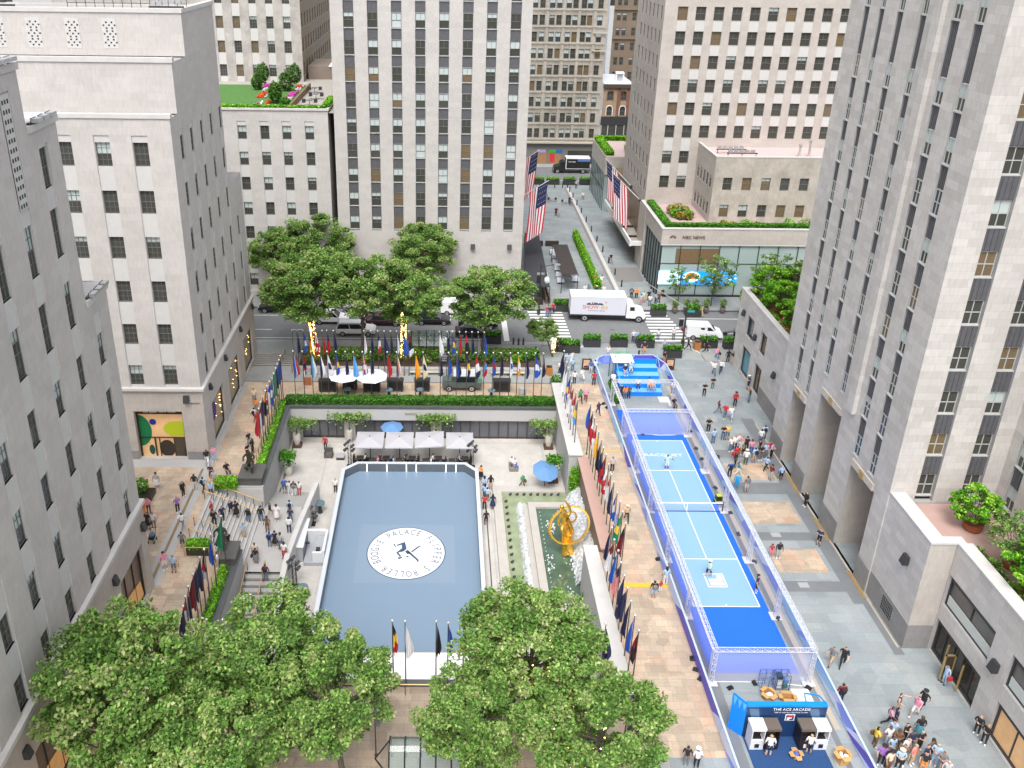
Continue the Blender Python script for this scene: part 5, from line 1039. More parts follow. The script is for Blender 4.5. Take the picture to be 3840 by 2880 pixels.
m = MB(); m.use(WHITE).path([at(2340, 1624, .05), at(2405, 1625, .05), at(2470, 1632, .05), at(2530, 1631, .05), at(2558, 1622, .05), at(2580, 1637, .05)], .03, 4); tag(m.build('cable'), 'white cable lying across the far end of the blue carpet', 'cable', 'white cables on the court')
m = MB(); m.use(WHITE).path([at(2665, 2556, .03), at(2845, 2557, .03), at(2950, 2565, .03), at(3010, 2572, .03)], .025, 4); tag(m.build('cable'), 'white cable along the grey floor between netting and booth', 'cable', 'white cables on the court')
t = thing('ball_cart', 'black and yellow ball bin by the right net post', 'ball bin', at(2692, 1885)); m = MB(); m.use(BLACK).box(-.35, .35, -.3, .3, 0, .25).box(-.25, .3, -.2, .25, .3, .75); m.use(P(200, 225, 50)).box(-.3, .3, -.25, .25, .25, .3).box(-.2, .25, -.15, .2, .75, .82); m.build('bin', None, t, local=True)
# game booth
bt = thing('game_booth', 'navy and bright blue arcade booth with white lettering below the court', 'booth', (22, 39.6, 0)); NAV = M((.008, .035, .11), .45, var=.1, name='navy_panel'); BB_ = M((.0, .22, .75), .45, name='bright_blue_panel')
bx0, bx1, by = 19.45, 24.55, 39.45
m = MB(); m.use(NAV).box(bx0, bx1, by, by+.12, 0, 2.6); m.use(BB_).box(bx0, bx1, by-.03, by+.3, 2.6, 2.75); m.build('back_wall', None, bt)
m = MB(); m.use(BB_).add([(19.45, by, 0), (19.45, by, 2.75), (18.75, by+.7, 2.95), (18.75, by+.7, .0), (19.35, 38.0, 0), (19.35, 38.4, 2.0)], [(0, 1, 2, 3)]); m.use(P(90, 185, 240))
for a in (0, .33, .66): m.add([(19.42-.7*a, by-.02+.7*a, 2.75+.2*a), (19.42-.7*(a+.3), by-.02+.7*(a+.3), 2.8+.2*a), (19.42-.7*(a+.15), by-.03+.7*(a+.15), 2.1)], [(0, 1, 2)])
m.build('left_wing', None, bt)
m = MB(); m.use(BB_).path([(bx0, by+.1, 2.75), (18.8, by+.75, 2.95), (18.8, by+.75, 2.3)], .05, 4).path([(23.2, by+.1, 2.75), (23.3, by+.75, 2.95), (24.2, by+.6, 2.9), (24.5, by+.1, 2.75)], .05, 4); m.build('top_frame', None, bt)
text('booth_lettering', 'THE ACE ARCADE', .29, (22.3, by-.015, 2.38), (PI/2, 0, 0), WHITE, bt, ext=.005); text('booth_small_print', 'STEP UP AND PLAY THE GAME TO WIN', .12, (22.3, by-.015, 2.12), (PI/2, 0, 0), WHITE, bt, ext=.003)
m = MB(); y = by-.02; m.use(WHITE).box(21.98, 22.58, y-.01, y+.01, 1.45, 1.97); m.use(NAV).box(22.03, 22.53, y-.02, y-.01, 1.50, 1.92); m.use(WHITE).box(22.09, 22.25, y-.03, y-.02, 1.54, 1.73).box(22.25, 22.4, y-.03, y-.02, 1.64, 1.73); m.use(P(200, 50, 60)).box(22.09, 22.47, y-.03, y-.02, 1.76, 1.87); m.build('boxed_emblem', None, bt)
m = MB(); m.use(M((.07, .13, .23), .5)).quad((20.0, by-.012, 1.1), (20.5, by-.012, 1.1), (20.2, by-.012, 2.45), (19.6, by-.012, 2.45)).quad((23.9, by-.012, 1.1), (24.4, by-.012, 1.1), (24.0, by-.012, 2.45), (23.4, by-.012, 2.45)); m.build('light_panel', None, bt)
m = MB(); m.use(M((.015, .055, .16), .9, var=.35, scale=9, name='navy_carpet')).rect(19.5, 24.45, 33, 39.44, .02); tag(m.build('carpet'), 'mottled navy carpet inside the arcade booth', 'carpet')
def arcade(x, wht, lb, mir=1):
    t = thing('arcade_machine', lb, 'arcade machine', (x, 38.9, 0), 'machines in the arcade booth'); bd = P(228, 228, 232) if wht else M((.02, .012, .014), .4); tp = P(240, 240, 242) if wht else M((.12, .095, .08), .6, var=.15)
    m_ = MB(); m_.use(bd).box(-.42, .42, -.42, .42, .02, .8).box(-.42, -.36, -.42, .42, .8, 1.6).box(.36, .42, -.42, .42, .8, 1.6).box(-.36, .36, .1, .42, .8, 1.6); m_.build('cabinet', None, t, local=True)
    m_ = MB(); m_.use(tp).box(-.46, .46, -.44, .44, 1.6, 1.8); m_.build('top', None, t, local=True)
    m_ = MB(); m_.use(M((.04, .02, .02), .2, var=.8, scale=6) if wht else M((.08, .045, .02), .3, var=.9, scale=9)).box(-.34, .34, .04, .1, .85, 1.55); m_.use(BLACK).box(-.3, .3, -.3, .04, .8, .86); m_.build('screen', None, t, local=True)
    m_ = MB(); m_.use(WHITE if not wht else BLACK).box(-.14, .14, -.45, -.42, .2, .5); m_.build('front_plate', None, t, local=True); return t
arcade(20.05, True, 'white arcade machine at the left end of the booth'); arcade(20.98, False, 'dark brown topped arcade machine, left of the boxed emblem'); arcade(23.15, False, 'dark brown topped arcade machine, right of the boxed emblem'); arcade(24.1, True, 'white arcade machine at the right end of the booth')
def carton(lb, loc, s, rz, opened=True, fill=None, group='cardboard boxes around the booth'):
    t = thing('cardboard_box', lb, 'box', loc, group, rz); CB = P(205, 160, 100); CB2 = P(150, 110, 65); a, b_, h = s
    m_ = MB(); m_.use(CB).box(-a, a, -b_, -b_+.02, 0, h).box(-a, a, b_-.02, b_, 0, h).box(-a, -a+.02, -b_+.02, b_-.02, 0, h).box(a-.02, a, -b_+.02, b_-.02, 0, h); m_.use(CB2).rect(-a+.02, a-.02, -b_+.02, b_-.02, .06 if opened else h-.01); m_.build('body', None, t, local=True)
    if opened:
        m_ = MB(); m_.use(CB); f = .24; m_.quad((-a, -b_, h), (a, -b_, h), (a-.05, -b_-f, h-.06), (-a+.05, -b_-f, h-.06)).quad((-a, b_, h), (a, b_, h), (a-.05, b_+f, h-.02), (-a+.05, b_+f, h-.02)).quad((-a, -b_, h), (-a, b_, h), (-a-f, b_-.05, h-.04), (-a-f, -b_+.05, h-.04)).quad((a, -b_, h), (a, b_, h), (a+f, b_-.05, h-.04), (a+f, -b_+.05, h-.04)); m_.build('flaps', None, t, local=True)
    if fill: m_ = MB(); m_.use(fill); [m_.ball((rnd.uniform(-a*.6, a*.6), rnd.uniform(-b_*.6, b_*.6), h*.8), .12, 6, 4) for _ in range(5)]; m_.build('contents', None, t, local=True)
carton('open cardboard box with white packing, beside the wire cage behind the booth', at(2880, 2615), (.3, .3, .45), .6, fill=WHITE); carton('empty open cardboard box right behind the booth wall', at(2952, 2625), (.38, .24, .35), -.1); carton('small brown box with colourful packets on the navy carpet', at(2985, 2838), (.2, .22, .3), .1, fill=P(90, 110, 200)); carton('tall stacked cardboard box with white paper on top, right of the booth', at(3155, 2855), (.3, .3, .7), .2, fill=WHITE)
t = thing('wire_cage', 'two wire cage carts of boxes behind the arcade booth', 'cage cart', at(2905, 2590)); GB = P(90, 120, 180)
for x0, mt in ((-.95, GB), (.05, M((.06, .08, .12), .5))):
    m = MB(); m.use(mt)
    for x in (0, .45, .9):
        for y in (0, .6): m.tube((x0+x, y, 0), (x0+x, y, 1.3), .022, n=4)
    for z in (.1, .5, .9, 1.3): m.path([(x0, 0, z), (x0+.9, 0, z), (x0+.9, .6, z), (x0, .6, z), (x0, 0, z)], .015, 4)
    m.build('cage', None, t, local=True)
for i, c_ in enumerate((P(220, 225, 230), P(60, 120, 110), P(225, 225, 225), P(90, 130, 200), P(40, 60, 90))): m = MB(); m.use(c_).box(.1+.4*(i % 2), .45+.4*(i % 2), .08, .5, .15+.38*(i//2), .45+.38*(i//2)); m.build('carton', None, t, local=True)
# ------------------------------------------------------------------ planters, signs, poles on the street
def planter(lb, loc, w_=2.3, d=.9, h=1.0, group='black planter boxes along the street', hh=.45, mats=None, mt=None):
    t = thing('planter', lb, 'planter', loc, group); m_ = MB(); m_.use(mt or M((.035, .035, .037), .55, name='black_planter')).box(-w_/2, w_/2, -d/2, d/2, 0, h); m_.use(DKMETAL).box(-w_/2-.03, w_/2+.03, -d/2-.03, d/2+.03, h, h+.04); m_.build('box', None, t, local=True)
    r = np.random.default_rng(int(abs(loc[0]*77+loc[1]*13))); n = 420; p = np.stack([r.uniform(-w_/2, w_/2, n), r.uniform(-d/2, d/2, n), h+.05+r.random(n)**.6*hh*(1+.35*np.sin(r.uniform(0, 9, n)))], 1)*1.0
    v, f, mi = leaves(p, r, .13, .2); me = bpy.data.meshes.new('foliage'); me.from_pydata(v.tolist(), [], f)
    for k_ in (mats or LEAFH): me.materials.append(k_)
    me.polygons.foreach_set('material_index', mi); o_ = bpy.data.objects.new('foliage', me); C.objects.link(o_); o_.parent = t; return t
PLN = [(2113, 1321, 'leftmost of the near kerb row, just right of the crossing tree'), (2143, 1325, 'second in the near kerb row, by the left crossing'), (2220, 1303, 'third from the left in the near kerb row, clear of people'), (2322, 1303, 'fourth in the near kerb row, below the truck cab'), (2422, 1306, 'fifth in the near kerb row, with people walking in front'), (2524, 1344, 'set forward of the row, beside the right framed poster'), (1848, 1294, 'alone at the kerb under the right far tree'), (2658, 1310, 'with a small wooden crate at its left, near the white van'), (2746, 1314, 'rightmost, against the podium corner')]
for x, y, lb in PLN: p = at(x, y); planter('black ferny planter box, '+lb, (p.x, p.y+.45, 0.0 if p.x > 12 else .1), 2.1 if x != 2113 else 1.6)
for x, y, lb in ((2101, 1170, 'behind the left crossing at the far kerb'), (2470, 1188, 'in front of the studio glass at the right crossing'), (2600, 1190, 'furthest right at the far kerb')): p = at(x, y); planter('black planter box with ferny leaves '+lb, (p.x, p.y+.45, .0), 2.0, group='black planter boxes across the street')
for i, (x, lb) in enumerate(((2016, 'leftmost'), (2073, 'second from the left'), (2135, 'third from the left'), (2196, 'rightmost'))): p = at(x, 690, .13); planter('bright leaved planter far down the side street, '+lb, (p.x, p.y, .13), 2.6, 1.2, .9, 'planters far down the side street', mats=LEAFB)
def pottree(lb, loc, rh, ph, rr_=.45, mats=LEAF, gl='round topiary pots along the far pavement', pm=None):
    t = thing('potted_topiary', lb, 'potted shrub', loc, gl); m_ = MB(); m_.use(pm or M((.16, .13, .11), .6)).lathe((0, 0, 0), [(.22, 0), (.34, .25), (.4, ph*.8), (.34, ph)], 12); m_.build('pot', None, t, local=True); bush('', (0, 0, ph), rr_, rh, 420, mats, .1, name='foliage', par=t, local=True); return t
for x, lb in ((2529, 'leftmost'), (2571, 'second'), (2604, 'third'), (2646, 'fourth'), (2708, 'rightmost')): p = at(x, 1172, .13); pottree('dark clipped shrub in a rounded pot by the studio, '+lb, p, .62, .8)
for i, (x, y, lb) in enumerate(((2198, 1388, 'left'), (2510, 1388, 'right'))):
    p = at(x, y); t = thing('poster_stand', 'framed poster stand on the paving to the '+lb+' of the bleachers', 'poster stand', p, 'framed poster stands'); m = MB(); m.use(M((.05, .03, .03), .5)).box(-.55, .55, 0, .08, 0, 1.5); m.build('frame', None, t, local=True); m = MB(); m.use(P(230, 180, 140, var=.7, scale=2.5)).box(-.38, .38, -.02, 0, .35 if i == 0 else .5, 1.35); m.use(BLACK).box(-.3, .3, -.03, -.02, .38, .6); m.build('poster', None, t, local=True)
for x, y, lb in ((2058, 1405, 'standing by the far end of the rink wall'), (2612, 1310, 'beside the black planter near the white van')):
    t = thing('bin', 'square orange brown wooden bin '+lb, 'bin', at(x, y), 'wooden bins'); m = MB(); m.use(P(180, 120, 60, var=.1)).box(-.38, .38, -.38, .38, 0, 1.05); m.use(BLACK).box(-.3, .3, -.3, .3, 1.05, 1.08); m.build('body', None, t, local=True)
sl = thing('street_lamp', 'black street light pole with signs beside the left crossing', 'street light', (13.1, 106, 0)); m = MB(); m.use(DKMETAL).tube((0, 0, 0), (0, 0, 7.4), .13, .08, 8).tube((0, 0, 6.9), (1.9, -.8, 7.6), .05).tube((0, 0, 0), (0, 0, .9), .22, n=8); m.build('pole', None, sl, local=True); m = MB(); m.use(BLACK).box(-.5, -.1, -.15, .15, 4.6, 5.6).box(-.2, .2, -.5, -.15, 3.4, 4.4).box(-.35, .35, -.12, .12, 2.6, 3.2); m.build('signal_box', None, sl, local=True); m = MB(); m.use(STEEL).box(1.6, 2.4, -1.0, -.7, 7.5, 7.66).box(-.5, .5, -.02, .02, 5.8, 6.1); m.build('lamp_head', None, sl, local=True); m = MB(); m.use(P(220, 235, 225)).ball((.9, .1, 5.0), .38, 8, 6, (1, 1, 1.3)); m.build('globe', None, sl, local=True)
sl = thing('street_lamp', 'black street light pole with a long arm, right of the crossing beside the white van', 'street light', (30.1, 96.0, 0)); m = MB(); m.use(DKMETAL).tube((0, 0, 0), (0, 0, 5.6), .12, .1, 8).tube((0, 0, 0), (0, 0, 1.1), .24, n=8); m.build('pole', None, sl, local=True); m = MB(); m.use(STEEL).tube((0, 0, 5.5), (-4.6, 4.5, 7.2), .05, n=5); m.build('arm', None, sl, local=True); m = MB(); m.use(BLACK).box(-.75, -.25, -.1, .1, 3.0, 3.9); m.use(P(60, 170, 170)).box(.1, 1.0, -.03, .03, 4.9, 5.15); m.use(P(150, 40, 60)).box(-.35, -.1, -.16, .16, 2.4, 2.8); m.build('signs', None, sl, local=True)
m = MB(); m.use(DKMETAL).tube((0, 0, 0), (0, 0, .95), .11, n=8).ball((0, 0, .95), .11, 8, 4); b0 = m.build('bollard'); tag(b0, '', 'bollard', 'dark bollards along the side street'); k0 = True
BOL = [(2128+ (2330-2128)*(i/11)**1.35, 705+(1075-705)*(i/11)**1.35) for i in range(12)]
for i, (x, y) in enumerate(BOL):
    p = at(x, y, .13); o = b0 if i == 0 else b0.copy(); i and C.objects.link(o); o.location = p; o['label'] = 'dark bollard on the stone kerb of the side street, '+('farthest from' if i == 0 else 'nearest' if i == 11 else ordn(11-i)+' counted from')+' the studio end'
for i, x in enumerate((1991, 2022, 2051, 2080, 2109)):
    o = b0.copy(); C.objects.link(o); o.location = at(x, 704, .13); o['group'] = 'short bollards across the far end of the side street'; o['label'] = 'dark bollard in the cross row down the side street, '+('leftmost', 'second from the left', 'middle', 'fourth from the left', 'rightmost')[i]
for x, y, lb in ((1925, 1294, 'left post by the stop line'), (1944, 1296, 'stout middle hydrant like post by the stop line'), (1962, 1296, 'right post by the stop line'), (2394, 1342, 'behind the bleachers')):
    o = b0.copy(); C.objects.link(o); o.location = at(x, y); o['group'] = 'dark posts at the near kerb'; o['label'] = 'short dark post at the near kerb, '+lb
# side street dining terrace
for nm, px, lb in (('awning', [(1968, 873), (2020, 878), (2062, 1075), (1964, 1075)], 'flat black awning over tables against the central tower'), ('awning', [(2072, 917), (2127, 917), (2168, 1028), (2108, 1030)], 'flat dark brown awning over tables in the middle of the side street')):
    z = 3.0; t = thing('awning', lb, 'awning', at(*px[0], z), 'dark dining awnings'); q = [at(x, y, z) for x, y in px]; m = MB(); m.use(M((.03, .032, .038) if 'black' in lb else (.035, .028, .026), .7, var=.2)).prism([(p.x, p.y) for p in (q[3], q[2], q[1], q[0])], z-.08, z); m.build('canvas', None, t)
    for p in q: m = MB(); m.use(DKMETAL).tube((p.x, p.y, 0), (p.x, p.y, z), .05, n=5); m.build('leg', None, t)
TB = [(2073, 948), (2079, 966), (2084, 987), (2091, 1010), (2096, 1034), (2101, 1056), (2156, 1051), (2150, 1030), (2045, 1058), (2040, 1036)]
TL = ['farthest of the column beside the brown awning', 'second of the column beside the brown awning', 'third of the column beside the brown awning', 'fourth of the column beside the brown awning', 'fifth of the column beside the brown awning', 'nearest of the column beside the brown awning', 'at the right, next to the hedge', 'under the near edge of the brown awning', 'nearest under the black awning', 'second from the near end under the black awning']
m = MB(); m.use(P(225, 228, 240)).prism([(-.5, -.4), (.5, -.4), (.5, .4), (-.5, .4)], .72, .76).quad((-.5, -.42, .76), (.5, -.42, .76), (.55, -.46, .3), (-.55, -.46, .3)).quad((-.5, .42, .76), (.5, .42, .76), (.55, .46, .3), (-.55, .46, .3)).quad((.52, -.4, .76), (.52, .4, .76), (.56, .45, .3), (.56, -.45, .3)).quad((-.52, -.4, .76), (-.52, .4, .76), (-.56, .45, .3), (-.56, -.45, .3)); cloth = m
for i, (x, y) in enumerate(TB):
    t = thing('dining_table', 'dining table under a white cloth, '+TL[i], 'table', at(x, y+6, .13), 'white clothed tables of the side street terrace')
    if i == 0: c0_ = cloth.build('tablecloth', None, t, local=True); q = MB(); q.use(BLACK).tube((0, 0, 0), (0, 0, .72), .05).box(-.3, .3, -.3, .3, 0, .03); l0 = q.build('base', None, t, local=True)
    else:
        for s_ in (c0_, l0): q = s_.copy(); C.objects.link(q); q.parent = t
m = MB(); m.use(M((.12, .085, .06), .7, var=.2)).box(14.4, 14.7, 109.5, 134, .13, 1.0).box(14.9, 15.1, 109.5, 134, .13, .9); tag(m.build('low_fence'), 'low brown wooden divider between the two dining awnings', 'fence')
m = MB(); m.use(M((.04, .02, .015), .7)).box(14.2, 16.6, 133.6, 134.0, .13, 1.0).box(17.0, 19.2, 133.6, 134, .13, 1.0).box(11.5, 14, 109.0, 109.3, .13, 1).box(15.6, 17.8, 109.0, 109.3, .13, 1.0); tag(m.build('low_fence'), 'dark low screens at the ends of the dining terrace', 'fence')
p0, p1 = at(2112, 890, .13), at(2190, 1090, .13)
hedge('bright leafy hedge along the right side of the dining terrace', p0.x+1.6, p0.x+2.35, p1.y, p0.y, .13, 1.5, 110, LEAFB)
# cafe tables with people at the far end are set up with the people
# ------------------------------------------------------------------ vehicles
def wheel(par, x, y, r_, w_=.24):
    q = MB(); q.use(RUBBER).tube((x, y-w_/2, r_), (x, y+w_/2, r_), r_, n=18); o_ = q.build('wheel', None, par, local=True)
    q = MB(); q.use(STEEL).tube((x, y-w_/2-.012, r_), (x, y+w_/2+.012, r_), r_*.62, n=12); q.use(DKMETAL).tube((x, y-w_/2-.02, r_), (x, y+w_/2+.02, r_), r_*.25, n=8); h_ = q.build('rim', None, o_, local=True)
def car(lb, loc, rz, paint, kind='suv', L=4.7, name='parked_car', cat='car', group='cars in the street', trim=None):
    t = thing(name, lb, cat, loc, group, rz); W = .92; h1 = {'suv': .95, 'sedan': .82, 'van': 1.15}[kind]; H2 = {'suv': 1.68, 'sedan': 1.42, 'van': 2.0}[kind]
    # side profile, nose at +x
    l = L/2; nose = l-.05
    if kind == 'van': prof = [(-l, .35), (-l, 1.75), (-l+.1, H2), (l-1.75, H2), (l-.95, 1.3), (l-.15, 1.05), (l, .75), (l, .35)]; cab = (-l+.02, -l+.12, l-1.78, l-.98)
    elif kind == 'suv': prof = [(-l, .4), (-l, .98), (-l+.06, 1.02), (l-1.35, 1.02), (l-.25, .9), (l, .72), (l, .4)]; cab = (-l+.05, -l+.42, l-1.95, l-1.25)
    else: prof = [(-l, .4), (-l, .85), (-l+.12, .92), (l-1.3, .9), (l-.25, .76), (l, .6), (l, .38)]; cab = (-l+.6, -l+1.25, l-2.1, l-1.25)
    def ext(mb, pf, w1, w2=None):
        n = len(pf); vs = [(x, -(w2 if (w2 and z > 1.0) else w1), z) for x, z in pf]+[(x, (w2 if (w2 and z > 1.0) else w1), z) for x, z in pf]; mb.add(vs, [tuple(range(n)), tuple(reversed(range(n, 2*n)))]+[(i, i+n, (i+1) % n+n, (i+1) % n) for i in range(n)])
    q = MB(); q.use(paint); ext(q, prof, W, W-.1 if kind == 'van' else None); o_ = q.build('body', None, t, local=True); bv = o_.modifiers.new('b', 'BEVEL'); bv.width = .07; bv.segments = 2
    if kind != 'van':
        a, b, c_, d_ = cab; zb = prof[3][1]-.02; q = MB(); q.use(CARGL); wt = W-.16; vs = [(a, -W+.04, zb), (d_, -W+.04, zb), (c_, -wt, H2), (b, -wt, H2), (a, W-.04, zb), (d_, W-.04, zb), (c_, wt, H2), (b, wt, H2)]; q.add(vs, [(0, 1, 2, 3), (7, 6, 5, 4), (1, 5, 6, 2), (0, 3, 7, 4)]); q.build('windows', None, t, local=True)
        q = MB(); q.use(paint).prism([(b-.06, -wt-.015), (c_+.06, -wt-.015), (c_+.06, wt+.015), (b-.06, wt+.015)], H2-.03, H2+.03)
        for s_ in (-1, 1):
            for u, v in ((a+.02, b), (d_-.02, c_), ((a+d_)/2-.1, (b+c_)/2-.1)): q.tube((u, s_*(W-.02), zb), (v, s_*(wt+.01), H2), .04, n=4)
            if kind == 'suv': q.use(DKMETAL).tube((b, s_*(wt-.08), H2+.06), (c_, s_*(wt-.08), H2+.06), .025, n=4).use(paint)
        if trim == 'roof': q.use(BLACK).box(0, .6, -.35, .35, H2+.03, H2+.045)
        q.build('roof', None, t, local=True)
    else:
        q = MB(); q.use(CARGL); q.quad((l-1.73, -.74, H2-.1), (l-1.73, .74, H2-.1), (l-.93, .78, 1.36), (l-.93, -.78, 1.36)); 
        for s_ in (-1, 1): y_ = s_*(W-.085); q.quad((l-1.2, y_, 1.3), (l-2.05, y_, 1.3), (l-2.05, y_, 1.78), (l-1.72, y_, 1.78)); q.quad((-.6, y_, 1.35), (-.1, y_, 1.35), (-.1, y_, 1.7), (-.6, y_, 1.7))
        q.quad((-l-.01, -.6, 1.25), (-l-.01, .6, 1.25), (-l-.01, .6, 1.65), (-l-.01, -.6, 1.65)); q.build('windows', None, t, local=True)
    for x in (-l+.85, l-.9):
        for s_ in (-1, 1): wheel(t, x, s_*(W-.1), .34)
    for s_ in (-.62, .62): q = MB(); q.use(P(225, 230, 235)).box(l-.1, l+.012, s_-.2, s_+.2, .62, .76); q.build('headlight', None, t, local=True); q = MB(); q.use(P(190, 30, 30)).box(-l-.012, -l+.05, s_-.2, s_+.2, .78, .92); q.build('tail_light', None, t, local=True)
    return t
CK = M((.02, .02, .023), .2, name='black_car_paint'); CM = M((.05, .02, .025), .2, name='maroon_car_paint'); CG = M((.05, .055, .065), .25, name='grey_car_paint')
car('white crossover with dark roof panel, farther white car under the far left tree', (-14.6, 103.0, 0), 0, GLOSSW, trim='roof'); car('white sport utility car, nearer white car under the far left tree', (-11.0, 99.5, 0), 0, GLOSSW, L=5.0)
car('dark maroon sedan between the two far trees', (-7.6, 102.6, 0), 0, CM, 'sedan', 4.8); car('black car half hidden under the middle far tree crown', (-1.2, 103, 0), 0, CK, 'sedan', 4.7); car('black sport utility car behind the right far tree trunk', (4.7, 101.9, 0), 0, CK, 'suv', 5.1); car('black car nearest the kerb, beside the glass entrance canopy', (4.0, 99.2, 0), 0, CK, 'sedan', 4.6)
car('dark parked car at the far kerb at the left, by the building corner', (-22.5, 107.6-1.1, 0), PI, CK); car('black parked car at the far kerb seen through the middle trees', (-4.4, 106.4, 0), 0, CK); car('silver parked car at the far kerb seen through the trees', (-9.2, 106.4, 0), 0, M((.35, .36, .38), .3)); car('grey parked car at the far kerb beside the white van', (8.2, 106.5, 0), 0, M((.2, .21, .22), .3), 'sedan')
car('white high roofed delivery van parked at the far kerb behind the right far tree', (2.6, 106.3, 0), 0, GLOSSW, 'van', 5.6, 'delivery_van', 'van', 'vans in the street'); car('small white delivery van stopped at the right edge of the plaza', (33.6, 99.2, 0), -.06, GLOSSW, 'van', 4.6, 'delivery_van', 'van', 'vans in the street')
mc = thing('motorcycle', 'dark motorcycle parked behind the small white van', 'motorcycle', (37.2, 99.5, 0)); 
for x in (-.7, .7): q = MB(); q.use(RUBBER).tube((x, -.07, .32), (x, .07, .32), .32, n=12); q.build('wheel', None, mc, local=True)
q = MB(); q.use(CK).tube((-.6, 0, .6), (.5, 0, .75), .16, n=6).tube((.7, 0, .32), (.4, 0, 1.05), .04).tube((.4, -.3, 1.05), (.4, .3, 1.05), .03); q.build('body', None, mc, local=True)
def truck(lb, loc, rz, L, box, W, Hb, cabm, boxm, name='box_truck'):
    t = thing(name, lb, 'truck', loc, 'box trucks', rz); q = MB(); q.use(boxm).box(-L/2, -L/2+box, -W/2, W/2, 1.05, Hb); q.use(DKMETAL).box(-L/2, -L/2+box, -W/2+.1, W/2-.1, .8, 1.05); q.use(P(235, 236, 240)).box(-L/2-.02, -L/2+box+.02, -W/2-.02, W/2+.02, Hb, Hb+.05); q.build('cargo_box', None, t, local=True)
    c0_ = -L/2+box+.12; l = L/2; prof = [(c0_, .6), (c0_, 2.35), (c0_+.15, 2.65), (c0_+.75, 2.6), (c0_+1.1, 2.35), (c0_+1.25, 1.75), (l-.25, 1.5), (l, 1.15), (l, .5)]; n = len(prof); w2 = W/2-.08
    q = MB(); q.use(cabm).add([(x, -w2, z) for x, z in prof]+[(x, w2, z) for x, z in prof], [tuple(range(n)), tuple(reversed(range(n, 2*n)))]+[(i, i+n, (i+1) % n+n, (i+1) % n) for i in range(n)]); o_ = q.build('cab', None, t, local=True); bv = o_.modifiers.new('b', 'BEVEL'); bv.width = .06; bv.segments = 2
    q = MB(); q.use(CARGL).quad((c0_+1.12, -w2+.12, 2.3), (c0_+1.12, w2-.12, 2.3), (c0_+1.275, w2-.1, 1.78), (c0_+1.275, -w2+.1, 1.78))
    for s_ in (-1, 1): y_ = s_*(w2+.008); q.quad((c0_+.45, y_, 1.7), (c0_+1.12, y_, 1.7), (c0_+1.02, y_, 2.25), (c0_+.45, y_, 2.25))
    q.build('windows', None, t, local=True)
    for x in (-L/2+box*.27, l-.85):
        for s_ in (-1, 1): wheel(t, x, s_*(W/2-.2), .48, .3)
    q = MB(); q.use(DKMETAL).box(-L/2-.12, -L/2, -W/2+.1, W/2-.1, .55, 1.2).box(l-.1, l+.08, -w2, w2, .45, .7); q.build('bumper', None, t, local=True)
    for s_ in (-.8, .8): q = MB(); q.use(P(230, 232, 235)).box(l-.06, l+.012, s_-.18, s_+.18, .85, 1.05); q.build('headlight', None, t, local=True)
    return t
tk = truck('white box truck with orange and yellow lettering crossing the plaza end of the street', (22.1, 104.9, 0), -.045, 10.0, 7.3, 2.5, 3.55, GLOSSW, P(222, 224, 234)); yb = -1.25-.012
def onbox(s_, size, x, z, mat, name='side_lettering', sx=1.0):
    o_ = text(name, s_, size, (0, 0, 0), (PI/2, 0, 0), mat, ext=.006, sx=sx); o_.parent = tk; o_.location = (x, yb, z)
onbox('SHOW', .72, -2.35, 2.12, P(225, 75, 45), sx=.98); onbox('Biz', .78, -.55, 2.14, P(225, 180, 60), sx=1.05); onbox('T R U C K I N G', .26, -1.6, 1.62, P(60, 65, 95), sx=1.2)
q = MB(); q.use(P(45, 50, 60)); rr = random.Random(3)
for i in range(22): x = -2.9+i*.1; hgt = .08+.26*rr.random()*(1.3-abs(i-8)/16); q.box(x, x+.09, yb-.004, yb, 2.48, 2.52+hgt)
q.use(P(220, 60, 90)).poly([(-.35+.13*math.cos(a)*(1 if k_ % 2 else .45), yb-.006, 2.85+.13*math.sin(a)*(1 if k_ % 2 else .45)) for k_, a in enumerate([PI/2+PI*i/5 for i in range(10)])]); q.build('skyline_emblem', None, tk, local=True)
tk2 = truck('black sided delivery truck with small white lettering, far down the side street', (27.9, 183.0, 0), PI, 7.8, 5.2, 2.4, 3.4, CK, P(20, 21, 24)); q = MB(); yb2 = 1.2+.012; q.use(WHITE).box(-3.9, 1.35, yb2, yb2+.01, 3.25, 3.4).box(-3.9, 1.35, yb2, yb2+.01, 1.05, 1.15).box(1.2, 1.35, yb2, yb2+.01, 1.15, 3.25); q.use(P(90, 130, 190)).box(-3.85, -1.2, yb2, yb2+.012, 2.7, 3.2); q.build('side_panel', None, tk2, local=True)
o_ = text('side_lettering', 'MOVERS', .42, (0, 0, 0), (PI/2, 0, PI), WHITE, ext=.004); o_.parent = tk2; o_.location = (.0, yb2+.015, 2.6)
# vintage van used as a kiosk on the terrace
kv = thing('food_truck', 'grey green vintage kiosk van parked behind the far flagpoles', 'food truck', (2.3, 85.2, .0)); KG = M((.09, .11, .10), .45, var=.1)
q = MB(); q.use(KG).box(-2.2, 2.2, -.8, .8, .45, 1.1).box(-.85, 1.75, -.8, .8, 1.1, 1.95).box(-2.1, -1.1, -.62, .62, 1.1, 1.3); q.use(P(205, 210, 210)).box(-.95, 1.85, -.9, .9, 1.95, 2.02); q.use(P(120, 160, 130)).box(1.75, 2.25, -.75, .7, .95, 1.65); o_ = q.build('body', None, kv, local=True); bv = o_.modifiers.new('b', 'BEVEL'); bv.width = .06; bv.segments = 2
q = MB(); q.use(CARGL).quad((-1.08, -.55, 1.85), (-1.08, .55, 1.85), (-1.12, .6, 1.3), (-1.12, -.6, 1.3)).box(-.6, 1.5, -.815, -.8, 1.2, 1.8); q.build('serving_hatch', None, kv, local=True)
for x in (-1.45, 1.1):
    for s_ in (-1, 1): wheel(kv, x, s_*.72, .38)
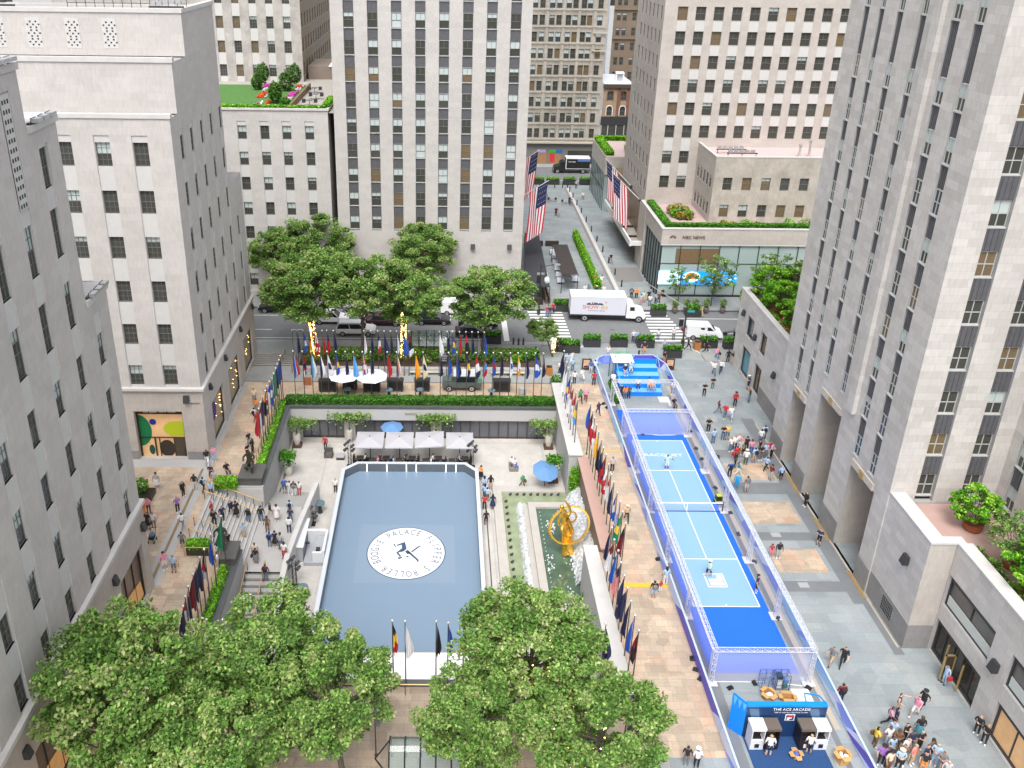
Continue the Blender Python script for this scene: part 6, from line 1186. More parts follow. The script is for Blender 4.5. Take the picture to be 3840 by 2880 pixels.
# kiosk box by the rink, light towers, tables, umbrellas
kb = thing('dj_booth', 'white and grey raised booth between the curved wall and the rink', 'booth', (-11.6, 62.2, D)); LG = P(225, 228, 232); GG = M((.33, .345, .37), .6)
q = MB(); q.use(GG).box(-13.0, -12.1, 60.7, 64.6, D, -2.5).box(-12.0, -10.2, 60.2, 63.3, D, D+.35); q.use(LG).box(-13.0, -12.0, 60.6, 64.7, -2.5, -2.4).box(-12.0, -10.35, 63.0, 63.3, D+.35, -2.5).box(-10.35, -10.15, 60.3, 63.3, D+.35, -2.6).box(-11.2, -10.35, 60.3, 60.5, D+.35, -2.75); q.use(GG).box(-11.1, -10.4, 60.55, 62.8, D+.35, D+1.15); q.build('booth_walls', None, kb)
q = MB(); q.use(DKMETAL).box(-10.95, -10.6, 60.7, 61.1, D+1.15, D+1.35).box(-12.3, -11.7, 62, 62.2, D+.9, D+1.0); q.build('equipment', None, kb)
def lightrig(lb, p, hgt=2.6):
    t = thing('light_tower', lb, 'light tower', p, 'black stage light towers around the rink'); q_ = MB(); truss(q_, (0, 0, 0), (0, 0, hgt), .3, .45, BLACK); q_.use(BLACK).box(-.35, .35, -.35, .35, 0, .05); q_.build('mast', None, t, local=True)
    for i, (dx, dz) in enumerate(((-.35, .1), (.35, -.1), (0, .45), (-.4, -.55), (.4, -.6))): q_ = MB(); q_.use(M((.05, .055, .06), .4)).tube((dx-.12, -.2, hgt+dz), (dx+.12, .15, hgt+dz+.1), .17, .13, 8); q_.build('lamp_head', None, t, local=True)
lightrig('black light tower with round lamps at the far left corner of the rink', (-9.5, 75.6, D)); lightrig('black light tower with round lamps at the far right corner of the rink', (3.25, 75.6, D)); lightrig('black light tower standing by the near side of the white booth', at(1107, 2200, D)); lightrig('black light tower against the curved wall beside the blue table', at(1170, 1965, D), 1.4)
def hightable(lb, p, group='round blue topped high tables', s_=1, zt=1.05, tm=None):
    t = thing('high_table', lb, 'table', p, group); q_ = MB(); q_.use(DKMETAL).lathe((0, 0, 0), [(.27, 0), (.17, .35), (.12, zt)], 10); q_.build('stem', None, t, local=True); q_ = MB(); q_.use(tm or M((.10, .16, .19), .5)).tube((0, 0, zt), (0, 0, zt+.05), .5*s_, n=20); q_.build('table_top', None, t, local=True)
hightable('round blue topped high table on the left rink terrace, farther one', at(1201, 1921, D)); hightable('round blue topped high table on the left rink terrace, nearer one', at(1136, 2240, D))
for x, y, lb in ((1304, 1490, 'leftmost'), (1459, 1493, 'second from the left'), (1576, 1492, 'third from the left'), (1842, 1496, 'rightmost')): hightable('round high table on the terrace behind the far flagpoles, '+lb, at(x, y), 'round high tables behind the far flagpoles', .85)
UGR = M((.40, .395, .42), .7, var=.05, scale=1, name='grey_canopy_cloth')
for i, (a, b, dy, dr, lb) in enumerate(((-8.9, -6.0, 0, 0, 'leftmost'), (-5.8, -2.9, 0, 0, 'second from the left'), (-2.7, .3, -.1, .3, 'third from the left, slightly tilted'), (.55, 3.4, 0, 0, 'rightmost'))):
    t = thing('square_umbrella', 'square grey umbrella at the far end of the rink, '+lb, 'umbrella', ((a+b)/2, 76.8, D), 'square grey umbrellas by the rink'); w2 = (b-a)/2; z = 2.55
    q = MB(); q.use(UGR).add([(-w2, -1.55+dr*.2, z), (w2, -1.55+dr, z+dr*.2), (w2, 1.5+dr*.3, z+dr*.3), (-w2, 1.5, z), (0, 0, z+.35), (-w2, -1.55+dr*.2, z-.12), (w2, -1.55+dr, z+dr*.2-.12)], [(0, 1, 4), (1, 2, 4), (2, 3, 4), (3, 0, 4), (0, 5, 6, 1)]); q.build('canopy', None, t, local=True)
    q = MB(); q.use(DKMETAL).tube((0, 0, 0), (0, 0, z+.45), .05).box(-.4, .4, -.4, .4, 0, .06); q.build('pole', None, t, local=True)
DIN = []
for i in range(9):
    x = -8.5+i*1.38; y = 75.75 if i % 2 else 76.2
    t = thing('dining_set', 'dark dining table with chairs under the grey umbrellas, '+(ordn(i)+' from the left' if i else 'leftmost'), 'table', (x, y, D), 'dining tables by the rink'); q = MB(); q.use(M((.05, .04, .035), .4)).box(-.35, .35, -.35, .35, .7, .74).tube((0, 0, 0), (0, 0, .7), .05); q.build('table_top', None, t, local=True)
    for sx_ in (-.55, .55): q = MB(); q.use(BLACK).box(sx_-.2, sx_+.2, -.2, .2, .4, .46).box(sx_-.2 if sx_ < 0 else sx_+.14, sx_-.14 if sx_ < 0 else sx_+.2, -.2, .2, .46, .9).box(sx_-.18, sx_+.18, -.18, .18, 0, .4); q.build('chair', None, t, local=True)
    DIN.append((x, y))
for x, y, lb in ((1233, 1712, 'far left terrace'),): 
    p = at(x, y, D); t = thing('armchair', 'dark wicker armchair on the far left of the rink terrace', 'chair', p); q = MB(); q.use(M((.09, .085, .08), .8, var=.3, scale=9)).box(-.4, .4, -.35, .35, 0, .42).box(-.45, -.35, -.38, .38, .0, .68).box(.35, .45, -.38, .38, 0, .68).box(-.45, .45, .3, .4, .42, .9); q.build('frame', None, t, local=True)
t = thing('ottoman', 'low grey square table beside the wicker armchair', 'table', at(1277, 1718, D)); q = MB(); q.use(GRAYST).box(-.45, .45, -.45, .45, .32, .4); q.use(DKMETAL).box(-.4, .4, -.4, .4, 0, .32); q.build('top', None, t, local=True)
t = thing('bench', 'small white and blue bench cushion on the open terrace right of the rink', 'bench', at(1925, 1757, D)); q = MB(); q.use(M((.2, .18, .15), .7)).box(-.45, .45, -.6, .6, .0, .35); q.build('seat', None, t, local=True)
def octumb(lb, p, R_, z, mat, tilt=0, n=8, group=None, rz=0, sag=.5):
    t = thing('umbrella', lb, 'umbrella', p, group, rz); q_ = MB(); q_.use(mat); vs = [(R_*math.cos(2*PI*i/n), R_*math.sin(2*PI*i/n)*math.cos(tilt), z+R_*math.sin(2*PI*i/n)*math.sin(tilt)) for i in range(n)]+[(0, 0, z+sag)]; q_.add(vs, [(i, (i+1) % n, n) for i in range(n)]); q_.build('canopy', None, t, local=True); q_ = MB(); q_.use(DKMETAL).tube((0, 0, 0), (0, 0, z+sag), .045); q_.build('pole', None, t, local=True)
p = at(1290, 1408, 2.6); octumb('large white umbrella behind the far left flagpoles, left one', (p.x, p.y, 0), 1.75, 2.6, M((.72, .72, .74), .7), group='white umbrellas behind the far flagpoles'); p = at(1394, 1410, 2.6); octumb('large white umbrella behind the far left flagpoles, right one', (p.x, p.y, 0), 1.8, 2.6, M((.72, .72, .74), .7), group='white umbrellas behind the far flagpoles', rz=.3)
BUM = M((.10, .22, .42), .7, var=.06, name='blue_umbrella_cloth'); octumb('blue umbrella against the glass doors at the far end of the rink', (-5.3, 79.6, D), 1.25, 2.35, BUM, group='blue umbrellas by the rink'); p = at(2041, 1835, D); octumb('tilted blue umbrella on the terrace beside the fountain', p, 1.35, 2.2, BUM, .35, 8, 'blue umbrellas by the rink', .3, .45)
# potted trees along the rink terrace walls
WPOT = M((.50, .47, .41), .6, var=.05, name='cream_pot')
def espalier(lb, p, zc, w_, dirx=0, ph=1.35, pr=.42, box=True, mats=None):
    t = thing('potted_tree', lb, 'potted tree', p, 'flat topped potted trees by the rink'); q_ = MB(); q_.use(WPOT).lathe((0, 0, .3 if box else 0), [(pr*.65, 0), (pr, .45*ph), (pr*1.02, .8*ph), (pr*.9, ph)], 14); q_.use(SOIL).lathe((0, 0, (.3 if box else 0)+ph-.03), [(pr*.8, 0), (.02, .02)], 12); q_.build('pot', None, t, local=True)
    if box: q_ = MB(); q_.use(M((.08, .045, .03), .6)).box(-.5, .5, -.45, .45, 0, .3); q_.build('plinth', None, t, local=True)
    b_ = (.3 if box else 0)+ph; q_ = MB(); q_.use(BARK).tube((0, 0, b_), (dirx*.3, -.1, zc-.3), .06, .04).tube((dirx*.3, -.1, zc-.5), (dirx*.3-w_*.35, -.1, zc), .035).tube((dirx*.3, -.1, zc-.5), (dirx*.3+w_*.35, -.1, zc), .035); q_.build('trunk', None, t, local=True)
    r = np.random.default_rng(int(abs(p[0])*10)); n = 900; p_ = np.stack([r.normal(dirx*.6, w_*.24, n).clip(-w_*.5+dirx*.6, w_*.5+dirx*.6), r.normal(-.1, .3, n), zc+r.normal(0, .16, n)-.28*(r.random(n) < .25)*r.random(n)*4*(np.abs(r.normal(0, 1, n)) < .8)], 1); v, f, mi = leaves(p_, r, .13); me = bpy.data.meshes.new('crown'); me.from_pydata(v.tolist(), [], f)
    for k_ in (mats or LEAF): me.materials.append(k_)
    me.polygons.foreach_set('material_index', mi); o_ = bpy.data.objects.new('crown', me); C.objects.link(o_); o_.parent = t
espalier('flat topped tree in a cream pot at the far left corner of the rink terrace', (-15.6, 79.4, D), 3.1, 3.8, .5); espalier('flat topped tree in a cream pot on the second pillar of the far wall', (-10.0, 80.3, D), 3.3, 4.6, 0, 1.5, .38, False); espalier('flat topped tree in a cream pot on the third pillar of the far wall', (-.55, 80.3, D), 3.2, 4.2, 0, 1.5, .38, False); espalier('flat topped tree in a cream pot at the far right corner of the rink terrace', (11.7, 79.4, D), 3.1, 3.6, -.5)
espalier('leafy tree in a cream pot on the left terrace wall beside the landing', (-15.6, 73.9, D), 2.5, 1.6, 0, 1.2, .42, False, LEAFH); espalier('leafy tree in a cream pot beside the tilted blue umbrella', (11.5, 73.2, D), 2.7, 1.6, 0, 1.2, .42, True, LEAFH); espalier('leafy tree in a pot with warm lights beside the lower stairs', at(828, 2300, -3.5), 2.6, 1.4, 0, 1.0, .4, False, LEAFH)
for i, (p, hgt, lb) in enumerate((((13.1, 70.0, D), 2.0, 'tall bright green clipped cone shrub at the far end of the fountain wall'), (at(2229, 2230, D+.5), 1.7, 'bright green clipped cone shrub at the near end of the fountain'), ((12.3, 55.6, D), .9, 'small dark cone shrub beside the near fountain wall'))): bush(lb, p, .55 if i < 2 else .4, hgt, 1500, LEAFB if i < 2 else LEAFH, .1, 'shrub', 'clipped_cone', 'cone shrubs by the fountain', i)
# terrace furniture behind the flags
for i, (x, y, w_, lb) in enumerate(((1228, 1472, 1.9, 'leftmost'), (1312, 1465, 1.6, 'under the left white umbrella'), (1394, 1472, 1.9, 'under the right white umbrella'), (1482, 1470, 1.8, 'to the right of the white umbrellas'), (1583, 1470, 1.7, 'left of the kiosk van'), (1881, 1472, 1.9, 'right of the kiosk van'))):
    p = at(x, y); t = thing('heater_cabinet', 'dark boxy cabinet on the terrace behind flagpoles, '+lb, 'cabinet', (p.x, p.y+.4, 0), 'dark cabinets behind the far flagpoles'); q = MB(); q.use(M((.04, .045, .05), .5, var=.2)).box(-w_/2, w_/2, -.4, .4, .15, 1.35); q.use(BLACK).box(-w_/2+.1, w_/2-.1, -.43, -.4, .3, 1.2); q.use(DKMETAL).box(-w_/2-.05, w_/2+.05, -.45, .45, 1.35, 1.42); q.build('body', None, t, local=True)
    for s_ in (-1, 1): q = MB(); q.use(BLACK).tube((s_*w_*.4, -.3, .0), (s_*w_*.4, -.3, .2), .09); q.build('foot', None, t, local=True)
t = thing('bin', 'round grey barrel bin at the right end of the terrace behind the far flagpoles', 'bin', at(1958, 1482)); q = MB(); q.use(GRAYST).lathe((0, 0, 0), [(.36, 0), (.42, .4), (.38, .95)], 14); q.build('body', None, t, local=True)
t = thing('signboard', 'small orange brown board standing at the left end of the far terrace', 'sign', at(1153, 1445)); q = MB(); q.use(P(170, 105, 70)).box(-.45, .45, 0, .06, 0, 1.0); q.build('board', None, t, local=True)
t = thing('signboard', 'black board with white writing in front of the glass entrance canopy', 'sign', at(1662, 1382)); q = MB(); q.use(P(45, 50, 65)).box(-.55, .55, 0, .08, .6, 2.3); q.build('board', None, t, local=True); o_ = text('sign_writing', 'REST\nROOMS\nSHOPS\nOPEN', .3, (0, 0, 0), (PI/2, 0, 0), WHITE, ext=.003); o_.parent = t; o_.location = (0, -.02, 1.5)
for i in range(2): t = thing('bench', 'long pale slatted bench on the far terrace, '+('left of the kiosk van' if i == 0 else 'right of the kiosk van'), 'bench', (at(1600+i*305, 1418).x, 88.0, 0), 'slatted benches'); q = MB(); q.use(P(205, 200, 180)); [q.box(-2.0, 2.0, a, a+.07, .45, .5) for a in (0, .1, .2, .3)]; q.build('seat', None, t, local=True); q = MB(); q.use(DKMETAL); [q.box(a-.05, a+.05, 0, .35, 0, .45) for a in (-1.7, 0, 1.7)]; q.build('leg', None, t, local=True)
# planting strip on the far terrace
m = MB(); m.use(GRAYST).box(-16.8, 11.8, 88.4, 89.0, 0, .75); tag(m.build('planter_wall'), 'long low grey wall in front of the planting strip on the far terrace', 'wall'); m = MB(); m.use(SOIL).rect(-16.8, 11.8, 89.0, 93.2, .6); struct('planting_soil', m)
hedge('long dark hedge behind the far terrace, under the far trees', -16.8, 11.6, 92.2, 93.2, .3, 1.25, 70, LEAF)
for i in range(24):
    x = -16+i*1.18; lb = 'mixed low shrub in the planting strip under the far trees, '+('leftmost' if i == 0 else 'rightmost' if i == 23 else ordn(i)+' from the left')
    bush(lb, (x, 90.3+(i % 3)*.5, .6), .62, .42+.12*(i % 4), 130, (LEAF, LEAFH, LEAFB)[(i*7) % 5 % 3] if i % 4 else LEAF, .15, group='low shrubs in the far planting strip', seed=i)
def shelter(lb, loc, w_, d, h, rz=0):
    """curved glass entrance canopy with dark hoops"""
    t = thing('glass_canopy', lb, 'canopy', loc, 'curved glass entrance canopies', rz); GP = M((.20, .28, .27), .1, alpha=.55, name='canopy_glass')
    def arc(x, n=10): return [(x, -d/2+d*i/n, h*.55+h*.45*math.sin(PI*i/n)) for i in range(n+1)]
    nx = 5
    for i in range(nx+1): x = -w_/2+w_*i/nx; q_ = MB(); q_.use(BLACK).path(arc(x), .05, 5).tube((x, -d/2, 0), (x, -d/2, h*.55), .05).tube((x, d/2, 0), (x, d/2, h*.55), .05); q_.build('hoop', None, t, local=True)
    for i in range(nx):
        q_ = MB(); q_.use(GP); a_, b_ = arc(-w_/2+w_*i/nx), arc(-w_/2+w_*(i+1)/nx)
        for k_ in range(10): q_.quad(a_[k_], b_[k_], b_[k_+1], a_[k_+1])
        q_.build('glass_panel', None, t, local=True)
    q_ = MB(); q_.use(BLACK)
    for y_ in (-d/2, d/2): q_.tube((-w_/2, y_, h*.55), (w_/2, y_, h*.55), .06)
    for s_ in (-1, 1): q_.path([(s_*w_/2, -d/2, h*.55), (s_*(w_/2+.9), 0, h*.5), (s_*w_/2, d/2, h*.55)], .05, 5)
    q_.build('side_beam', None, t, local=True); return t
shelter('curved glass entrance canopy under the far trees', (-1.4, 94.0, 0), 4.6, 3.0, 3.0); shelter('curved glass entrance canopy at the bottom of the photo among the near trees', (-.6, 36.6, 0), 4.6, 2.6, 2.9)
# roof garden
gz = 25.72  # roof
m = MB(); m.use(M((.06, .16, .03), .9, var=.3, scale=2)).box(-34, -20.4, 113.6, 132, gz, gz+.45); m.use(M((.2, .13, .08), .8)).box(-20.4, -20.2, 113.6, 132, gz, gz+.8); tag(m.build('flower_bed'), 'raised soil bed holding the flowers and topiary on the roof garden', 'flower bed')
hedge('low clipped hedge along the front edge of the roof garden', -32, -15.6, 112.8, 113.5, gz, gz+.75, 150, LEAFB, size=.15); hedge('bright leafy hedge along the right edge of the roof garden', -15.6-.3, -15.2, 113.5, 119.5, gz, gz+1.0, 150, LEAFB, size=.15)
for i, (x, y, lb, rr_, hh_) in enumerate(((530, 1290, 'upper left', .95, 1.5), (1025, 1310, 'farthest right', .95, 1.55), (890, 1420, 'middle right', 1.0, 1.45), (722, 1610, 'nearest the front', .95, 1.45), (440, 1400, 'at the left, half cut off', .8, 1.2))):
    p = at(860+x/4.148, y/4.148, gz+.4); bush('egg shaped clipped evergreen on the roof garden, '+lb, p, rr_, hh_, 2200, LEAF[:2]+LEAFH[:1]+LEAF[:1], .13, 'topiary', 'clipped_evergreen', 'egg shaped topiary on the roof garden', i)
bush('low round clipped ball shrub at the front of the roof garden', at(860+865/4.148, 1635/4.148, gz+.4), .75, .55, 900, LEAFH, .1, 'topiary', 'clipped_ball')
FL = dict(pink=leafmat('pink_petals', (.62, .06, .42)), white=leafmat('white_petals', (.7, .7, .7)), org=leafmat('orange_petals', (.65, .1, .04)))
for i, (c_, a, b, c2, d2, lb) in enumerate((('pink', 880, 1050, 1455, 1530, 'pink flowers beside the path, near patch'), ('white', 870, 1000, 1515, 1580, 'white flowers at the front by the ball shrub'), ('org', 1010, 1150, 1335, 1395, 'orange red flowers at the far end of the path'), ('white', 1135, 1195, 1310, 1360, 'white flowers at the far corner of the bed'), ('white', 1015, 1115, 1385, 1415, 'white flower strip midway along the path'), ('pink', 1020, 1090, 1420, 1455, 'magenta flowers midway along the path'), ('pink', 510, 650, 1325, 1380, 'pink flowers between the left topiary'), ('white', 510, 610, 1382, 1425, 'white flowers between the left topiary'), ('org', 425, 600, 1450, 1520, 'orange red flowers left of the nearest topiary'), ('white', 540, 610, 1480, 1530, 'white flowers left of the nearest topiary'), ('pink', 425, 475, 1580, 1630, 'pink flowers at the front edge, left'), ('white', 478, 540, 1580, 1630, 'white flowers at the front edge'), ('org', 542, 660, 1580, 1630, 'orange red flowers at the front edge'))):
    r = np.random.default_rng(i); p0 = at(860+a/4.148, d2/4.148, gz+.5); p1 = at(860+b/4.148, c2/4.148, gz+.5); n = int(90*abs((p1.x-p0.x)*(p1.y-p0.y))); u = r.random((n, 3)); p = np.stack([p0.x+(p1.x-p0.x)*u[:, 0], p0.y+(p1.y-p0.y)*u[:, 1], gz+.5+u[:, 2]*.25], 1); v, f, mi = leaves(p, r, .15, .9); me = bpy.data.meshes.new('flower_patch'); me.from_pydata(v.tolist(), [], f); me.materials.append(FL[c_]); o_ = bpy.data.objects.new('flower_patch', me); C.objects.link(o_); tag(o_, lb+' of the roof garden', 'flowers', 'flower patches on the roof garden', 'stuff')
for i, (x, y, lb) in enumerate(((1330, 1440, 'farther'), (1350, 1540, 'middle'), (1250, 1640, 'nearer'))):
    p = at(860+x/4.148, y/4.148, gz); t = thing('outdoor_table', lb+' grey table with chairs on the roof garden terrace', 'table', p, 'tables on the roof garden terrace'); q = MB(); q.use(M((.12, .12, .12), .6)).box(-.45, .45, -.45, .45, .68, .73).tube((0, 0, 0), (0, 0, .68), .05); q.build('top', None, t, local=True)
    for s_ in (-.8, .8): q = MB(); q.use(DKMETAL).box(s_-.25, s_+.25, -.25, .25, .4, .45).box(s_-.25, s_+.25, .2, .25, .45, .85); q.build('chair', None, t, local=True)
# ------------------------------------------------------------------ flagpoles
PH = 5.75
def polemesh():
    m = MB(); m.use(M((.06, .05, .045), .5)).tube((0, 0, 0), (0, 0, PH-.1), .05, .035, 6).tube((0, 0, 0), (0, 0, .14), .1, n=8); a = m.build('pole')
    m = MB(); m.use(M((.62, .62, .6), .25, .5)).ball((0, 0, PH), .1, 8, 6).tube((0, 0, PH-.12), (0, 0, PH-.06), .06, n=6); b = m.build('finial', smooth=True)
    r = (a.data, b.data); bpy.data.objects.remove(a); bpy.data.objects.remove(b); return r
PM, FM = polemesh()
FCOL = dict(n=(.015, .02, .07), b=(.02, .09, .42), l=(.09, .32, .62), w=(.66, .66, .68), r=(.42, .02, .035), d=(.17, .012, .02), g=(.01, .22, .10), o=(.72, .30, .02), y=(.75, .5, .06), k=(.012, .012, .018), c=(.62, .55, .36), e=(.2, .2, .22), p=(.6, .25, .25))
CLN = dict(n='navy', b='blue', l='light blue', w='white', r='red', d='dark red', g='green', o='orange', y='yellow', k='black', c='cream', e='grey', p='pink')
FMAT = {k: M(v, .75, var=.12, scale=2, name='flag_'+CLN[k].replace(' ', '_')) for k, v in FCOL.items()}
def flagmesh(pat, width, L, seed):
    """limp pleated flag hanging from the top of its pole; pattern picks slots 0/1/2"""
    r = random.Random(seed); nu, nv = 9, 14; vs = []; ph = r.random()*6
    for j in range(nv+1):
        t = j/nv; w_ = width*(.16+.84*min(1, t*1.5)**.8)*(1 if t < .85 else 1-.35*(t-.85)/.15)
        for i in range(nu+1):
            u = i/nu; z = PH-.3-L*t*(1-.10*u)-(.25*u*(1-t)); x = .05+w_*u+.04*math.sin(t*5+ph)*t; y = .14*math.sin(u*9+ph+t*2.5)*min(1, t*2+.2)
            vs.append((x, y, z))
    fs = []; mi = []
    for j in range(nv):
        for i in range(nu):
            a = j*(nu+1)+i; fs.append((a, a+1, a+nu+2, a+nu+1)); u = (i+.5)/nu; t = (j+.5)/nv
            if pat == 's': k = 0
            elif pat == 'e': k = 1 if (abs(t-.5) < .13 and abs(u-.5) < .35) else 0
            elif pat == 'v': k = min(2, int(u*3))
            elif pat == 'h': k = min(2, int(t*3+.25*(u-.5)))
            elif pat == 'x': k = 1 if abs(u-.5-(t-.5)*.5) < .16 or abs(t-.55) < .09 else (0 if t < .8 else 2)
            else: k = (i+j//2) % 2 if t > .35 else 2
            mi.append(max(0, k))
    me = bpy.data.meshes.new('flag'); me.from_pydata(vs, [], fs)
    for _ in range(3): me.materials.append(FMAT['w'])
    me.polygons.foreach_set('material_index', mi); me.polygons.foreach_set('use_smooth', [True]*len(fs)); me.update(); return me
FM_ = {(p, k): flagmesh(p, (.34, .46, .6)[k], (2.7, 3.0, 2.85)[k], k*7+3) for p in 'sevhxt' for k in range(3)}
rf = random.Random(11)
def flagpole(loc, spec, lb, group, wide=None, left=False):
    """spec: pattern letter + 1-3 colour letters"""
    t = thing('flagpole', lb, 'flagpole', loc, group, rf.uniform(-.5, .5)+(PI if left else 0))
    for me, n in ((PM, 'pole'), (FM, 'finial')): o = bpy.data.objects.new(n, me); C.objects.link(o); o.parent = t
    k = wide if wide is not None else rf.choice((0, 0, 1)); o = bpy.data.objects.new('flag', FM_[(spec[0], k)]); C.objects.link(o); o.parent = t
    cs = spec[1:]+spec[-1]*3
    for i in range(3): o.material_slots[i].link = 'OBJECT'; o.material_slots[i].material = FMAT[cs[i]]
    return t
def cname(spec):
    s = []
    for c_ in spec[1:]:
        if CLN[c_] not in s: s.append(CLN[c_])
    return ' and '.join(s) if len(s) < 3 else s[0]+', '+s[1]+' and '+s[2]
def row(specs, pts, z, rowname, group, base=0.0, left=False, wides={}):
    n = len(pts)
    for i, ((x, y), sp_) in enumerate(zip(pts, specs)):
        p = at(x, y, z+PH); q = 'first' if i == 0 else 'last' if i == n-1 else ordn(i)
        flagpole((p.x, p.y, z), sp_, 'flagpole with %s flag, %s %s' % (cname(sp_), q, rowname), group, wides.get(i), left)
xs = [1098, 1133, 1166, 1198, 1226, 1259, 1294, 1324, 1359, 1389, 1452, 1487, 1558, 1586, 1652, 1682, 1713, 1751, 1785, 1817, 1850, 1879, 1914, 1943, 1974, 2008, 2038]
row(['vbwr', 'xrnw', 'vlw', 'vnw', 'ewn', 'eby', 'sn', 'sl', 'xrwb', 'snb', 'srw', 'vbow', 'so', 'ecn', 'sn', 'sb', 'vbn', 'hnyn', 'hrwn', 'hrlr', 'ebr', 'sn', 'ewb', 'hywo', 'snb', 'ebw', 'snw'],
    [(x, 1317+(x-1098)*.008) for x in xs], 0, 'from left, front row beyond the rink', 'flagpoles in the front row beyond the rink', wides={13: 1, 25: 2, 18: 1})
xs2 = [1095, 1112, 1137, 1158, 1179, 1208, 1225, 1250, 1364, 1390, 1416, 1440, 1464, 1487, 1514, 1533, 1648, 1677, 1697, 1723, 1747, 1770, 1793, 1816]
row(['sew', 'sn', 'ebw', 'hno', 'xwr', 'sr', 'hnr', 'sn', 'sw', 'sn', 'hnwr', 'sn', 'snw', 'vlw', 'sb', 'hdkw', 'swe', 'sn', 'eby', 'hr', 'hrk', 'sn', 'sew', 'sbw'], [(x, 1238+(x-1095)*.01) for x in xs2], 0, 'from left, back row under far trees', 'flagpoles in the back row under the far trees')
rr_pts = [(2116, 1316), (2121, 1336), (2127, 1358), (2131, 1380), (2139, 1409), (2144, 1430), (2150, 1453), (2160, 1472), (2167, 1497), (2216, 1513), (2224, 1540), (2230, 1566), (2238, 1592), (2246, 1619), (2256, 1650), (2263, 1678), (2273, 1704), (2283, 1741), (2292, 1778), (2303, 1807), (2315, 1846), (2326, 1879), (2335, 1919), (2347, 1961), (2295, 1978), (2304, 2023), (2319, 2064), (2329, 2108), (2342, 2157), (2353, 2203), (2366, 2253), (2381, 2307), (2396, 2363)]
row(['snw', 'sn', 'vnw', 'sw', 'eby', 'xrwb', 'hrw', 'xrw', 'heyl', 'sb', 'hnd', 'hwr', 'xrw', 'toy', 'sk', 'sn', 'xnr', 'xwr', 'hrw', 'snr', 'ebw', 'tbw', 'egy', 'hkd', 'sn', 'hdw', 'vlb', 'hnp', 'sne', 'sn', 'snd', 'sb', 'xdk'][:33], rr_pts, 0, 'from street, row between rink and court', 'flagpoles between the rink and the court', left=True, wides={3: 2, 17: 2, 22: 2, 29: 2, 24: 1, 30: 1, 31: 1})
row(['sb', 'sbn', 'sn', 'sg', 'vgw', 'ebw', 'hbw', 'xwr', 'hok', 'snr', 'hrw', 'sr'], [(1051, 1334), (1046, 1350), (1039, 1365), (1033, 1381), (1025, 1400), (1020, 1418), (1010, 1431), (1000, 1448), (994, 1465), (985, 1487), (977, 1508), (970, 1532)], 0, 'from street, far left row', 'flagpoles in the far left row', left=True, wides={3: 1, 7: 1, 11: 1})
row(['sg', 'sbn', 'hnrw', 'snk', 'snd', 'sd', 'vnew', 'hrw', 'snb', 'hbrl', 'hewr', 'sek'], [(828, 1935), (790, 2003), (765, 2059), (749, 2090), (734, 2123), (723, 2153), (705, 2198), (694, 2236), (686, 2273), (727, 2323), (774, 2323), (835, 2323)], 0, 'from stairs, near left row', 'flagpoles in the near left row', left=True, wides={0: 1, 3: 2, 4: 1, 5: 1})
row(['hkyr', 'swb', 'hnk', 'sb', 'trk', 'sne', 'sn'], [(1471, 2327), (1519, 2329), (1636, 2330), (1681, 2335), (1740, 2336), (1790, 2338), (2272, 2340)], 0, 'from left, row at near end of rink', 'flagpoles at the near end of the rink')
row(['se', 'sc', 'sk', 'sb', 'sn', 'sk', 'sd', 'sn', 'se'], [(1402, 2577), (1621, 2577), (1658, 2580), (1705, 2582), (1750, 2584), (1790, 2586), (1832, 2588), (1925, 2590), (2362, 2600)], 0, 'from left, bottom row among near trees', 'flagpoles in the bottom row among the near trees')
# national flags on slanting wall poles
def usflag(lb, base, tip, w_, h_, lean=(0, 0)):
    t = thing('wall_flag', lb, 'flag', base, 'striped flags on slanting wall poles'); b_ = Vector(base); d = Vector(tip)-b_; m = MB(); m.use(P(225, 225, 225)).tube((0, 0, 0), d, .07, .05, 6).use(DKMETAL).ball((0, 0, 0), .28, 6, 4); m.build('pole', None, t, local=True)
    dn = d.normalized(); L = d.length; r0 = 0; n, mm_ = 26, 16; m = MB(); RED, WHT, NV = FMAT['r'], FMAT['w'], FMAT['n']
    def pt(i, j): u = i/n; v = j/mm_; p = dn*(L-.3-w_*u); return p+Vector((lean[0]*v+.10*math.sin(u*7+v*3), lean[1]*v+.12*math.sin(u*9+v*2), -h_*v))
    for i in range(n):
        for j in range(mm_):
            st = i*13//n; m.use(NV if (i >= n*6//13 and False) or (i < n*7//13 and j < mm_*.42) else (RED if st % 2 == 0 else WHT)); m.quad(pt(i, j), pt(i+1, j), pt(i+1, j+1), pt(i, j+1))
    o_ = m.build('flag', None, t, local=True, smooth=False)
    m = MB(); m.use(WHT)
    for i in range(5):
        for j in range(4):
            p = dn*(L-.45-w_*.5*(i/5)); v = (j+.5)/4*.40; q_ = p+Vector((lean[0]*v, lean[1]*v-.2, -h_*v)); m.ball(q_, .045, 4, 3)
    m.build('stars', None, t, local=True)
usflag('striped national flag on pole from the tower wall, farther of the left pair', (11.1, 128, 15.0), (14.6, 128, 17.6), 2.4, 6.8, (-.6, -.5)); usflag('striped national flag on pole from the tower wall, nearer of the left pair', (11.1, 120, 12.3), (15.3, 120, 15.0), 2.9, 7.6, (-.4, -.6))
usflag('striped national flag on pole from the office block wall, farther of the right pair', (30.9, 136, 9.8), (26.4, 137, 14.2), 2.8, 6.2, (.5, -.3)); usflag('striped national flag on pole from the office block wall, nearer of the right pair', (30.9, 129, 9.5), (26.2, 130, 13.8), 3.3, 6.8, (.5, -.3))
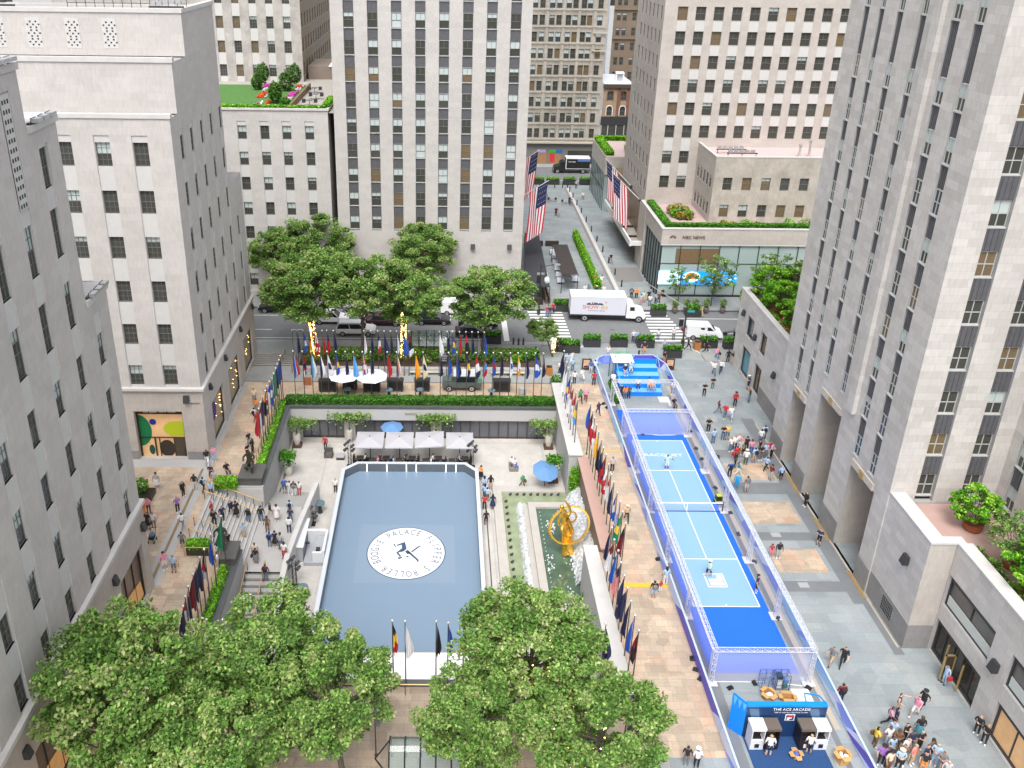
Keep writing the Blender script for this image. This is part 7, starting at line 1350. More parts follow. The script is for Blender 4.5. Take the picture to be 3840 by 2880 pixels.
# ------------------------------------------------------------------ trees
def crownmesh(name, seed, R_, Hc, nclump, per, size, mats, flat=.55, low=.0):
    """leafy crown: many clumps of small leaf faces on limb tips, gaps between them"""
    r = np.random.default_rng(seed); V = []; F = []; MI = []; base = 0; tips = []
    for k in range(nclump):
        while True:
            d = r.uniform(-1, 1, 3)
            if .25 < np.linalg.norm(d) < 1: break
        d = d/np.linalg.norm(d)*(.45+.55*r.random()**.6)
        c = np.array([d[0]*R_, d[1]*R_, Hc*.5+d[2]*Hc*.5]); 
        if c[2] < low: c[2] = low+r.random()*.8
        cr = R_*(.10+.12*r.random()); tips.append(c); m_ = int(per*(.6+.8*r.random())); q = r.normal(0, 1, (m_, 3)); q /= np.linalg.norm(q, axis=1)[:, None]; q *= (r.random(m_)**.45)[:, None]
        p = c+q*np.array([cr, cr, cr*flat]); v, f, mi = leaves(p, r, size, .4)
        b = r.integers(-1, 2); mi = np.clip(np.array(mi)+(b if r.random() < .5 else 0), 0, 3)
        V.append(v); F.append(np.array(f)+base); MI.append(mi); base += len(v)
    V = np.vstack(V); F = np.vstack(F); MI = np.concatenate(MI)
    me = bpy.data.meshes.new(name); me.vertices.add(len(V)); me.vertices.foreach_set('co', V.ravel()); me.loops.add(F.size); me.loops.foreach_set('vertex_index', F.ravel().astype(np.int32)); me.polygons.add(len(F)); me.polygons.foreach_set('loop_start', np.arange(0, F.size, 4).astype(np.int32)); me.polygons.foreach_set('material_index', MI.astype(np.int32))
    for k_ in mats: me.materials.append(k_)
    me.update(calc_edges=True); me.validate(); return me, tips
CR = [crownmesh('crown', s_, 4.7, 6.4, n_, 250, .115, LEAF) for s_, n_ in ((3, 150), (8, 140), (14, 130))]
def tree(lb, loc, h0, rs, k=0, rz=0, zs=1.0, group=None, dx=(0, 0), mats=None, name='tree', trunk_r=.22):
    """h0 = height of the crown's bottom, rs = crown scale"""
    me, tips = CR[k]; t = thing(name, lb, 'tree', loc, group); m = MB(); m.use(BARK); x, y = dx
    m.tube((0, 0, -.05), (x*.5, y*.5, h0*.8), trunk_r, trunk_r*.7, 8, False)
    st = Vector((x*.5, y*.5, h0*.8)); top = Vector((x, y, h0+3.2*rs*zs)); m.tube(st, top, trunk_r*.65, trunk_r*.25, 7, False)
    Rz = Matrix.Rotation(rz, 3, 'Z')
    for i in range(0, 40):
        c = Rz @ Vector(tips[i]); c = Vector((c.x*rs+x, c.y*rs+y, c.z*rs*zs+h0)); s0 = st.lerp(top, (i % 5)/5); mid = s0.lerp(c, .5)+Vector((0, 0, -.3)); m.tube(s0, mid, trunk_r*.32, trunk_r*.2, 5, False); m.tube(mid, c, trunk_r*.2, .03, 4, False)
    m.build('trunk', None, t, local=True, smooth=True)
    o = bpy.data.objects.new('crown', me); C.objects.link(o); o.parent = t; o.location = (x, y, h0); o.rotation_euler = (0, 0, rz); o.scale = (rs, rs, rs*zs)
    if mats:
        for i in range(4): o.material_slots[i].link = 'OBJECT'; o.material_slots[i].material = mats[i]
    return t
GF = 'leafy street trees between the flags and the side street'
for i, (x, y, h0, rs, zs, dx, lb) in enumerate(((-15.0, 91.8, 6.0, 1.2, .98, (-.8, 0), 'large green plane tree at the left of the far row, trunk wrapped in warm lights'), (-9.5, 91.6, 6.4, 1.12, 1.0, (.3, .5), 'large green plane tree second from the left in the far row, bare dark trunk'), (-4.6, 91.8, 5.6, 1.08, .98, (.2, 0), 'large green plane tree in the middle of the far row, trunk wrapped in warm lights'), (4.6, 92.6, 5.0, 1.1, .95, (1.2, 0), 'large green plane tree with a forked trunk at the right of the far row'))):
    tree(lb, (x, y, .1), h0, rs, i % 3, i*1.7, zs, GF, dx)
tree('small leaning green tree beside the left crossing, with a few warm lights', (13.6, 93.4, 0), 2.6, .42, 1, 2.2, 1.0, None, (-1.5, -.4), None, 'small_tree', .12)
tree('tree at the far kerb between the left building and the far row', (-22.5, 109.6, .1), 4.4, .85, 1, .4, 1.1, 'trees at the far kerb'); tree('tree at the far kerb behind the leftmost far plane tree', (-17.0, 109.8, .1), 4.6, 1.05, 2, 1.4, 1.2, 'trees at the far kerb'); tree('tree at the far kerb in front of the central tower, behind the middle trees', (-2.5, 109.8, .1), 4.4, 1.0, 0, 2.9, 1.1, 'trees at the far kerb')
CT = crownmesh('thin_crown', 23, 2.2, 3.6, 70, 34, .11, LEAF); CR.append(CT)
tree('thin young tree with sparse leaves in front of the studio screen', (37.5, 109.2, .1), 2.3, 1.35, 3, 0, 1.15, 'sparse young trees by the studio', (0, 0), None, 'young_tree', .09); tree('thin young tree with sparse leaves left of the other, by the studio glass', (32.8, 109.0, .1), 2.2, .95, 3, 2, 1.1, 'sparse young trees by the studio', (0, 0), None, 'young_tree', .07); tree('green street tree low behind the far right podium corner', (45.5, 108.8, .1), 2.0, 1.5, 3, 1, 1.2, 'sparse young trees by the studio', (0, 0), None, 'young_tree', .1); tree('thin young tree leaning over the far pavement beside the podium', (41.6, 105.5, .0), 1.6, .8, 3, 3, 1, 'sparse young trees by the studio', (0, 0), None, 'young_tree', .07)
GN = 'large near plane trees along the bottom of the photo'
NT = [((-17.2, 34.6), 4.6, 1.02, 1.25, (0, .6), 'near plane tree at the lower left, over the brown shop windows'), ((-10.6, 38.3), 4.8, .95, 1.05, (.5, 0), 'near plane tree second from the left along the bottom, beyond the lit one'), ((-5.6, 35.9), 4.8, .80, 1.15, (-.6, 0), 'near plane tree in the bottom middle, left of the gap over the rink'), ((5.6, 39.2), 4.4, .96, 1.05, (0, 0), 'near plane tree with the tallest crown, over the near end of the fountain'), ((1.6, 35.6), 4.2, .72, 1.15, (.4, -.4), 'near plane tree just right of the gap, above the glass entrance canopy'), ((8.4, 33.6), 4.6, .84, 1.05, (.4, 0), 'near plane tree at the lower right of the clump, beside the tan paving'), ((-12.2, 31.6), 4.6, .85, 1.1, (0, 0), 'near plane tree cut by the bottom left edge, warm lights on trunk')]
for i, ((x, y), h0, rs, zs, dx, lb) in enumerate(NT): tree('large '+lb, (x, y, 0), h0, rs, i % 3, i*2.1+.7, zs, GN, dx)
def stringlights(lb, p, z0, z1, r_, n, seed=0, q=None):
    m = MB(); m.use(LAMP); rr = random.Random(seed); p = Vector(p); q = Vector(q) if q is not None else p
    for i in range(n):
        t_ = rr.random(); c_ = p.lerp(q, t_); a = rr.random()*2*PI; m.ball((c_.x+math.cos(a)*r_, c_.y+math.sin(a)*r_, z0+(z1-z0)*t_), .045, 4, 3)
    tag(m.build('string_lights'), lb, 'lights', 'warm string lights on the trees')
stringlights('warm string lights wound round the leftmost far trunk', (-15.0, 91.8, 0), .5, 6.0, .30, 260, 1, (-15.5, 91.8, 0)); stringlights('warm string lights wound round the trunk in the middle of the far row', (-4.6, 91.8, 0), .5, 6.5, .30, 280, 2, (-4.5, 91.8, 0)); stringlights('warm string lights on the small tree beside the left crossing', (13.6, 93.4, 0), .6, 2.6, .2, 60, 3)
stringlights('dense warm string lights on the near left trunk at the bottom edge', (-15.3, 34.9, 0), 1.0, 7.5, .42, 420, 4); stringlights('scattered warm string lights inside the tallest near crown', (5.6, 39.2, 0), 5.0, 9.0, 1.2, 50, 5); stringlights('scattered warm string lights in the lower right near crown', (7.6, 34.2, 0), 3.5, 8.0, 1.6, 60, 6); stringlights('a few warm lights on the pot tree beside the lower stairs', at(838, 2310, -2.6), -2.4, -1.0, .5, 40, 7)
# roof terrace trees on the podiums
CB_ = crownmesh('bright_crown', 31, 2.3, 3.2, 60, 150, .12, LEAFB); CR.append(CB_)
GQ = 'trees on the far right podium roof'
for i, (x, y, rs, lb) in enumerate(((37.6, 90.5, 1.0, 'yellow green tree at the street corner of the far right podium roof'), (39.6, 88.6, 1.15, 'bright green tree behind the corner one on the far right podium roof'), (37.7, 86.3, 1.0, 'bright green tree in the middle of the far right podium roof edge'), (39.8, 83.5, 1.1, 'bright green tree toward the right tower on the far right podium roof'), (37.3, 81.4, .85, 'low bright tree near the tower on the far right podium roof'), (41.5, 90.2, 1.2, 'dark green tree at the back of the far right podium roof'))):
    tree(lb, (x, y, 8.7), .9, rs, 4, i*1.3, 1.05, GQ, (0, 0), LEAF if i == 5 else None, 'roof_tree', .07)
    t = thing('planter', 'terracotta planter under the roof tree, '+('street corner one' if i == 0 else ordn(i)+' of the row')+' on the far right podium', 'planter', (x, y, 8.7), 'terracotta planters on the far right podium'); m = MB(); m.use(P(150, 80, 50)).lathe((0, 0, 0), [(.5, 0), (.75, .7)], 12); m.build('pot', None, t, local=True)
for i in range(8): bush('yellow green shrub on far right podium roof edge, '+('nearest the street' if i == 0 else ordn(i)+' from the street'), (36.1+.5*(i % 2), 90.9-i*1.6, 8.7), .6, .55, 260, LEAFB if i % 3 else LEAFO, .12, group='low shrubs on the far right podium roof', seed=i)
GT = 'trees on the near right podium roof'
for i, (x, y, z, rs, k, mt, lb) in enumerate(((38.0, 49.6, 8.5, .78, 4, LEAFB, 'vivid green broad leaved tree against the right tower on the near podium roof'), (38.4, 45.6, 8.5, .95, 3, LEAF, 'feathery grey green tree at the right edge on the near podium roof'), (37.9, 43.0, 8.5, .85, 4, LEAFB, 'bright green shrubby tree below the feathery one on the near podium roof'), (39.6, 43.6, 8.5, 1.2, 3, LEAFH, 'tall feathery tree cut by the right edge on the near podium roof'), (38.1, 40.4, 8.5, .7, 4, LEAFB, 'bright small leaved tree nearest the camera on the near podium roof'))):
    tree(lb, (x, y, z), .8, rs, k, i*2.3, 1.0, GT, (0, 0), mt, 'roof_tree', .05)
    t = thing('planter', 'terracotta planter, near podium, under '+lb.split(' on the')[0], 'planter', (x, y, z), 'terracotta planters on the near podium'); m = MB(); m.use(P(150, 80, 50)).lathe((0, 0, 0), [(.42, 0), (.62, .1), (.66, .6)], 14); m.use(SOIL).lathe((0, 0, .57), [(.6, 0), (.02, .02)], 12); m.build('pot', None, t, local=True)
for i in range(7): bush('low shrub in the planted strip of the near podium roof edge, '+('nearest the tower' if i == 0 else ordn(i)+' from the tower'), (36.75+.2*(i % 2), 46.6-i*1.15, 8.5), .5, .4, 200, LEAFB if i % 2 else LEAF, .08, group='low shrubs on the near podium roof edge', seed=i)
m = MB(); m.use(SOIL).box(36.35, 37.3, 38, 47.3, 8.5, 8.7); tag(m.build('soil_bed'), 'dark planted soil bed along the near podium roof edge', 'planting bed')
# ------------------------------------------------------------------ people
def pose(kind):
    """joints (x, y, z, radius) of a 1.74 m person facing -y"""
    J = {'pel': (0, 0, .95, .135, .115), 'sp': (0, .0, 1.12, .125, .10), 'ch': (0, .0, 1.32, .165, .115), 'nk': (0, .0, 1.49, .058), 'hd': (0, -.015, 1.60, .088, .09), 'ht': (0, -.01, 1.68, .085)}
    def arm(s, el, wr, hd):
        J['sh%d' % s] = (s*.17, 0, 1.42, .06); J['el%d' % s] = (*el, .045); J['wr%d' % s] = (*wr, .032); J['ha%d' % s] = (*hd, .038)
    def leg(s, kn, an, to, hip=(.09, 0, .86)):
        J['hp%d' % s] = (s*hip[0], hip[1], hip[2], .092); J['kn%d' % s] = (*kn, .063); J['an%d' % s] = (*an, .045); J['to%d' % s] = (*to, .042)
    arm(1, (.24, .02, 1.16), (.26, -.06, .93), (.25, -.09, .85)); arm(-1, (-.24, .02, 1.16), (-.26, -.06, .93), (-.25, -.09, .85)); leg(1, (.10, -.02, .49), (.10, .02, .09), (.12, -.14, .045)); leg(-1, (-.10, -.02, .49), (-.10, .02, .09), (-.12, -.14, .045))
    if kind == 'walk':
        leg(1, (.09, -.22, .52), (.09, -.30, .13), (.10, -.46, .12)); leg(-1, (-.09, .10, .47), (-.09, .38, .17), (-.09, .34, .045)); arm(1, (.23, .14, 1.18), (.24, .16, .95), (.23, .14, .87)); arm(-1, (-.23, -.10, 1.17), (-.22, -.30, 1.0), (-.20, -.36, .95))
    if kind == 'stride':
        leg(1, (.09, .06, .47), (.09, .32, .15), (.09, .30, .045)); leg(-1, (-.09, -.18, .50), (-.09, -.26, .10), (-.10, -.42, .06)); arm(1, (.23, -.12, 1.17), (.22, -.32, 1.02), (.2, -.38, .98)); arm(-1, (-.23, .14, 1.18), (-.24, .17, .96), (-.23, .15, .88))
    if kind == 'fold': arm(1, (.25, -.04, 1.17), (.02, -.22, 1.18), (-.08, -.20, 1.20)); arm(-1, (-.25, -.04, 1.17), (-.02, -.25, 1.14), (.08, -.23, 1.16))
    if kind == 'phone': arm(1, (.25, -.02, 1.17), (.12, -.26, 1.26), (.06, -.33, 1.34)); arm(-1, (-.25, -.02, 1.17), (-.12, -.26, 1.24), (-.05, -.33, 1.32))
    if kind == 'reach': arm(1, (.30, -.14, 1.34), (.36, -.38, 1.40), (.38, -.46, 1.42)); arm(-1, (-.25, .0, 1.17), (-.22, -.22, 1.05), (-.2, -.3, 1.05))
    if kind == 'hips': arm(1, (.36, .05, 1.2), (.19, -.05, 1.02), (.15, -.07, 1.0)); arm(-1, (-.36, .05, 1.2), (-.19, -.05, 1.02), (-.15, -.07, 1.0))
    if kind == 'sit':
        dz = -.47
        for k in ('pel', 'sp', 'ch', 'nk', 'hd', 'ht'): v = J[k]; J[k] = (v[0], v[1]+.05, v[2]+dz)+v[3:]
        for s in (1, -1):
            J['sh%d' % s] = (s*.17, .05, 1.42+dz, .06); J['el%d' % s] = (s*.24, 0, 1.17+dz, .045); J['wr%d' % s] = (s*.14, -.24, 1.05+dz, .032); J['ha%d' % s] = (s*.10, -.32, 1.06+dz, .038)
            leg(s, (s*.13, -.42, .47), (s*.12, -.40, .09), (s*.13, -.55, .045), (.09, .0, .47))
    return J
ED = [('pel', 'sp', 'top'), ('sp', 'ch', 'top'), ('ch', 'nk', 'top'), ('nk', 'hd', 'skin'), ('hd', 'ht', 'skin')]
for s in ('1', '-1'): ED += [('ch', 'sh'+s, 'top'), ('sh'+s, 'el'+s, 'sleeve'), ('el'+s, 'wr'+s, 'fore'), ('wr'+s, 'ha'+s, 'skin'), ('pel', 'hp'+s, 'bot'), ('hp'+s, 'kn'+s, 'bot'), ('kn'+s, 'an'+s, 'shin'), ('an'+s, 'to'+s, 'shoe')]
SLOT = ['skin', 'hair', 'top', 'sleeve', 'fore', 'bot', 'shin', 'shoe']
def person_mesh(kind, long_hair=False):
    J = pose(kind); ks = list(J); idx = {k: i for i, k in enumerate(ks)}
    me = grow([J[k] for k in ks], [(idx[a], idx[b]) for a, b, _ in ED], 'person', 1)
    segs = [(Vector(J[a][:3]), Vector(J[b][:3]), t) for a, b, t in ED]; hd = Vector(J['hd'][:3]); mi = []
    for p in me.polygons:
        c = p.center; best = None
        for a, b, t in segs:
            ab = b-a; q = max(0, min(1, (c-a).dot(ab)/ab.length_squared)); dd = (c-(a+ab*q)).length
            if best is None or dd < best[0]: best = (dd, t, q)
        t = best[1]
        if t == 'top' and c.z > hd.z-.115: t = 'skin'
        if t == 'skin' and c.z > hd.z-.10 and (c.z > hd.z+.055 or c.y > hd.y+.012) and (c-hd).length < .3: t = 'hair'
        if t == 'shin' and best[2] < .05: t = 'bot'
        mi.append(SLOT.index(t))
    vs = [tuple(v.co) for v in me.vertices]; fs = [tuple(p.vertices) for p in me.polygons]; n0 = len(fs)
    m = MB(); m.v = vs; m.f = fs; m.m = mi
    m.cur = 0; m.add([(hd.x-.02, hd.y-.085, hd.z-.02), (hd.x+.02, hd.y-.085, hd.z-.02), (hd.x, hd.y-.118, hd.z-.018), (hd.x, hd.y-.088, hd.z+.035)], [(0, 2, 3), (2, 1, 3), (0, 1, 2)])          # nose
    for s in (-1, 1): m.ball((hd.x+s*.09, hd.y+.005, hd.z), .022, 5, 4, (.5, 1, 1.4))
    m.cur = 1
    for s in (-1, 1): m.ball((hd.x+s*.034, hd.y-.087, hd.z+.022), .011, 5, 3)   # eyes
    m.box(hd.x-.026, hd.x+.026, hd.y-.093, hd.y-.08, hd.z-.058, hd.z-.048)
    if long_hair: m.ball((hd.x, hd.y+.055, hd.z-.06), .1, 8, 6, (.95, .6, 1.9)); m.ball((hd.x, hd.y+.02, hd.z+.06), .105, 8, 5, (1, 1, .75))
    m.cur = 0
    for s in ('1', '-1'):
        w_, h_ = Vector(J['wr'+s][:3]), Vector(J['ha'+s][:3]); d = (h_-w_).normalized(); u = d.orthogonal().normalized(); v = d.cross(u)
        for i, L in enumerate((.055, .068, .072, .066)): o_ = h_+v*(.018*(i-1.5)); m.tube(o_+d*.02, o_+d*(.02+L)+u*.012, .0085, .006, 4)
        m.tube(h_+v*.034, h_+v*.05+d*.05+u*.01, .0095, .007, 4)
    nm = bpy.data.meshes.new('person'); nm.from_pydata(m.v, [], m.f)
    for _ in SLOT: nm.materials.append(WHITE)
    nm.polygons.foreach_set('material_index', m.m); nm.polygons.foreach_set('use_smooth', [i < n0 for i in range(len(m.f))]); nm.update(); bpy.data.meshes.remove(me); return nm
PMs = {(k, l): person_mesh(k, l) for k in ('stand', 'walk', 'stride', 'fold', 'phone', 'reach', 'hips', 'sit') for l in (False, True)}
SK = [M((.52, .33, .25), .6, name='skin_light'), M((.40, .24, .17), .6, name='skin_tan'), M((.19, .10, .065), .6, name='skin_brown')]
HR = {'k': M((.015, .012, .011), .6, name='black_hair'), 'b': M((.07, .04, .022), .6, name='brown_hair'), 'y': M((.42, .30, .13), .6, name='blond_hair'), 'g': M((.42, .41, .40), .6, name='grey_hair')}
PC = dict(k=(.015, .015, .018), n=(.018, .03, .08), w=(.68, .68, .68), l=(.33, .48, .68), b=(.03, .12, .42), j=(.09, .15, .25), r=(.45, .02, .03), m=(.16, .015, .03), p=(.68, .25, .38), c=(.75, .22, .18), e=(.17, .17, .18), a=(.42, .42, .43), t=(.50, .36, .22), o=(.75, .25, .04), y=(.75, .52, .06), g=(.03, .30, .13), v=(.42, .32, .55), q=(.06, .22, .27), h=(.08, .09, .04), z=(.16, .08, .04), i=(.42, .62, .5), u=(.0, .28, .6), s=(.3, .12, .45), f=(.65, .55, .4))
PN = dict(k='black', n='navy', w='white', l='light blue', b='blue', j='denim', r='red', m='maroon', p='pink', c='coral', e='dark grey', a='grey', t='beige', o='orange', y='yellow', g='green', v='lilac', q='teal', h='olive', z='brown', i='mint green', u='bright blue', s='purple', f='cream')
PMT = {k: M(v, .8, name='cloth_'+PN[k].replace(' ', '_')) for k, v in PC.items()}
SHO = M((.7, .7, .7), .6, name='white_shoes'); SHB = M((.03, .03, .03), .6, name='dark_shoes')
rp_ = random.Random(99); LABS = set()
def gz(x, y):
    """height of the walking surface"""
    if -21.2 < x < -16.6 and 57.4 < y < 66: return -2.3*(x+21.2)/4.6
    if -16.65 < x < -12.9 and 57.3 < y < 66.2: return -2.3
    if -16.4 < x < -12.4 and 66.2 <= y < 71: return -2.3-1.8*(y-66.2)/4.8
    if -16.4 < x < -13.2 and 50.4 < y <= 57.3: return -2.3-1.8*(57.3-y)/6.9
    if PX0 < x < PX1 and PY0 < y < PY1: return D
    if y > 108.5 and 11 < x < 31: return .13
    return 0.0
def ground(px, py, h=0):
    z = 0.0
    for _ in range(25): p = at(px, py, z+h); z = z*.3+gz(p.x, p.y)*.7
    p = at(px, py, z+h); return Vector((p.x, p.y, gz(p.x, p.y)))
HATC = {}
def person(x, y, look, where, facing=0, h=0, z=None, extra='', sc=None, group=None):
    """look: pose(1) top bottom[hair][flags]; flags: S shorts, L long sleeves, K skirt/dress, H long hair, B backpack, C cap/hat, G bag, W white shoes"""
    kind = dict(s='stand', w='walk', t='stride', f='fold', c='phone', r='reach', h='hips', i='sit')[look[0]]; top, bot, hair = look[1], look[2], look[3]; fl = look[4:]
    if z is not None: p = at(x, y, z)
    else: p = ground(x, y, h)
    long = 'H' in fl; sk = SK[rp_.choice((0, 0, 1, 1, 2))]
    o = bpy.data.objects.new('person', PMs[(kind, long)]); C.objects.link(o); o.location = p; fr = facing if facing is not None else rp_.uniform(0, 2*PI); o.rotation_euler = (0, 0, fr+rp_.uniform(-.25, .25)); s_ = sc or rp_.uniform(.96, 1.06); o.scale = (s_*1.16, s_*1.16, s_)
    T, Bm = PMT[top], PMT[bot]; mt = dict(skin=sk, hair=HR[hair], top=T, sleeve=T if 'V' not in fl else sk, fore=T if 'L' in fl else sk, bot=Bm, shin=sk if ('S' in fl or 'K' in fl) else Bm, shoe=SHO if 'W' in fl or rp_.random() < .45 else SHB)
    for i, n in enumerate(SLOT): o.material_slots[i].link = 'OBJECT'; o.material_slots[i].material = mt[n]
    def kid(name, mb, sm=False): k = mb.build(name, None, o, smooth=sm, local=True); return k
    dz = -.47 if kind == 'sit' else 0; bits = []
    if 'K' in fl: m = MB(); m.use(Bm).lathe((0, 0, .5), [(.24, 0), (.20, .3), (.15, .52)], 10); dz == 0 and kid('skirt', m); bits.append('skirt')
    if 'B' in fl: c_ = PMT['k' if top not in 'kn' else 'e']; m = MB(); m.use(c_).ball((0, .19, 1.25+dz), .19, 8, 6, (.85, .6, 1.25)); kid('backpack', m, True); bits.append('backpack')
    if 'G' in fl: gc = rp_.choice('kztr'); m = MB(); m.use(PMT[gc]).box(.24, .36, -.14, .14, .68, .98).tube((.3, 0, .98), (.1, 0, 1.45), .012, n=4); kid('bag', m); bits.append('shoulder bag')
    if 'C' in fl: m = MB(); m.use(PMT[rp_.choice('wfk')] if 'D' not in fl else PMT['k']).ball((0, -.01, 1.70+dz), .115, 10, 6, (1, 1.05, .55)).tube((0, -.03, 1.69+dz), (0, -.03, 1.70+dz), .15, n=12); kid('hat', m); bits.append('hat')
    bt_ = 'shorts' if 'S' in fl else 'skirt' if 'K' in fl else 'trousers'
    lb = 'person, %s top, %s %s, %s' % (PN[top], PN[bot], bt_, where) if not extra else 'person %s, %s' % (extra, where)
    k = 2
    while lb in LABS:
        lb = lb.split(' (')[0]; lb = lb+', '+('wearing a hat', 'with one arm bent', 'half a step behind', 'a little to the right')[min(3, k-2)] if k < 6 else lb+' too'; k += 1
    LABS.add(lb); tag(o, lb, 'person', group); return o
GRP = 'people walking on the right plaza'
A = PI  # facing away from the camera
for a in [
 (2645, 1323, 'wkkk', 'striding past the wooden bin near the white van', PI/2), (2687, 1349, 'wpjyG', 'walking alone just in front of the far kerb planters', 0), (2728, 1359, 'skkk', 'by the far corner of the podium, left of two', A), (2747, 1366, 'skthS'.replace('h', 'k', 1), 'by the far corner of the podium, right of two', A),
 (2676, 1406, 'wwjkB', 'left of the two in white by far podium', 0), (2701, 1400, 'twnkL', 'right of the two in white by far podium', 0), (2670, 1463, 'fkek', 'standing alone in the middle of the far right plaza', 0), (2639, 1485, 'fkkk', 'standing alone nearest the right fence, level with the far netting', 0),
 (2804, 1460, 'cnnkSC', 'leaning by the lower shop windows of the far podium', -PI/2), (2808, 1508, 'fkjy', 'standing at the foot of the far podium, near the plinth', -PI/2), (2754, 1524, 'srkkLC', 'tall dark hat, above the red dressed group', 0), (2692, 1550, 'wmjk', 'walking toward the red jacketed pair', PI/2), (2716, 1568, 'trjy', 'between the maroon and white dressed walkers', 0), (2739, 1576, 'wwlyS', 'right of the person in a red top', -.4), (2654, 1622, 'fkkkB', 'beside the right fence below the far netting', 0),
 (2709, 1649, 'fkjk', 'just above the crowd, arms folded, left of two', 0), (2725, 1649, 'cyjyS', 'just above the crowd, right of two', 0), (2673, 1663, 'sljk', 'close against the right fence above the crowd', A), (2738, 1694, 'swjk', 'at the upper left edge of the middle crowd', 0), (2752, 1690, 'swnk', 'second from the left in the middle crowd', 0), (2769, 1680, 'cwjb', 'at the top of the middle crowd', .4), (2782, 1688, 'spkb', 'in the upper middle crowd behind the black dress', 0), (2781, 1704, 'skkyKH', 'in the middle of the crowd', A), (2796, 1692, 'skkkH', 'inside the middle crowd, right of the black dress', 0), (2814, 1706, 'cpbkH', 'centre right of the middle crowd', 0), (2843, 1706, 'skjkHV', 'toward the right of the middle crowd', 0), (2868, 1716, 'slek', 'near the right edge of the middle crowd', 0), (2890, 1716, 'fvkk', 'at the right edge of the middle crowd by the plinth', .6), (2850, 1665, 'swjkL', 'above the right end of the crowd, left of two', A), (2863, 1648, 'slnkB', 'above the right end of the crowd, right of two', A), (2848, 1727, 'fkek', 'in the lower right of the middle crowd', .3), (2826, 1736, 'sltkSB', 'seen from behind in the lower middle crowd', A), (2794, 1745, 'swhyLC', 'seen from behind at the lower left of the crowd', A), (2758, 1730, 'srkbG', 'on the left side of the middle crowd', A), (2754, 1752, 'skkb', 'at the lower left edge of the middle crowd', 1.0), (2772, 1706, 'satk', 'left inside the middle crowd', 0), (2878, 1712, 'srwb', 'right inside the middle crowd', 0), (2765, 1785, 'wqwbL', 'walking below the crowd on the tan panel', 1.2), (2734, 1790, 'sbnyB', 'against the right fence below the crowd', A), (2760, 1835, 'suuyL', 'in a bright blue coat against the right fence', A), (2797, 1846, 'seajkS'.replace('j', ''), 'seen from behind below the crowd with a brown bag', A), (2870, 1768, 'wlkk', 'stepping away at the lower right of the crowd', -1.4), (2888, 1800, 'smakH', 'with dark hair near the kerb line below the crowd', -1.2), (2926, 1802, 'slkgS', 'at the first tower pier below the crowd', A), (3018, 1900, 'skkkL', 'in a dark suit at the second tower entrance', -PI/2),
 (3068, 2044, 'cnkkS', 'by the foot of the last tower pier', -.8), (2916, 2093, 'skakL', 'on the nearest tan panel, right of the child', 0), (3113, 2493, 'wetkS', 'left of two walking on the open slate paving', -.9), (3156, 2498, 'tkkk', 'right of two walking on the open slate paving', -.7), (3147, 2637, 'smnkLB', 'beside the right fence near the booth', A), (3538, 2565, 'sllkG', 'by the open brass door', -1.3), (3428, 2687, 'tpwkSW', 'walking above the bottom crowd, left of two', -1.2), (3454, 2660, 'wkkkC', 'walking above the bottom crowd, right of two', -1.2), (3361, 2672, 'rktkSV', 'pointing at the upper left of the bottom crowd', .6), (3330, 2722, 'wpkk', 'at the left edge above the bottom crowd', 1.2), (3352, 2722, 'snnk', 'close behind the pink top above the bottom crowd', 1.2), (3275, 2800, 'fyzkG', 'alone at the left of the bottom crowd', 1.5), (3659, 2752, 'fkkyL', 'suited, lower right wall, left of two', -1.0), (3686, 2790, 'fkkyL', 'suited, lower right wall, right of two', -1.0)]:
    person(*a[:4], facing=a[4], group=GRP, extra=('in a bright blue coat' if 'bright blue coat' in a[3] else ''))
person(2890, 2085, 'srpkH', 'child on the nearest tan panel beside an adult', 0, sc=.72, group=GRP)
for i, (x, y, lk, wh) in enumerate([(3359, 2705, 'slnk', 'at the top left'), (3342, 2730, 'swak', 'left of centre, upper'), (3376, 2742, 'fzzbH', 'upper middle'), (3407, 2713, 'fkkk', 'top middle with folded arms'), (3461, 2695, 'skqbHK', 'top right with long brown hair'), (3429, 2748, 'fnek', 'middle, right of the folded arms'), (3463, 2743, 'fkkg', 'upper right, grey haired'), (3355, 2764, 'slwk', 'left of centre'), (3407, 2773, 'swnk', 'centre'), (3504, 2773, 'fzkkH', 'right, upper'), (3484, 2796, 'snkb', 'right of centre'), (3521, 2798, 'fllg', 'right, grey haired'), (3543, 2822, 'feek', 'far right, arms folded'), (3562, 2855, 'sakg', 'bottom right corner'), (3436, 2798, 'scty', 'centre right'), (3385, 2815, 'flkyC', 'lower middle'), (3346, 2822, 'sfzkC', 'lower left'), (3318, 2800, 'sskkC', 'left edge'), (3479, 2822, 'skok', 'lower right'), (3340, 2804, 'snkb', 'left, second row'), (3397, 2800, 'szkb', 'between the centre and lower middle')]):
    person(x, y, lk, wh+' of bottom crowd', facing=rp_.uniform(-.6, .6) if i not in (4,) else A, h=1.6, group='people in the bottom crowd')
GL = 'people on the left promenade'
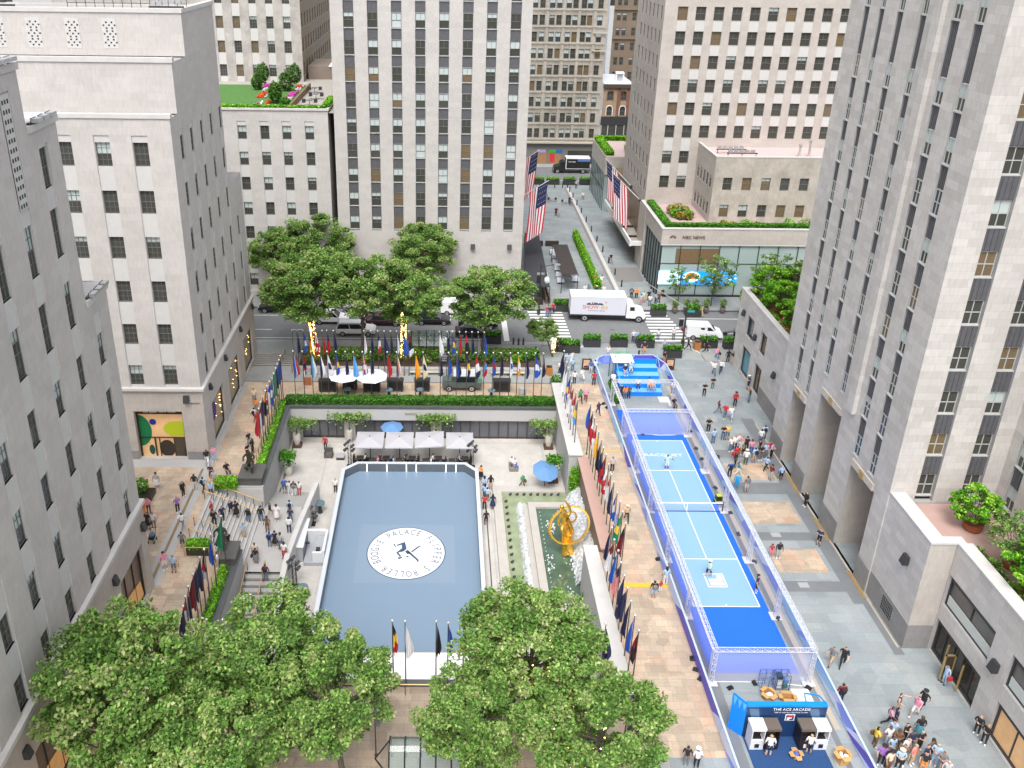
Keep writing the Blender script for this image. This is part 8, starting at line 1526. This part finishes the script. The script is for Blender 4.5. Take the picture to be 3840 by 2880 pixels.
for a in [(955, 1510, 'sfek', 'walking beside the far left flags, farthest of three', 0), (962, 1545, 'soek', 'walking beside the far left flags, second of three', 0), (955, 1582, 'wwnkSB', 'walking beside the far left flags, nearest of three', A), (968, 1600, 'srtk', 'between the far left flagpoles', 0), (778, 1744, 'wkwk', 'by the corner shop, left of two', .4), (804, 1732, 'cplb', 'by the corner shop, right of two', .4), (732, 1837, 'skwkL', 'on the drain channel, left of two seen from behind', A), (764, 1845, 'wlkkB', 'on the drain channel, right of two seen from behind', A), (590, 1831, 'sawkHK', 'alone in front of the corner shop', 0), (689, 1863, 'skkkLB', 'left of the drain channel in a long coat', 1.0), (668, 1922, 'sskk', 'left of the drain channel, arms out', .5), (560, 1925, 'spmkL', 'in a long pink dress by the left planter', 0), (541, 1935, 'soob', 'beside the pink dress at the left planter', 0), (793, 1799, 'fnzk', 'beside the short hedge at the top of the stairs', 0), (806, 1820, 'satk', 'by the brass rail top, behind the dark jacket', 0), (793, 1863, 'slnkS', 'at the top of the stairs by the brass rail', .4), (558, 1984, 'skkkK', 'at the left wall, left of two by the stroller', 0), (579, 1984, 'swek', 'at the left wall, right of two by the stroller', 0), (686, 1984, 'wwek', 'walking beyond the small planter', A), (686, 2056, 'sehkS', 'beside the small planter', A), (619, 2137, 'spwkSH', 'on the near left promenade, left of two', .5), (654, 2146, 'sljkSG', 'on the near left promenade, right of two', 0), (851, 1776, 'ikkk', 'seated beside the plinth of the far bronze statue', .5)]:
    person(*a[:4], facing=a[4], group=GL)
for a in [(934, 1672, 'skek', 'between the far statue and the flags, farther of three', 1.2), (948, 1700, 'skkkB', 'between the far statue and the flags, middle of three', 1.5), (930, 1720, 'cknk', 'between the far statue and the flags, nearest of three', 1.2), (819, 2130, 'fwwk', 'leaning on the brass rail by the near bright hedge', -PI/2), (2308, 2640, 'srek', 'by the end of the near rink wall', 0), (2352, 2660, 'swrkB', 'at the end of the near rink wall, left of three', A), (2376, 2668, 'skzkB', 'at the end of the near rink wall, middle of three', A), (2412, 2690, 'svekC', 'right of the near rink wall end beside the trees', A), (2440, 2700, 'svvyC', 'in pale lilac beside the near trees', A)]: person(*a[:4], facing=a[4], group='people along the flag rows')
GS = 'people on the stairs and landing'
for a in [(868, 1933, 'wnnkL', 'coming down the middle of the upper stairs', 1.0), (888, 1941, 'skkkHK', 'beside the navy coated walker on the upper stairs', .8), (932, 1962, 'skjkL', 'in the middle of the lower steps facing the camera', 0), (981, 1959, 'skjkHL', 'on the steps in a black coat, right of the middle', 0), (836, 1959, 'snkb', 'near the green flag on the upper stairs', .5), (796, 1941, 'srkk', 'bending by the top left of the stairs', 1.3), (806, 1975, 'skkk', 'below the red top on the stairs', .5), (1014, 1941, 'wktkL', 'stepping onto the landing', 1.4), (1039, 1953, 'swwkKH', 'in a short white dress on the landing', 0), (1088, 1930, 'slekB', 'by the curved wall, upper of three', A), (1091, 1962, 'snjk', 'by the curved wall, middle of three', A), (1085, 1999, 'swnkL', 'by the curved wall, nearest of three', A), (1004, 1995, 'szzkH', 'in a brown dress on the landing', 0), (1013, 2052, 'sbjkB', 'on the near landing, leftmost of four', A), (1033, 2050, 'skkkKH', 'on the near landing, second of four', 0), (1053, 2058, 'sajkH', 'on the near landing, third of four', 0), (1067, 2095, 'swrkH', 'on the near landing beside the curved wall', 0), (958, 2092, 'sfck', 'beside the near bronze plinth, farther', 0), (961, 2113, 'skekKG', 'beside the near bronze plinth, nearer', A), (998, 2175, 'smjkLB', 'going down the lower stairs beside the centre rail', A), (914, 2296, 'swkkB', 'at the bottom of the lower stairs, left of two', A), (938, 2280, 'swny', 'at the bottom of the lower stairs, right of two', A), (915, 2020, 'sltk', 'on the steps just above the near statue', 0), (840, 2040, 'sbek', 'in the queue beside the near statue, farther', 1.2), (858, 2060, 'skek', 'in the queue beside the near statue, nearer', 1.2), (1068, 1850, 'sbjkS', 'by the wall beyond the landing, leftmost of four', 0), (1088, 1856, 'swwkB', 'by the wall beyond the landing, second of four', .5), (1103, 1860, 'skwkB', 'by the wall beyond the landing, third of four', A), (1123, 1857, 'swrk', 'by the wall beyond the landing, rightmost of four', 0)]:
    person(*a[:4], facing=a[4], group=GS)
GK = 'people on the rink terrace'
for a in [(1259, 1846, 'swkkG', 'alone left of the blue rink with an orange bag', 0), (1221, 1686, 'srkkL', 'at the far left terrace beside the armchair', 0), (1803, 1798, 'cokkHK', 'at the right far corner of the rink', -1.0), (1816, 1840, 'sljkH', 'right of the rink, farthest of the standing line', A), (1818, 1869, 'slnkH', 'right of the rink, second of the standing line', A), (1839, 1837, 'sktkSH', 'right of the rink in a patterned black top', A), (1826, 1880, 'slhkS', 'right of the rink, third of the standing line', A), (1816, 1912, 'srkk', 'right of the rink, lower of the line, in red', A), (1847, 1910, 'snnkKH', 'right of the rink in a navy dress', A), (1822, 1970, 'skkkS', 'walking alone along the right side of the rink', A), (1958, 1831, 'wghyG', 'on the open terrace walking by the fountain', .2), (1918, 1750, 'iwnk', 'sitting on the small bench, left', 0), (1930, 1756, 'iwbk', 'sitting on the small bench, right', .3)]:
    person(*a[:4], facing=a[4], group=GK)
for i, (x, y) in enumerate(DIN):
    for s_, c_ in ((-.55, 'kwnle'[i % 5]), (.55, 'wkpkn'[(i*2) % 5])):
        if (i*3+(s_ > 0)) % 4 == 3: continue
        o = person(0, 0, 'i'+c_+'k'+'kby'[i % 3], 'under grey umbrellas, %s dining table, %s seat' % ('leftmost' if i == 0 else ordn(i), 'left' if s_ < 0 else 'right'), facing=PI/2 if s_ < 0 else -PI/2, group='diners under the grey umbrellas'); o.location = (x+s_, y, D)
GC = 'people crossing the street and the side street'
for a in [(2230, 1070, 'wrkk', 'walking in the side street above the truck, left of two', 0), (2255, 1073, 'wwtkSH', 'walking in the side street above the truck, right of two', 0), (2192, 1110, 'swek', 'hidden behind the truck roof, leftmost', 0), (2205, 1108, 'sqek', 'hidden behind the truck roof, second', 0), (2235, 1112, 'snwkC', 'hidden behind the truck roof, third', 0), (2263, 1112, 'swek', 'hidden behind the truck roof, fourth', 0), (2366, 1122, 'snkkB', 'behind the truck cab, left of the orange shirt', A), (2385, 1122, 'sokk', 'behind the truck cab', 0), (2412, 1134, 'sitkG', 'beyond the truck hood with yellow bag', 0), (2401, 1145, 'sapkS', 'just beyond the truck hood', A), (2431, 1131, 'skkk', 'in the group beyond the truck hood, in black', 0), (2435, 1148, 'swjk', 'in front of the group beyond the truck hood', 0), (2457, 1139, 'slnk', 'right in the group beyond the truck hood', .5), (2469, 1139, 'szkk', 'rightmost in the group beyond the truck hood', 0), (2484, 1112, 'ikkk', 'sitting on the ledge of the studio glass', 0), (2628, 1186, 'wttkH', 'walking among the pots by the studio', 0), (2051, 1189, 'srbk', 'at the left crossing, leftmost of three', 0), (2061, 1190, 'snek', 'at the left crossing, middle of three', 0), (2073, 1177, 'srnk', 'at the left crossing, rightmost of three', 0), (2072, 1243, 'fzhb', 'walking dogs on the left crossing', A), (2289, 989, 'wkek', 'alone on the side street by the bollards', 0), (2088, 1323, 'hkkkL', 'in a black suit between the kerb planters', 0), (2373, 1283, 'swny', 'in the street, left of two in front of the crossing', 0), (2386, 1287, 'slnk', 'right of two before the crossing', 0), (2414, 1325, 'wnok', 'walking in front of the fifth kerb planter', -.8), (2466, 1278, 'swjk', 'on the right crossing, left of two', 0), (2524, 1275, 'swekL', 'on the right crossing, right of two', 0), (2489, 1316, 'sljk', 'at the near end of the right crossing', 0), (2489, 1365, 'skpk', 'beside the right framed poster', .6), (2579, 1313, 'wkkk', 'walking by the street lamp at the right', .9), (2278, 1345, 'swlk', 'standing behind the white canopy', 0), (2098, 1403, 'swkkG', 'left of the street end flags, with a dark bag', .4), (2130, 1371, 'slakL', 'by the far flags on the plaza, farther of two', A), (2146, 1391, 'sljy', 'by the far flags on the plaza, nearer of two', A), (2214, 1400, 'sbwkS', 'in front of the left framed poster', A), (2230, 1397, 'swnk', 'right of the left framed poster', A), (2182, 1432, 'wwwkS', 'walking in the tan strip by the left fence, in white', .5), (2153, 1440, 'swkkL', 'behind the far flags in a white shirt', A), (2226, 1445, 'srkk', 'against the left fence in bright red', A), (2175, 1510, 'wgkb', 'on the tan strip, left of two', A), (2195, 1508, 'wpmg', 'on the tan strip, right of two', A), (2242, 1558, 'wnnk', 'in navy overalls walking up the tan strip', A), (2294, 1771, 'sakk', 'on the tan strip beside the far court half', 0), (2348, 1955, 'wtkkC', 'on the tan strip beside the net, wearing a cap', 0), (2449, 2244, 'sklkSB', 'on the tan strip beside the yellow ramp strip', A), (2494, 2194, 'slwkH', 'against the left fence beyond the yellow strip', A), (2571, 2869, 'skek', 'bottom edge left of booth, left of two', A), (2609, 2880, 'swkkC', 'bottom edge left of booth, right of two', A)]:
    person(*a[:4], facing=a[4], group=GC)
person(2474, 2219, 'srwk', 'small child on the tan strip by the yellow ramp strip', A, sc=.62, group=GC)
GD = 'people inside the court enclosure'
person(2499, 1762, 'riwkSW', 'at the far service line', 0, group=GD, extra='in a mint top and dark shorts playing tennis'); person(2653, 2165, 'tiikSC'.replace('ii', 'ik'), 'near half of court, dark cap', 1.9, group=GD); person(2833, 2221, 'snkkSHW', 'at the right edge of the blue carpet near the baseline', 1.2, group=GD)
for x, y, z, lk, wh in ((2343, 1403, 1.5, 'inayC', 'seated alone on the upper tier of the bleachers'), (2365, 1392, 2.0, 'ilik', 'seated small at the back tier of the bleachers'), (2391, 1455, .9, 'iwkk', 'seated on the lower tier, middle of the bleachers'), (2432, 1455, .9, 'iftkH', 'seated on the lower tier, second from the right'), (2446, 1456, .9, 'iftb', 'seated on the lower tier, rightmost')): person(x, y, lk, wh, 0, z=z-.02, group=GD)
for x, y, lk, wh in ((2328, 1492, 'snnk', 'leftmost in the group in front of the bleachers'), (2342, 1500, 'sojk', 'second in the group in front of the bleachers'), (2356, 1496, 'sznb', 'third in the group in front of the bleachers'), (2308, 1492, 'skwk', 'by the left upright in front of the bleachers'), (2522, 1480, 'swek', 'by the right upright beside the bleachers'), (2526, 1527, 'ikkk', 'crouching by the right upright below the bleachers')): person(x, y, lk, wh, A if 'third' in wh else 0, group=GD)
person(2879, 2834, 'swnyS', 'playing the left dark arcade machine', A, group=GD); person(3030, 2825, 'swnyS', 'playing the right dark arcade machine', A, group=GD)
GE = 'people far down the side street'
for a in [(2016, 719, 'wwkk', 'walking far down the side street, left', -PI/2), (2160, 707, 'sakk', 'far side street under dark umbrella', 0), (2185, 751, 'wwek', 'walking on the far right pavement of the side street', 0), (1990, 751, 'ikkk', 'sitting at a cafe table by the tower', PI/2), (2053, 751, 'imtkV', 'sitting alone at a middle cafe table', PI/2), (2135, 760, 'ikkk', 'sitting by the bollards, farther of two', 0), (2143, 770, 'ivnk', 'sitting by the bollards, nearer of two', -PI/2), (2084, 812, 'snkk', 'walking in the side street, left of a pair', 0), (2094, 812, 'saak', 'walking in the side street, right of a pair', 0)]: person(*a[:4], facing=a[4], group=GE)
for i, (x, y, lb) in enumerate(((2005, 757, 'by the tower, left'), (2028, 762, 'by the tower, right'), (2070, 757, 'beside the lone sitter'), (2122, 765, 'beside the bollards'))):
    t = thing('cafe_table', 'round cafe table, far side street, '+lb, 'table', at(x, y, .13), 'small cafe tables in the side street'); q = MB(); q.use(M((.3, .31, .32), .4)).tube((0, 0, .72), (0, 0, .75), .35, n=12).tube((0, 0, 0), (0, 0, .72), .03); q.build('top', None, t, local=True)
    for s_ in (-.7, .7): q = MB(); q.use(DKMETAL).box(s_-.2, s_+.2, -.2, .2, .43, .46).box(s_-.2, s_+.2, .17, .2, .46, .85).tube((s_-.18, 0, 0), (s_-.18, 0, .43), .015, n=4).tube((s_+.18, 0, 0), (s_+.18, 0, .43), .015, n=4); q.build('chair', None, t, local=True)
# stroller and dogs
t = thing('stroller', 'baby stroller with a blue grey hood by the left wall', 'stroller', at(572, 2030)); m = MB(); m.use(PMT['k']).box(-.22, .22, -.3, .3, .35, .55).path([(-.2, .3, .5), (-.2, .55, 1.0), (.2, .55, 1.0), (.2, .3, .5)], .02, 4); m.build('frame', None, t, local=True); m = MB(); m.use(PMT['j']).ball((0, .05, .68), .27, 8, 6, (.9, 1.1, .9)); m.build('hood', None, t, local=True)
for x in (-.25, .25):
    for y in (-.3, .3): m = MB(); m.use(RUBBER).tube((x-.02, y, .12), (x+.02, y, .12), .12, n=10); m.build('wheel', None, t, local=True)
def dog(lb, p, mt, rz, s_=1.0):
    j = [(0, 0, .42, .12, .13), (0, -.2, .44, .13, .15), (0, -.34, .52, .08), (0, -.42, .62, .085), (0, -.55, .58, .045), (0, .22, .42, .10, .12), (0, .42, .55, .03)]; e = [(0, 1), (1, 2), (2, 3), (3, 4), (0, 5), (5, 6)]
    for x in (-.09, .09): n = len(j); j += [(x, -.22, .30, .06), (x, -.24, .16, .035), (x, -.24, .03, .035), (x, .2, .30, .07), (x, .14, .24, .05), (x, .27, .14, .03), (x, .24, .03, .033)]; e += [(1, n), (n, n+1), (n+1, n+2), (5, n+3), (n+3, n+4), (n+4, n+5), (n+5, n+6)]
    o_ = bpy.data.objects.new('dog', grow(j, e, 'dog', 1)); o_.data.materials.append(mt); C.objects.link(o_); o_.location = p; o_.rotation_euler = (0, 0, rz); o_.scale = (s_,)*3; tag(o_, lb, 'dog', 'dogs being walked on the left crossing')
DW = M((.6, .57, .52), .9, name='pale_fur'); dog('pale dog on the left crossing, farther of two', at(2062, 1247), DW, 1.4); dog('pale curly dog on the left crossing, nearer of two', at(2075, 1262), DW, 1.0, 1.2)
g_ = thing('planter', 'small potted shrub by the left wall near the corner shop', 'planter', (-26.8, 64.5, 0)); m = MB(); m.use(BRONZE).box(-27.6, -26.0, 63.8, 65.2, 0, .5); m.build('box', None, g_); bush('', (-27.0, 64.6, .5), .6, .7, 500, LEAFH, .1, name='foliage', par=g_)
bush('low green bush in a pot at the right end of the far hedge', (13.1, 86.2, 0), .7, .6, 500, LEAFH, .1)
# haze: none visible close by; air only thickens far down the side street
